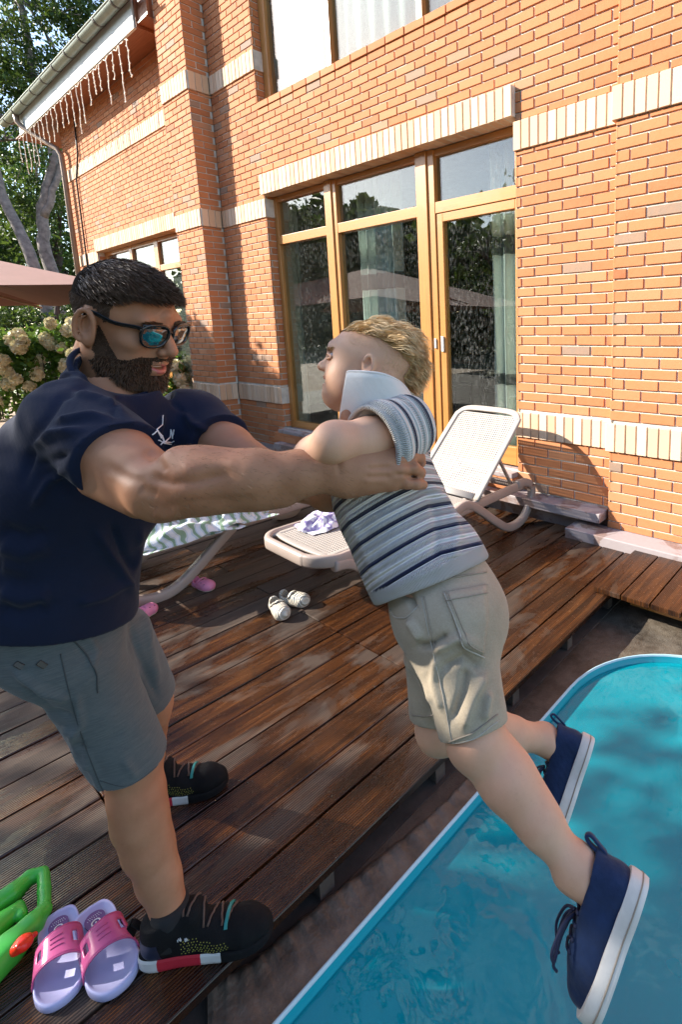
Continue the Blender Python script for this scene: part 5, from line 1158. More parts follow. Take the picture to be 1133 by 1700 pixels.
mseam('side_seam', [(100, 1085), (112, 1140), (128, 1200), (150, 1262), (172, 1318)], .0012); mseam('pocket_edge', [(120, 1062), (142, 1085), (160, 1118), (162, 1150)], .0016); mseam('hem_stitch', [(165, 1296), (200, 1306), (240, 1298), (272, 1282)], .0010)
for q in ((32, 1103), (70, 1102)):
    mb = MB(); p = pick(sV, sN, [(q[0] - 6, q[1] - 3), (q[0] + 6, q[1] + 4)], .003); mb.bar(p, .010, .004, up=unit(np.array([0, 0, CAM_H]) - p[0]), r=.3); mb.build('eyelet', 'black_metal', man)
# ---- trainers and socks
def trainer(name_parent, ankle, fd, label, seed):
    """black trainer with a white and red midsole; local x forward from the heel"""
    up = np.array([0, 0, 1.0]); lt = np.cross(up, fd); o = np.array([ankle[0], ankle[1], 0.0]) - fd * .068
    if abs(o[2]) < 1: o = o + up * .002
    T = lambda P: np.asarray(P, float) @ np.array([fd, lt, up]) + o
    t = thing('trainer', label, 'shoe', o, 'black trainers worn by the man')
    S = SDF((-.03, -.075, .0), (.33, .075, .20), .0026)
    S.chain([(.035, 0, .058), (.10, 0, .058), (.18, 0, .055), (.245, -.002, .052), (.275, -.003, .050)], [.036, .036, .042, .041, .030], .02, flat=(0, 0, 1), fr=1.0)
    S.cone((.04, 0, .06), (.045, 0, .108), .036, .035, .02); S.cone((.06, 0, .10), (.118, 0, .116), .044, .034, .025); S.cone((.050, 0, .10), (.055, 0, .135), .042, .042, .02); S.cone((.10, 0, .085), (.20, 0, .062), .030, .026, .02)
    S.plane((0, 0, .026), (0, 0, -1)); S.cone((.070, 0, .122), (.066, 0, .24), .034, .044, .006, 'sub'); S.plane((.05, 0, .134), (-.28, 0, 1), .004)
    V, F = S.mesh(); V = neigh_smooth(V, F, 2); mi = np.where((V[F].mean(1)[:, 0] < .055) & (V[F].mean(1)[:, 2] < .095), 1, 0)
    mesh_obj('upper', T(V), F, ['shoe_black', 'shoe_navy'], t, mi=mi)
    out = [(-.012, 0), (-.002, .024), (.03, .036), (.09, .034), (.16, .040), (.22, .047), (.265, .043), (.295, .028), (.305, 0), (.297, -.026), (.268, -.042), (.22, -.047), (.16, -.041), (.09, -.036), (.03, -.037), (-.002, -.026)]
    out = smoothpath(out + out[:1], 65)[:-1]
    rise = lambda x: .010 * max(0, (x - .22) / .08) ** 2
    m = MB(); th = lambda x: .034 - .008 * min(1, max(0, x / .25))
    m.loft([[(x * .97 + .003, y * .92, .001 + rise(x)) for x, y in out], [(x, y, .010 + rise(x)) for x, y in out], [(x, y, .006 + th(x) * .75 + rise(x)) for x, y in out], [(x * .985 + .002, y * .93, .004 + th(x) + rise(x)) for x, y in out]])
    V2 = np.concatenate(m.v); m.v = [T(V2)]; cen = [np.mean([V2[i][0] for i in f]) for f in m.f]; m.mi = [0 if c < .045 else (1 if c < .135 else (0 if c < .185 else 2)) for c in cen]
    for i, f in enumerate(m.f):
        if len(f) > 10: m.mi[i] = 2
    m.build('midsole', ['shoe_midsole', 'shoe_red', 'shoe_black'], t)
    # knit dots on the flank, laces, tongue tab with lettering-like marks, teal lace lock, heel pull
    Nn = vnormals(V, F); r = random.Random(seed)
    for sg in (-1, 1):
        m = MB()
        for i in range(15):
            for j in range(6):
                x = .105 + i * .0072 + (j % 2) * .0036; z = .050 + j * .0066 - i * .0007
                if z > .092 - (x - .1) * .30: continue
                k = np.argmin((V[:, 0] - x) ** 2 + (V[:, 2] - z) ** 2 + np.where(sg * V[:, 1] > 0, 0, 9)); p = V[k]; m.ball(T(p), .0014, 1)
        m.build('knit_dots', 'shoe_dots', t)
    m = MB()
    for i in range(6):
        x = .105 + i * .021; zc = [(V[k][2]) for k in [np.argmin((V[:, 0] - x) ** 2 + (V[:, 1]) ** 2 + np.where(V[:, 2] > .05, 0, 9))]][0]
        P = []
        for yy in np.linspace(-.026, .026, 9):
            k = np.argmin((V[:, 0] - (x + .006 * (1 if i % 2 else -1) * yy / .026)) ** 2 + (V[:, 1] - yy) ** 2 + np.where(V[:, 2] > .045, 0, 9)); P.append(V[k] + Nn[k] * .002)
        m.tube(T(P), .0028, 6)
    m.build('laces', 'lace_brown', t, smooth=True)
    m = MB(); P = [V[np.argmin((V[:, 0] - .205) ** 2 + (V[:, 1] - yy) ** 2 + np.where(V[:, 2] > .04, 0, 9))] + np.array((0, 0, .004)) for yy in np.linspace(-.034, .034, 9)]; m.bar(T(P), .008, .005, up=up); m.build('lace_lock', 'shoe_teal', t)
    m = MB(); m.bar(T(smoothpath([(.0, 0, .10), (-.016, 0, .118), (-.026, 0, .112), (-.014, 0, .085)], 10)), .018, .003, up=fd); m.build('heel_pull', 'shoe_black', t)
    m = MB(); m.bar(T([(.082, 0, .128), (.098, 0, .145)]), .038, .006, up=unit(fd + up * .6)); tg = m.build('tongue', 'shoe_black', t)
    m = MB()
    for sgn, zz in ((1, .108), (1, .100)):
        pass
    for i, (x, z, w) in enumerate(((.083, .098, .020), (.100, .093, .012), (.113, .088, .012))):
        for j in range(5):
            k = np.argmin((V[:, 0] - (x + j * .0016)) ** 2 + (V[:, 2] - (z + (j % 2) * .004 - .004)) ** 2 + np.where(V[:, 1] < 0, 0, 9)); p = V[k] + Nn[k] * .001; m.bar(T([p - np.array((0, 0, w * .3)), p + np.array((0, -.001, w * .3))]), .0016, .0012, up=-lt)
    m.build('tongue_lettering', 'print_white', t)
    s2 = MB(); s2.tube([np.array(ankle) + np.array([0, 0, q]) + fd * e for q, e in ((-.045, .0), (-.01, 0), (.03, .003), (.052, .004), (.054, .004))], [.043, .043, .043, .042, .034], 24); s2.build('sock', 'sock_black', t, smooth=True)
    return t
trainer(man, Na, ndir, 'black trainer with a red and white midsole on the foot nearest the pool', 3)
trainer(man, Fa, fdir, 'black trainer half hidden behind the man\'s bare shin', 4)

# ================================================================== THE BOY
Kp, Kc, Kn = at(742, 1008, .868), at(648, 815, .925), at(636, 690, .952)
boy = thing('person', 'small blond boy in a striped knit polo and sand shorts, held over the pool', 'person', (Kp[0], Kp[1], 0.45))
UPk = unit(Kn - Kp); FWk = unit(np.array([-.80, -.58, -.1])); FWk = unit(FWk - UPk * (FWk @ UPk)); LTk = np.cross(UPk, FWk); KR = np.array([FWk, LTk, UPk])
FWh = unit(np.array([-.66, -.75, 0])); 
FWh = unit(FWh + .45 * unit(np.array([-.75, .66, 0]))); FWh = unit(FWh - UPk * (FWh @ UPk)); LTh = np.cross(UPk, FWh); HR = np.array([FWh, LTh, UPk])
KHF = frame((-.785 + .05, -.574 - .045, .225), (.0341, .3352, .9415)); KHS = .93; KHO = at(612, 606, .866) - np.array([-.004, .072, -.002]) @ KHF * KHS
K2W = lambda P: np.asarray(P, float) @ KHF * KHS + KHO
def boy_head():
    S = SDF((-.125, -.10, -.16), (.115, .10, .11), .0022)
    S.ell((-.008, 0, .022), (.086, .070, .067), .0); S.ell((.030, 0, .012), (.047, .058, .056), .02); S.ell((.034, 0, -.032), (.047, .052, .045), .025)
    S.ell((.056, 0, -.064), (.020, .022, .017), .02); S.cone((.0, 0, -.05), (.045, 0, -.062), .036, .028, .02)
    for y in (-1, 1):
        S.ell((.040, y * .034, -.030), (.025, .021, .026), .018); S.ell((.082, y * .027, .006), (.013, .013, .010), .010, 'sub'); S.cone((-.03, y * .04, -.03), (.03, y * .034, -.052), .026, .022, .02)
        R = np.array([unit((1, y * -.25, .1)), unit((.25 * y, y, 0)), (0, 0, 1)]); R[2] = np.cross(R[0], R[1]); c = np.array((-.004, y * .068, -.002))
        S.ell(c, (.0110, .006, .0180), .005, R=R); S.ell(c + np.array((.002, y * .007, .001)), (.0062, .006, .0105), .003, 'sub', R=R)
        S.chain([c + np.array((.0095 * math.cos(q), y * (.007 - .003 * math.cos(q)), .0165 * math.sin(q))) for q in np.linspace(math.radians(20), math.radians(245), 11)], [.0026] + [.0030] * 9 + [.0026], .0025); S.ell(c + np.array((.0, y * .004, -.0155)), (.005, .004, .005), .004)
    S.cone((.074, 0, .022), (.078, 0, .026), .012, .012, .02)
    S.cone((.078, 0, .008), (.091, 0, -.012), .0065, .0085, .010); S.ell((.0925, 0, -.0135), (.0085, .0085, .0075), .005)
    for y in (-1, 1): S.ell((.086, y * .008, -.0165), (.0065, .006, .0058), .005); S.ell((.088, y * .005, -.0215), (.004, .0026, .003), .002, 'sub')
    S.chain([(.064, -.020, -.030), (.078, -.008, -.0335), (.080, 0, -.0335), (.078, .008, -.0335), (.064, .020, -.030)], [.004, .0055, .0055, .0055, .004], .006)
    S.chain([(.064, -.019, -.036), (.074, -.008, -.046), (.0755, 0, -.0475), (.074, .008, -.046), (.064, .019, -.036)], [.004, .0055, .006, .0055, .004], .006)
    S.ell((.078, 0, -.0395), (.015, .022, .0068), .003, 'sub'); S.ell((.062, .021, -.032), (.006, .004, .004), .004, 'sub'); S.ell((.062, -.021, -.032), (.006, .004, .004), .004, 'sub')
    S.cone((-.022, 0, -.03), (-.045, 0, -.15), .047, .050, .03)
    V, F = S.mesh(); return neigh_smooth(V, F, 2), F
kV, kF = boy_head(); kN = vnormals(kV, kF); kW = K2W(kV)
Ks, Ke, Kh_ = at(668, 722, .870), at(556, 734, .775), at(484, 790, .87)
Kfs = Kn - LTk * .105 - UPk * .05
nH, nK, nA = at(750, 1033, .815), at(791, 1226, .768), at(968, 1476, .718)
fH, fK, fA = at(728, 1025, .915), at(732, 1205, .90), at(925, 1255, 1.02)
def shoe_frame(heel, toe, ank):
    fd = unit(toe - heel); up = unit((ank - heel) - fd * ((ank - heel) @ fd)); return np.array([fd, np.cross(up, fd), up]), heel - fd * .004
SHN = (at(1074, 1472, .705), at(985, 1712, .665), at(962, 1462, .722)); SHF = (at(985, 1235, 1.02), at(938, 1372, .965), at(905, 1245, 1.02))
BN, ON = shoe_frame(*SHN); BF, OF = shoe_frame(*SHF)
nA, nT = np.array([.038, 0, .088]) @ BN + ON, np.array([.050, 0, .045]) @ BN + ON; fA, fT = np.array([.038, 0, .088]) @ BF + OF, np.array([.050, 0, .045]) @ BF + OF
def boy_body():
    S = SDF(np.minimum.reduce([nA, fA, Kn, Kp, Kfs, Ke, Kh_]) - [.12, .12, .10], np.maximum.reduce([nA, fA, Kn, Kp, nH, Ke]) + [.14, .14, .12], .0031)
    S.ell(Kc, (.066, .088, .11), .0, R=KR); S.ell(Kp, (.066, .078, .075), .03, R=HR); S.cone(Kc, Kp, .075, .078, .05); S.cone(Kc, Kn, .075, .050, .03); S.cone(Kn + UPk * .01, K2W((-.03, 0, -.06)), .047, .047, .02)
    S.chain([Kn + LTk * .055 - UPk * .015, Ks, Ks * .5 + Ke * .5, Ke], [.034, .033, .031, .0270], .02); S.cone(Ks * .75 + Ke * .25 - [0, 0, .008], Ks * .35 + Ke * .65 - [0, 0, .008], .027, .026, .02)
    S.chain([Ke, Ke * .6 + Kh_ * .4, Kh_], [.0300, .030, .023], .02)
    S.cone(Kh_, Kh_ + unit(Kh_ - Ke) * .05, .024, .020, .015)
    for j in range(4): q = Kh_ + unit(Kh_ - Ke) * .05 + UPk * (.018 - j * .011); S.chain([q, q + unit(Kh_ - Ke) * .022, q + unit(Kh_ - Ke) * .038 - FWk * -.004], [.0075, .007, .006], .004)
    S.chain([Kh_, Kh_ + unit(Kh_ - Ke) * .02 + UPk * .03, Kh_ + unit(Kh_ - Ke) * .045 + UPk * .042], [.012, .009, .007], .006)
    e2 = at(540, 775, 1.02); w2 = at(478, 800, 1.0); S.chain([Kfs, e2, w2], [.038, .030, .022], .02); S.cone(w2, w2 + unit(w2 - e2) * .06, .022, .016, .01)
    for h, kn, an, bd in ((nH, nK, nA, at(850, 1290, .80) - at(850, 1330, .745)), (fH, fK, fA, at(830, 1180, .97) - at(830, 1240, .97))):
        b = unit(bd); S.chain([h, h * .5 + kn * .5, kn], [.042, .041, .0395], .02)
        S.chain([kn, kn * .68 + an * .32, kn * .35 + an * .65, an], [.0385, .0360, .0290, .0240], .02); S.cone(kn * .78 + an * .22 + b * .012, kn * .52 + an * .48 + b * .010, .029, .027, .03)
        S.ell(kn - b * .010, (.033,) * 3, .02)
        for sg in (-1, 1): S.ell(an + np.cross(unit(an - kn), b) * .019 * sg - unit(an - kn) * .004, (.0115,) * 3, .018)
    S.cone(nA, nT, .0255, .022, .02); S.cone(fA, fT, .0255, .022, .02)
    V, F = S.mesh(); return neigh_smooth(V, F, 2), F
jV, jF = join((kW, kF), boy_body()); mesh_obj('body', jV, jF, ['skin_fair'], boy)
# eyes, lashes, brows, mouth
for sg in (-1, 1):
    m = MB(); m.ball(K2W((.0685, sg * .027, .005)), .0086, 3); m.build('eye', 'eye_white', boy, smooth=True)
    m = MB(); m.ball(K2W((.0752, sg * .0275, .0042)), .0040, 2, (1, 1, 1)); m.build('iris', 'eye_dark', boy, smooth=True)
    m = MB(); m.tube(K2W(smoothpath([(.077, sg * .016, .0055), (.0805, sg * .026, .0082), (.076, sg * .035, .0068), (.069, sg * .042, .0025)], 12)), np.linspace(.0034, .0022, 12), 6); m.tube(K2W(smoothpath([(.076, sg * .017, .0015), (.079, sg * .026, -.0005), (.0745, sg * .035, .0005), (.069, sg * .041, .0015)], 12)), np.linspace(.003, .002, 12), 6); m.build('eyelid', 'skin_fair', boy, smooth=True)
    rng2 = np.random.default_rng(60 + sg); x, y, z = kV.T; mk = (sg * y > .013) & (sg * y < .040) & (abs(z - .0195) < .003) & (x > .05); i = rng2.choice(np.where(mk)[0], 160); d = np.array([-.1, sg * 1.0, -.05]); strands('eyebrow', K2W(kV[i]), ((kN[i] * .3 + d) @ KHF, (kN[i] * .1 + d) @ KHF), np.full(160, .006), .0006, 'hair_blond', boy, rng2, segs=2, spread=.2)
m = MB(); m.bar(K2W(smoothpath([(.062, -.0155, -.0365), (.0715, -.007, -.0375), (.0735, 0, -.0377), (.0715, .007, -.0375), (.062, .0155, -.0365)], 13)), .003, .005, up=KHF[2]); m.build('teeth', 'tooth', boy, smooth=True)
m = MB(); m.tube(K2W(smoothpath([(.065, -.020, -.0315), (.0795, -.008, -.0350), (.0815, 0, -.0350), (.0795, .008, -.0350), (.065, .020, -.0315)], 15)), np.r_[.001, np.full(13, .0024), .001], 6); m.tube(K2W(smoothpath([(.065, -.019, -.0365), (.0755, -.008, -.0450), (.077, 0, -.0462), (.0755, .008, -.0450), (.065, .019, -.0365)], 15)), np.r_[.001, np.full(13, .003), .001], 6); m.build('lips', 'lip', boy, smooth=True)
def boy_hair():
    rng = np.random.default_rng(15); x, y, z = kV.T; ay = abs(y)
    line = np.interp(x, [-.095, -.088, -.07, -.045, -.01, .03, .06, .08], [-.030, -.010, .020, .037, .050, .056, .056, .060])
    line = np.where(ay < .045, np.maximum(np.interp(x, [-.10, -.088, -.06, .0, .06], [-.06, -.040, .0, .05, .055]), -.065), line)
    sc = (z > line) & (x < .062 + .012 * (1 - ay / .06)) & (z > -.055)
    ii = np.where(sc)[0]; n = 6500; i = rng.choice(ii, n); bk = np.clip((-x[i] - .02) / .06, 0, 1)[:, None]
    # swept back from the forehead, falling and curling over the nape
    d0 = kN[i] * .30 + np.array([-.85, 0, .0]) + np.stack([0 * x[i], np.sign(y[i]) * .15, 0 * x[i]], 1); d1 = np.array([-1.0, 0, -.25]) * (1 - bk) + np.array([-.10, 0, -1.0]) * bk + np.stack([0 * x[i], np.sign(y[i]) * .30, -.25 * (ay[i] / .05)], 1) + kN[i] * .25
    # wavy locks: every strand leans towards the tip of the lock it grows in
    nk = 130; sd = rng.choice(n, nk, replace=False); R0 = kV[i]; cl = np.argmin(((R0[:, None, :] - R0[sd][None]) ** 2).sum(2), 1); cen = rng.normal(size=(nk, 3)) * np.array([.16, .28, .18])
    L = ((.036 + .018 * rng.random(nk)) * np.where(R0[sd][:, 0] < -.06, .62, 1.0))[cl] * rng.uniform(.75, 1.08, n); base1 = d1[sd][cl] + cen[cl]; d1 = base1 + (R0[sd][cl] - R0) * 26; d0 = d0 + (cen[cl]) * .35
    ph = rng.uniform(0, 6.28, nk)[cl]
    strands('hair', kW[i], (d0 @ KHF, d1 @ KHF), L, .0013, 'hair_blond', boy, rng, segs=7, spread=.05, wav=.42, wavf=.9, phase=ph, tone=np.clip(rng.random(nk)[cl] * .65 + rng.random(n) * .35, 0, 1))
    fm = sc[kF].all(1); vi, inv = np.unique(kF[fm], return_inverse=True); cap = kV[vi] + kN[vi] * .0025; mesh_obj('hair', K2W(cap), inv.reshape(-1, 4), ['hair_blond'], boy, {'tone': np.full(len(vi), .15), 'along': np.full(len(vi), .1)})
    # clipped sides
    side = (z > np.interp(x, [-.09, -.05, .0, .03, .05], [-.05, -.03, .012, .02, .045])) & ~sc & (x < .05) & ~((ay > .062) & (z < .03) & (x > -.025)); i = rng.choice(np.where(side)[0], 5200)
    strands('clipped_hair', kW[i], ((kN[i] * .5 + np.array([-.5, 0, -.6])) @ KHF, (kN[i] * .4 + np.array([-.5, 0, -.8])) @ KHF), np.full(len(i), .0026), .0003, 'hair_blond', boy, rng, segs=1, spread=.2)
boy_hair()
# ---- knitted polo
def boy_shirt():
    S = SDF(np.minimum.reduce([Kn, Kp, Ks]) - [.17, .17, .10], np.maximum.reduce([Kn, Kp, Ks]) + [.17, .17, .12], .0036)
    mid = Kc * .45 + Kp * .55; lo = Kp + UPk * .045
    S.ell(Kc - UPk * .015 + FWk * .012, (.084, .094, .115), .0, R=KR); S.ell(mid + FWk * .008, (.092, .102, .105), .05, R=KR); S.ell(lo, (.092, .106, .085), .05, R=HR); S.cone(Kc, Kn - UPk * .01, .088, .056, .04)
    S.cone(Kn + LTk * .05 - UPk * .025, Ks + np.array([0, 0, .008]), .048, .052, .03); S.cone(Kn - LTk * .05 - UPk * .03, Kfs, .055, .052, .04)
    S.cone(Kn, Kn + UPk * .2, .047, .055, .01, 'sub')
    S.plane(Kp + UPk * .048, -(UPk + FWk * .02 + LTk * .06), .004)
    ad = unit(Ke - Ks); S.cone(Ks + ad * .005, Ks + ad * .2, .042, .042, .008, 'sub')
    S.cone(Kp - UPk * .02, Kp + UPk * .055, .083, .083, .004, 'sub')
    V, F = S.mesh(); V = neigh_smooth(V, F, 3); Nn = vnormals(V, F); V = V + Nn * (noise3(V, 12, 23, 2) * .0035)[:, None]
    V = folds(V, F, [([(700, 800), (745, 835), (760, 890), (748, 930)], 9, .008), ([(610, 850), (660, 835), (700, 812)], 7, -.004), ([(640, 985), (700, 955), (745, 935)], 6, .004), ([(575, 850), (600, 900), (625, 960)], 8, .004), ([(770, 850), (790, 890), (800, 915)], 7, .006), ([(720, 830), (728, 880), (722, 930)], 7, -.006)])
    return V, F
pV, pF = boy_shirt()
mid_axis = (Kn - pV) @ UPk; rel = pV - Kn - np.outer((pV - Kn) @ UPk, UPk); an = np.arctan2(rel @ LTk, rel @ FWk)
hemd = (pV - (Kp + UPk * .048)) @ unit(UPk + FWk * .02 + LTk * .06)
mesh_obj('polo_shirt', pV, pF, ['knit'], boy, {'ax': mid_axis - np.where(rel @ FWk > -.035, .16 * (rel @ FWk + .035), -.12 * (rel @ FWk + .035)) + .004, 'an': an, 'body': (hemd > .024).astype(float)}); pN = vnormals(pV, pF)
# sleeve: a short wide tube with a ribbed cuff, open towards the elbow
ad = unit(Ke * .62 + (Ks + np.array([0, 0, -.06])) * .38 - Ks); c0 = Ks - ad * .024 + np.array([0, 0, .009]); sa = unit(np.cross(ad, UPk)); sb = np.cross(sa, ad)
def sleeve(name, c0, ad, L0, L1, r0, r1, m, thick, ax0, body):
    a_ = unit(np.cross(ad, UPk)); b_ = np.cross(a_, ad); G = []; at_ = []; nn = 60
    for s_, r_ in [(u, r0 + (r1 - r0) * u + .003 * math.sin(u * 9)) for u in np.linspace(0, 1, 12)] + [(1.0, r1 - thick)] + [(u, r1 - thick) for u in (.7, .3)]:
        for a in np.linspace(0, 2 * math.pi, nn, endpoint=False):
            w = 1 + .05 * math.sin(a * 3 + 1) ; G.append(c0 + ad * (L0 + (L1 - L0) * s_ + .010 * math.cos(a)) + (a_ * math.cos(a) * 1.08 + b_ * math.sin(a)) * r_ * w); at_.append((ax0 + s_ * (L1 - L0), a, body))
    G = np.array(G); m_ = len(G) // nn; F_ = np.array([(i * nn + j, i * nn + (j + 1) % nn, (i + 1) * nn + (j + 1) % nn, (i + 1) * nn + j) for i in range(m_ - 1) for j in range(nn)]); at_ = np.array(at_)
    return mesh_obj(name, G, F_, [m], boy, {'ax': at_[:, 0], 'an': at_[:, 1] * .35, 'body': at_[:, 2]})
sleeve('sleeve', c0, ad, 0.0, .074, .048, .0600, 'knit', .004, -.010, 1.0); sleeve('cuff', c0, ad, .070, .092, .0592, .0575, 'knit', .004, .0, 0.0)
# stand-up collar
topE = [(577, 619, .845), (582, 617.5, .843), (608, 618, .836), (640, 623, .842), (668, 638, .866), (685, 662, .910), (684, 668, .97), (650, 652, 1.02), (605, 648, 1.03)]
botE = [(565, 700, .852), (568, 699, .850), (602, 694, .842), (640, 690, .846), (674, 692, .866), (694, 698, .915), (690, 700, .975), (650, 695, 1.02), (610, 692, 1.03)]
tp, bt = smoothpath([at(*q) for q in topE], 60), smoothpath([at(*q) for q in botE], 60)
m = MB(); m.grid([tp * (1 - u) + bt * u + (unit(np.array([0, 0, CAM_H]) - Kn) * (.006 * math.sin(u * 3.1) + .0035 * np.sin(np.linspace(0, 14, 60))[:, None] * u * (1 - u) * 3)) for u in np.linspace(0, 1, 8)]); m.build('collar', 'collar_knit', boy, smooth=True, solid=.0045)
m = MB(); m.tube(tp, .0028, 8); m.build('collar_edge', 'collar_knit', boy, smooth=True)
# ---- shorts
def boy_shorts():
    S = SDF(np.minimum.reduce([nH, nK, fK, fH, Kp]) - [.14, .14, .06], np.maximum.reduce([nH, nK, fK, fH, Kp]) + [.14, .14, .11], .0034)
    S.ell(Kp - UPk * .0, (.084, .098, .085), .0, R=HR); S.ell(Kp - UPk * .035 - FWh * .022, (.068, .088, .07), .04, R=HR); S.cone(Kp, Kp + UPk * .07, .085, .082, .03)
    for h, kn, f0, r1 in ((nH, nK, .93, .0495), (fH, fK, .90, .050)):
        d = unit(kn - h); L = np.linalg.norm(kn - h); end = h + d * L * f0; S.cone(h, h + d * (L * f0 + .05), .064, r1, .03, cut=[(end, d)])
        S.cone(end - d * .008, end + d * .06, r1 - .006, r1 - .005, .003, 'sub')
    S.plane(Kp + UPk * .068, UPk, .004)
    V, F = S.mesh(); V = neigh_smooth(V, F, 3); Nn = vnormals(V, F); V = V + Nn * (noise3(V, 11, 33, 2) * .003 + noise3(V, 28, 34, 2) * .0012)[:, None]
    return folds(V, F, [([(690, 1075), (720, 1070), (745, 1055)], 6, -0.0102), ([(665, 1085), (700, 1120), (720, 1170)], 8, 0.0085), ([(720, 1080), (760, 1060), (790, 1075)], 8, 0.0102), ([(735, 1110), (770, 1090), (800, 1110)], 7, -0.0085), ([(770, 1210), (785, 1160), (805, 1120)], 7, 0.0102), ([(750, 1200), (770, 1150), (775, 1110)], 7, -0.0085), ([(805, 1195), (812, 1150)], 6, 0.0085), ([(700, 1060), (680, 1030)], 6, 0.0102), ([(725, 1090), (722, 1130), (735, 1180)], 6, 0.0068), ([(690, 1010), (680, 990), (665, 985)], 5, -0.0102)]), F
oV, oF = boy_shorts(); mesh_obj('shorts', oV, oF, ['denim_sand'], boy); oN = vnormals(oV, oF)
def seam(name, pl, r, m, n=24, off=.0012, flat=False):
    mb = MB(); p = pick(oV, oN, dense(pl, n), off)
    for _ in range(2): p[1:-1] = (p[:-2] + p[1:-1] * 2 + p[2:]) / 4
    mb.tube(p, r, 6); return mb.build(name, m, boy, smooth=True)
# pocket flap: a patch a little proud of the seat, double stitched
pk = [(738, 985), (808, 972), (812, 1030), (803, 1092), (768, 1070), (756, 1030)]
P4 = np.array([[np.array(pk[0]) * (1 - u) + np.array(pk[1]) * u for u in np.linspace(.03, .97, 9)], [np.array((752, 1030)) * (1 - u) + np.array((811, 1032)) * u for u in np.linspace(.03, .97, 9)], [np.array((768, 1070)) * (1 - u) + np.array((803, 1088)) * u for u in np.linspace(.03, .97, 9)]])
rows = []
for v in np.linspace(0, 2, 11): i = min(1, int(v)); f = v - i; rows.append(pick(oV, oN, P4[i] * (1 - f) + P4[i + 1] * f, .0028))
m = MB(); m.grid(rows); m.build('back_pocket', 'denim_sand', boy, smooth=True, solid=.002)
seam('pocket_edge', [pk[0], (756, 1030), (768, 1070), (803, 1092)], .0013, 'denim_edge', 30, .003); seam('pocket_edge', [pk[0], pk[1]], .0012, 'denim_stitch', 18, .003); seam('pocket_stitch', [(740, 999), (808, 986)], .0010, 'denim_stitch', 18, .0045); seam('pocket_stitch', [(746, 990), (764, 1032), (776, 1068), (801, 1083)], .0009, 'denim_stitch', 24, .0045)
seam('side_seam', [(700, 990), (712, 1050), (720, 1085), (735, 1150), (752, 1236)], .0009, 'denim_edge', 40, .0005); seam('side_stitch', [(705, 990), (717, 1050), (724, 1085)], .0008, 'denim_stitch', 24, .001)
seam('front_pocket', [(648, 1012), (656, 1026), (676, 1026), (698, 1004)], .0014, 'denim_edge', 24, .0005); seam('waistband_seam', [(645, 992), (680, 978), (715, 966), (760, 958), (808, 950)], .0013, 'denim_stitch', 40, .001)
seam('hem', [(745, 1232), (785, 1218), (826, 1186)], .0012, 'denim_stitch', 24, .001); seam('hem', [(748, 1243), (788, 1228), (829, 1196)], .0012, 'denim_edge', 24, .0); seam('hem', [(686, 1187), (712, 1190)], .0012, 'denim_stitch', 12, .001)
m = MB(); p = pick(oV, oN, dense([(700, 942), (713, 972)], 6), .004); m.bar(p, .012, .003, up=unit(np.array([0, 0, CAM_H]) - p[0]), r=.3); m.build('belt_loop', 'denim_edge', boy)
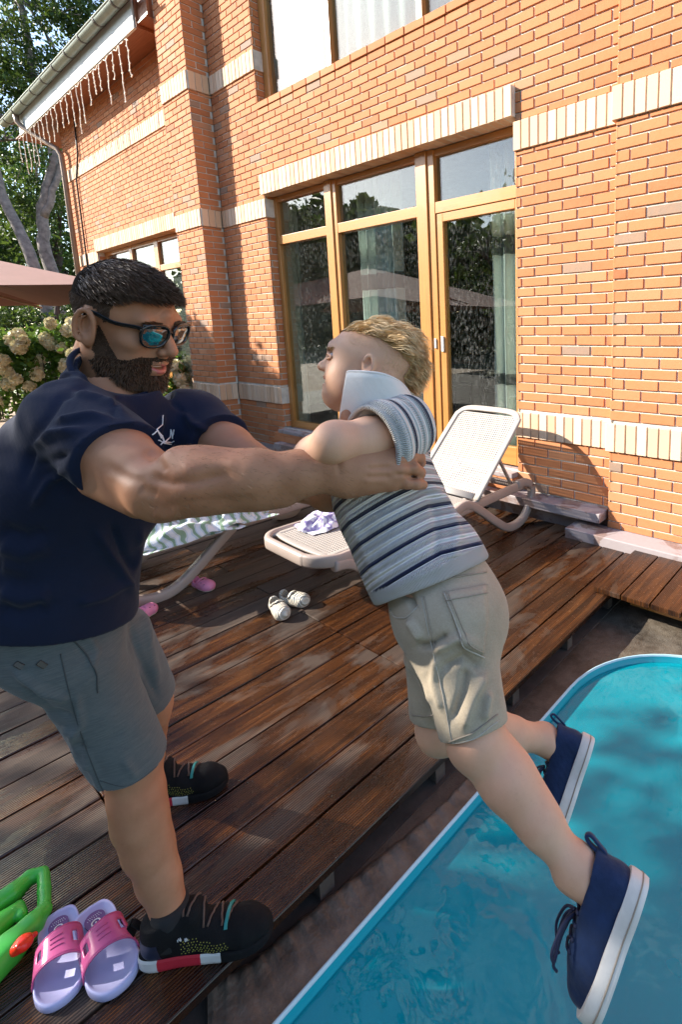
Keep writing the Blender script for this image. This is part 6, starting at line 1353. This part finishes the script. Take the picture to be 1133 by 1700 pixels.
# ---- canvas shoes
def plimsoll(heel, toe, ank, label, seed, L=.172):
    fd = unit(toe - heel); up = unit((ank - heel) - fd * ((ank - heel) @ fd)); lt = np.cross(up, fd); o = heel - fd * .004
    B = np.array([fd, lt, up]); T = lambda P: np.asarray(P, float) @ B + o
    t = thing('canvas_shoe', label, 'shoe', o, 'navy canvas shoes worn by the boy')
    S = SDF((-.02, -.05, .0), (.20, .05, .10), .0019)
    S.chain([(.024, 0, .032), (.07, 0, .034), (.115, -.001, .030), (.142, -.002, .026)], [.0245, .0245, .0285, .0245], .015); S.cone((.026, 0, .04), (.028, 0, .075), .0275, .0290, .012); S.cone((.05, 0, .058), (.105, 0, .040), .0265, .022, .015)
    S.plane((0, 0, .014), (0, 0, -1)); S.cone((.034, 0, .050), (.030, 0, .14), .0245, .030, .004, 'sub'); S.cone((.045, 0, .072), (.07, 0, .085), .018, .02, .004, 'sub'); S.plane((.03, 0, .071), (.10, 0, 1), .003)
    V, F = S.mesh(); V = neigh_smooth(V, F, 2); Nn = vnormals(V, F); mesh_obj('upper', T(V + Nn * (noise3(V, 60, seed, 2) * .0007 + noise3(V, 25, seed + 5, 2) * .0006)[:, None]), F, ['canvas_navy'], t)
    out = smoothpath([(-.008, 0), (.0, .018), (.03, .0275), (.07, .027), (.11, .033), (.145, .032), (.168, .018), (.174, 0), (.168, -.019), (.145, -.033), (.11, -.034), (.07, -.028), (.03, -.0275), (.0, -.018), (-.008, 0)], 61)[:-1] * np.array([1.0, 1.09])
    m = MB(); m.loft([[(x * .985 + .001, y * .94, .0) for x, y in out], [(x, y, .004) for x, y in out], [(x, y, .020) for x, y in out], [(x * .99 + .001, y * .95, .0245) for x, y in out], [(x * .96 + .003, y * .85, .0245) for x, y in out]]); m.v = [T(np.concatenate(m.v))]; so = m.build('sole', 'sole_white', t); smooth_by_angle(so, 45)
    m = MB(); ro = [(x * 1.004, y * 1.012, .0085) for x, y in out]; m.tube(T(ro + ro[:1]), .0011, 5, caps=False); m.build('foxing_line', 'denim_stitch', t, smooth=True)
    m2 = MB(); m2.bar(T(smoothpath([(-.001, 0, .060), (-.006, 0, .076), (-.009, 0, .087), (-.004, 0, .092), (.001, 0, .082), (.003, 0, .064)], 16)), .0040, .013, up=lt, r=.4); m2.build('heel_loop', 'canvas_navy', t, smooth=True)
    lc = MB(); top = lambda x, y: V[np.argmin((V[:, 0] - x) ** 2 + (V[:, 1] - y) ** 2 + np.where(V[:, 2] > .03, 0, 9))]
    for i in range(4):
        x = .074 + i * .014; P = [top(x, y) + np.array((0, 0, .0025)) for y in np.linspace(-.015, .015, 7)]; lc.tube(T(P), .0022, 6)
    rr = random.Random(seed)
    for sg in (-1, 1):
        a = top(.080, sg * .006) + np.array((0, 0, .004)); lc.tube(T(smoothpath([a, a + (.012, sg * .018, .010), a + (.040, sg * .030, .012), a + (.052, sg * .020, .004), a + (.030, sg * .010, .006), a + (.004, 0, .003)], 24)), .0021, 6)
        lc.tube(T(smoothpath([a, a + (.020, sg * .012, .008), a + (.055, sg * .016, .004), a + (.062, sg * .014, -.004)], 16)), .0021, 6)
    lc.build('laces', 'lace_navy', t, smooth=True); [(lambda e: ([e.ball(T(top(.074 + i * .014, sg * .017) + np.array((0, 0, .001))), .0030, 2) for i in range(4)], e.build('eyelets', 'lace_navy', t, smooth=True)))(MB()) for sg in (-1, 1)]
    m = MB(); m.bar(T([(.060, 0, .064), (.050, 0, .078), (.046, 0, .086)]), .030, .004, up=unit(fd + up * .4), r=.3); m.build('tongue', 'canvas_navy', t, smooth=True)
    return t
plimsoll(*SHN, 'navy canvas shoe with a white sole, the one closest to the camera', 71)
plimsoll(*SHF, 'navy canvas shoe with a white sole, half hidden behind the boy\'s calf', 72)

# ================================================================== FURNITURE AND TOYS ON THE DECK
simple('lounger_plastic', (0.36, 0.29, 0.25), 0.45, vary=0.06, scale=5); simple('lounger_mesh', (0.37, 0.335, 0.30), 0.55, vary=0.05)
def lounger(label, loc, rotz, back_deg):
    """sun lounger along +y: foot end at y=0; moulded frame and a perforated sheet"""
    t = thing('sun_lounger', label, 'sun lounger', (0, 0, 0), 'sun loungers on the deck'); hw, L, zs = .31, 1.90, .325; yb = 1.26
    m = MB(); r = .16; foot = [(hw, 1.80, zs), (hw, .9, zs - .012), (hw, r + .12, zs + .0)] + [(hw - r + r * math.cos(a), r - r * math.sin(a), zs + .015 * math.sin(a)) for a in np.linspace(0.1, math.pi / 2, 7)] + [(-hw + r - r * math.sin(a), r - r * math.cos(a), zs + .015 * math.cos(a)) for a in np.linspace(0, math.pi / 2 - .1, 7)] + [(-hw, r + .12, zs), (-hw, .9, zs - .012), (-hw, 1.80, zs)]
    m.bar(smoothpath(foot, 70), .040, .070, r=.35); m.bar([(hw - .01, 1.78, zs), (-hw + .01, 1.78, zs)], .04, .05); m.bar([(hw - .01, yb - .02, zs - .03), (-hw + .01, yb - .02, zs - .03)], .03, .03); smooth_by_angle(m.build('frame', 'lounger_plastic', t), 50)
    def strips(u0, u1, y0, y1, frm, name):
        m = MB(); n = int((u1 - u0) / .0185); k = int((y1 - y0) / .0185)
        for i in range(n + 1):
            x = u0 + (u1 - u0) * i / n; m.obox(frm(x - .0049, y0, 0), frm(x + .0049, y0, 0) - frm(x - .0049, y0, 0), frm(x, y1, 0) - frm(x, y0, 0), frm(x, y0, .004) - frm(x, y0, 0))
        for j in range(k + 1):
            y = y0 + (y1 - y0) * j / k; m.obox(frm(u0, y - .0052, .0012), frm(u1, y, .0012) - frm(u0, y, .0012), frm(u0, y + .0104, .0012) - frm(u0, y, .0012), frm(u0, y, .0046) - frm(u0, y, .0012))
        m.build(name, 'lounger_mesh', t)
    strips(-hw + .05, hw - .05, .10, yb - .03, lambda x, y, z: np.array((x, y, zs + .02 + z)), 'seat_mesh')
    m = MB(); m.bar(smoothpath([(hw - .05, yb - .03, zs + .02), (hw - .05, .18, zs + .02), (hw - .10, .09, zs + .022), (-hw + .10, .09, zs + .022), (-hw + .05, .18, zs + .02), (-hw + .05, yb - .03, zs + .02)], 60), .035, .014); m.build('seat_border', 'lounger_mesh', t, smooth=True)
    a = math.radians(back_deg); ca, sa = math.cos(a), math.sin(a); Bf = lambda x, y, z: np.array((x, yb + y * ca - z * sa, zs + .025 + y * sa + z * ca)); bl = .78
    strips(-.285, .285, .04, bl - .05, Bf, 'backrest_mesh')
    m = MB(); pl = [(.315, 0), (.315, bl - .16), (.30, bl - .06), (.22, bl - .008), (0, bl), (-.22, bl - .008), (-.30, bl - .06), (-.315, bl - .16), (-.315, 0)]; m.bar(np.array([Bf(x, y, .003) for x, y in smoothpath(pl, 70)]), .05, .024, up=Bf(0, 0, 1) - Bf(0, 0, 0), r=.4); m.bar([Bf(-.28, .02, .003), Bf(.28, .02, .003)], .05, .022, up=Bf(0, 0, 1) - Bf(0, 0, 0)); m.build('backrest', 'lounger_mesh', t, smooth=True)
    for sg in (-1, 1):
        x = sg * hw; m = MB(); m.bar(smoothpath([(x, .10, zs - .02), (x, .20, zs - .04), (x, .30, zs - .12), (x, .37, .10), (x, .44, .028), (x, .53, .024), (x, .62, .05)], 30), .050, .060, up=(0, -.6, .8)); m.build('leg', 'lounger_plastic', t, smooth=True)
        m = MB(); m.bar(smoothpath([(x, 1.02, zs + .0), (x, 1.16, zs + .022), (x, 1.30, zs - .06), (x, 1.46, .14), (x, 1.60, .045), (x, 1.72, .024), (x, 1.84, .06), (x, 1.93, .18), (x, 1.94, .28), (x, 1.86, zs + .01), (x, 1.74, zs + .02)], 48), .050, .062, up=(0, -.7, .7)); m.build('leg', 'lounger_plastic', t, smooth=True)
    if back_deg > 10:
        for sg in (-1, 1): m = MB(); m.bar([Bf(sg * .24, .42, -.015), np.array((sg * .24, yb + .50, zs + .01))], .02, .025, up=(1, 0, 0)); m.build('prop', 'lounger_plastic', t)
    t.location = loc; t.rotation_euler = (0, 0, rotz); return t
lounger('taupe plastic sun lounger with its perforated backrest raised, by the brick wall', (-2.57, 1.46, 0.0), math.radians(-2), 44)
lounger('taupe plastic sun lounger lying flat behind the man, crumpled towels on it', (-3.585, 2.76, 0.0), math.radians(180), 0)
def mat_towel():
    n = N('towel'); c = n.coord(); w = n.n('TexWave', wave_type='BANDS', bands_direction='DIAGONAL'); n.put(w.inputs['Vector'], c); w.inputs['Scale'].default_value = 9; w.inputs['Distortion'].default_value = 5
    col = n.ramp(w.outputs['Fac'], [(0.25, (0.62, 0.64, 0.66)), (0.5, (0.30, 0.42, 0.52)), (0.62, (0.66, 0.68, 0.66)), (0.85, (0.20, 0.30, 0.20))]); n.set(color=col, rough=.95, normal=n.bump(n.noise(c, 260, 3), .6, .003)); MT['towel'] = n.m
    n = N('swimwear'); c = n.coord(); col = n.ramp(n.noise(c, 14, 2), [(0.46, (0.72, 0.70, 0.76)), (0.50, (0.24, 0.19, 0.40)), (0.56, (0.36, 0.30, 0.52)), (0.60, (0.74, 0.72, 0.78))]); n.set(color=col, rough=.9); MT['swimwear'] = n.m
mat_towel()
def cloth_pile(name, label, cat, c, sx, sy, h, m, seed, rot=0.0, freq=9):
    G = []; n = 46; r = np.random.default_rng(seed)
    u = np.linspace(-1, 1, n); A, B = np.meshgrid(u, u, indexing='ij'); rad = np.sqrt(A ** 2 + B ** 2); P = np.stack([A, B, 0 * A], -1).reshape(-1, 3); f1 = noise3(P + seed, freq / 6, seed, 3).reshape(n, n); f2 = noise3(P * [1, .5, 1] + seed * 2, freq / 3, seed + 1, 2).reshape(n, n)
    edge = 1 + .22 * noise3(P * 1.2 + 5, 2.0, seed + 2, 2).reshape(n, n); X = A * sx * edge + .25 * sx * f2; Y = B * sy * edge + .2 * sy * f1; Z = h * np.clip(1.15 - (rad / edge) ** 2.2, 0, 1) * (.55 + .9 * np.abs(f1) + .5 * np.abs(f2)) + .004
    cr, sr = math.cos(rot), math.sin(rot); W_ = np.stack([c[0] + X * cr - Y * sr, c[1] + X * sr + Y * cr, c[2] + Z], -1); mb = MB(); mb.grid(W_); return tag(mb.build(name, m, None, smooth=True, solid=.004, subs=1), label, cat)
cloth_pile('towel', 'crumpled white and blue towel heap on the flat sun lounger behind the man', 'towel', (*atz(305, 882, .355)[:2], .352), .22, .26, .13, 'towel', 3)
cloth_pile('towel', 'second towel with green marks further along the same flat lounger', 'towel', (*atz(385, 862, .355)[:2], .352), .16, .22, .10, 'towel', 9)
cloth_pile('swimwear', 'white and violet swimwear left at the foot end of the raised lounger', 'swimwear', (*atz(540, 868, .355)[:2], .352), .13, .17, .085, 'swimwear', 5)
# ---- clogs
simple('clog_pink', (0.66, 0.22, 0.36), 0.5, vary=.08); simple('clog_pale', (0.62, 0.50, 0.42), 0.55); simple('clog_dark', (0.03, 0.02, 0.02), 0.8)
def mat_clogw():
    n = N('clog_white'); c = n.coord(); w = n.n('TexWave', wave_type='RINGS', rings_direction='Y', wave_profile='SIN'); n.put(w.inputs['Vector'], c); w.inputs['Scale'].default_value = 30; w.inputs['Distortion'].default_value = 3; w.inputs['Detail'].default_value = 1
    n.set(color=n.ramp(w.outputs['Fac'], [(0.2, (0.50, 0.44, 0.35)), (0.5, (0.62, 0.56, 0.46)), (1.0, (0.68, 0.63, 0.53))]), rough=.6, normal=n.bump(w.outputs['Fac'], .9, .008)); MT['clog_white'] = n.m
mat_clogw()
def clog(label, heel, toe, m, group, L=.165, strap=True):
    heel, toe = np.array([*heel[:2], 0]), np.array([*toe[:2], 0]); fd = unit(toe - heel); lt = np.cross([0, 0, 1.0], fd); B = np.array([fd, lt, [0, 0, 1.0]]); o = heel; k = L / .165; T = lambda P: np.asarray(P, float) * k @ B + o
    t = thing('clog', label, 'shoe', o, group)
    S = SDF((-.02, -.055, 0), (.20, .055, .085), .0024)
    S.chain([(.028, 0, .028), (.08, 0, .026), (.122, 0, .026)], [.028, .030, .037], .02); S.ell((.118, 0, .030), (.044, .037, .030), .015); S.cone((.02, 0, .03), (.016, 0, .050), .024, .022, .012); S.ell((.09, 0, .042), (.03, .032, .022), .015)
    S.plane((0, 0, .003), (0, 0, -1)); S.cone((.030, 0, .034), (.066, 0, .034), .021, .022, .004, 'sub'); S.cone((.034, 0, .05), (.066, 0, .075), .022, .026, .005, 'sub'); S.cone((.07, 0, .030), (.125, 0, .028), .020, .024, .004, 'sub')
    V, F = S.mesh(); V = neigh_smooth(V, F, 1); zc = V[F].mean(1)[:, 2]; mesh_obj('shell', T(V), F, [m, 'clog_pale'], t, mi=(zc < .014).astype(int))
    if strap:
        mb = MB(); Nn = vnormals(V, F)
        for a, b in ((.10, .012), (.10, -.012), (.118, .022), (.118, 0), (.118, -.022), (.136, .012), (.136, -.012), (.10, .028), (.10, -.028), (.128, .030), (.128, -.030)):
            q = np.argmin((V[:, 0] - a) ** 2 + (V[:, 1] - b) ** 2 + np.where(V[:, 2] > .035, 0, 9)); mb.ball(T(V[q] + Nn[q] * .0002), .0040 * k, 1, (1, 1, .6))
        mb.build('holes', 'clog_dark', t)
    st = MB(); st.bar(T(smoothpath([(.062, .030, .046), (.068, .026, .060), (.070, 0, .068), (.068, -.026, .060), (.062, -.030, .046)], 18)), .013 * k, .004 * k, up=(0, 0, 1.0)); st.build('strap', m, t, smooth=True); return t
clog('pink clog with holes lying by the curved leg of the flat sun lounger', atz(323, 974), atz(366, 985), 'clog_pink', 'pink clogs', .165)
clog('pink clog mostly hidden behind the man\'s shorts', atz(218, 1040), atz(258, 1014), 'clog_pink', 'pink clogs', .165)
clog('cream ridged clog pointing towards the camera, the nearer of its pair', atz(454, 1010), atz(486, 1044), 'clog_white', 'cream clogs', .185, False)
clog('cream ridged clog lying sideways, the farther of its pair', atz(468, 1000), atz(521, 1008), 'clog_white', 'cream clogs', .185, False)
# ---- child's slides
simple('slide_lilac', (0.42, 0.42, 0.66), 0.5, vary=.06); simple('badge_purple', (0.10, 0.02, 0.14), 0.4, vary=.05); simple('badge_ink', (0.015, 0.006, 0.02), .5)
def mat_strap():
    n = N('slide_strap'); n.set(color=(0.72, 0.14, 0.34), rough=.25); n.b.inputs['Transmission Weight'].default_value = .35; n.b.inputs['IOR'].default_value = 1.3; MT['slide_strap'] = n.m
mat_strap()
def slide(label, heel, toe):
    heel, toe = np.array([*heel[:2], 0]), np.array([*toe[:2], 0]); L = np.linalg.norm(toe - heel); fd = unit(toe - heel); lt = np.cross([0, 0, 1.0], fd); k = L / .19; B = np.array([fd, lt, [0, 0, 1.0]]); T = lambda P: np.asarray(P, float) * k @ B + heel
    t = thing('slide_sandal', label, 'sandal', heel, 'lilac and pink slides beside the man\'s foot')
    out = smoothpath([(0, 0), (.006, .022), (.035, .031), (.075, .029), (.115, .036), (.155, .036), (.182, .022), (.19, 0), (.182, -.022), (.155, -.036), (.115, -.036), (.075, -.029), (.035, -.031), (.006, -.022), (0, 0)], 73)[:-1]; c = np.array((.095, 0)); q = lambda s_, z: [((p[0] - c[0]) * s_ + c[0], (p[1]) * s_, z * .75) for p in out]
    m = MB(); m.loft([T(q(.96, .001)), T(q(1.0, .006)), T(q(1.0, .020)), T(q(.97, .024)), T(q(.91, .0225)), T(q(.87, .0175)), T(q(.5, .0165))]); m.build('sole', 'slide_lilac', t, smooth=True)
    G = []
    for v in np.linspace(0, 1, 12):
        row = []
        for a in np.linspace(0, math.pi, 25): x = .078 + v * .062 + .006 * math.sin(a) * (1 - 2 * v) + .010 * math.cos(a) * (v - .5); row.append(T((x, math.cos(a) * (.034 + .004 * v), .012 + .043 * math.sin(a) ** .8 * (1 - .12 * v))))
        G.append(row)
    G = np.array(G); m = MB(); hole = {(i, j) for i in (3, 4, 5, 6) for j in (5, 6)} | {(i, j) for i in (3, 4, 5, 6) for j in (17, 18)}; vs = G.reshape(-1, 3); m.add(vs, [(i * 25 + j, i * 25 + j + 1, (i + 1) * 25 + j + 1, (i + 1) * 25 + j) for i in range(11) for j in range(24) if (i, j) not in hole]); m.build('strap', 'slide_strap', t, smooth=True, solid=.003)
    for e in (0, 11): m = MB(); m.tube(G[e], .0022, 6); m.build('strap_edge', 'slide_strap', t, smooth=True)
    m = MB()
    for zz in range(3): m.tube(np.array([G[3 + zz * 2][j] + [0, 0, .0022] for j in (10, 11, 12, 13, 14)]), .0013, 5)
    m.build('strap_ridges', 'slide_strap', t)
    m = MB(); ov = [(.042 + .021 * math.cos(a), .0150 * math.sin(a) * (1 - .22 * math.cos(a)), 0) for a in np.linspace(0, 2 * math.pi, 32, endpoint=False)]; m.loft([T([(x, y, .0160) for x, y, _ in ov]), T([(x, y, .0190) for x, y, _ in ov])]); bg_ = m.build('badge', 'badge_purple', t)
    m = MB(); m.tube(T([(.046 + .0062 * math.cos(a), .0062 * math.sin(a), .0194) for a in np.linspace(0, 6.2832, 20)]), .0011 * k, 6, caps=False); m.ball(T((.046, 0, .0192)), .0022, 1)
    for i, (x, w) in enumerate(((.030, .008), (.0345, .010))):
        for j in range(7): y = -w + 2 * w * j / 6; m.bar(T([(x - .0011, y - .0004, .0194), (x + .0011, y + .0006, .0194)]), .0008, .0006)
    for a in (-.5, .5): m.bar(T([(.053, a * .012, .0194), (.058, a * .006, .0194)]), .002, .0006)
    m.build('badge_mark', 'print_white', bg_)
    return t
slide('lilac slide with a pink strap, the left one of the pair beside the toy gun', atz(98, 1521, .0), atz(104, 1676, 0))
slide('lilac slide with a pink strap, the right one nearest the black trainer', atz(150, 1516, 0), atz(203, 1652, 0))
# ---- water gun
simple('toy_green', (0.055, 0.44, 0.045), 0.35, vary=.05); simple('toy_red', (0.75, 0.035, 0.012), 0.3, vary=.05)
gun = thing('water_gun', 'bright green toy water gun with a red cap lying on the deck', 'toy gun', (*atz(20, 1570)[:2], 0))
Z = lambda x, y, z=.03: atz(x, y, z)
S = SDF(np.minimum.reduce([Z(-150, 1650), Z(85, 1440), Z(60, 1620)]) - [.05, .06, .03], np.maximum.reduce([Z(-150, 1700), Z(90, 1440), Z(60, 1620)]) + [.06, .07, .05], .0032)
S.chain([Z(-20, 1515), Z(18, 1487), Z(48, 1458), Z(70, 1450)], [.030, .024, .0165, .0155], .008, flat=(0, 0, 1), fr=1.3); S.chain([Z(72, 1455), Z(73, 1478), Z(73, 1500)], [.0150, .0150, .0150], .005, flat=(0, 0, 1), fr=1.2)
S.chain([Z(72, 1512), Z(50, 1540), Z(15, 1575), Z(-40, 1635), Z(-120, 1720)], [.0185, .027, .036, .038, .036], .010, flat=(0, 0, 1), fr=1.15); S.chain([Z(20, 1518), Z(-30, 1560), Z(-120, 1650)], [.022, .040, .045], .012); S.cone(Z(30, 1505), Z(35, 1520), .014, .014, .006)
S.cone(Z(-5, 1560, .075), Z(45, 1520, .068), .006, .006, .004); S.cone(Z(-30, 1540, .078), Z(22, 1506, .06), .006, .005, .004)
S.plane((0, 0, .0015), (0, 0, -1)); S.plane((0, 0, .064), (0, 0, 1), .014)
gV, gF = S.mesh(); mesh_obj('body', neigh_smooth(gV, gF, 1), gF, ['toy_green'], gun)
S = SDF(Z(40, 1570, .03) - .07, Z(40, 1570, .03) + .07, .0022); S.ell(Z(38, 1566, .05), (.021, .021, .016), .0); S.ell(Z(24, 1578, .048), (.013, .011, .012), .006); S.cone(Z(48, 1557, .045), Z(58, 1551, .04), .009, .006, .006); S.cone(Z(38, 1566, .055), Z(30, 1572, .06), .010, .008, .006); S.plane((0, 0, .004), (0, 0, -1))
gV, gF = S.mesh(); mesh_obj('cap', neigh_smooth(gV, gF, 1), gF, ['toy_red'], gun)
# ---- drops of water splashed on the boards
def mat_drop():
    n = N('water_drop'); n.set(color=(0.9, 0.9, 0.9), rough=.03, trans=1.0); n.b.inputs['IOR'].default_value = 1.33; MT['drop'] = n.m
mat_drop()
rng = np.random.default_rng(77); m = MB()
for (x, y, sx, sy, n) in ((690, 1150, 45, 35, 40), (650, 1300, 70, 28, 50), (840, 1110, 30, 40, 60), (900, 1010, 40, 30, 30), (560, 1380, 60, 40, 20), (410, 1312, 30, 14, 12), (350, 1450, 50, 30, 18)):
    for k in range(n):
        p = atz(x + rng.normal() * sx, y + rng.normal() * sy)
        if p[0] > EDGE - .01: continue
        r = abs(rng.normal()) * .0016 + .0010; bm = bmesh.new(); bmesh.ops.create_icosphere(bm, subdivisions=1, radius=1)
        for v in bm.verts: v.co = Vector((p[0] + v.co.x * r, p[1] + v.co.y * r * 1.2, .0005 + max(0, v.co.z) * r * .7))
        m.bm(bm)
stuff(m.build('water_drops', 'drop', None, smooth=True))
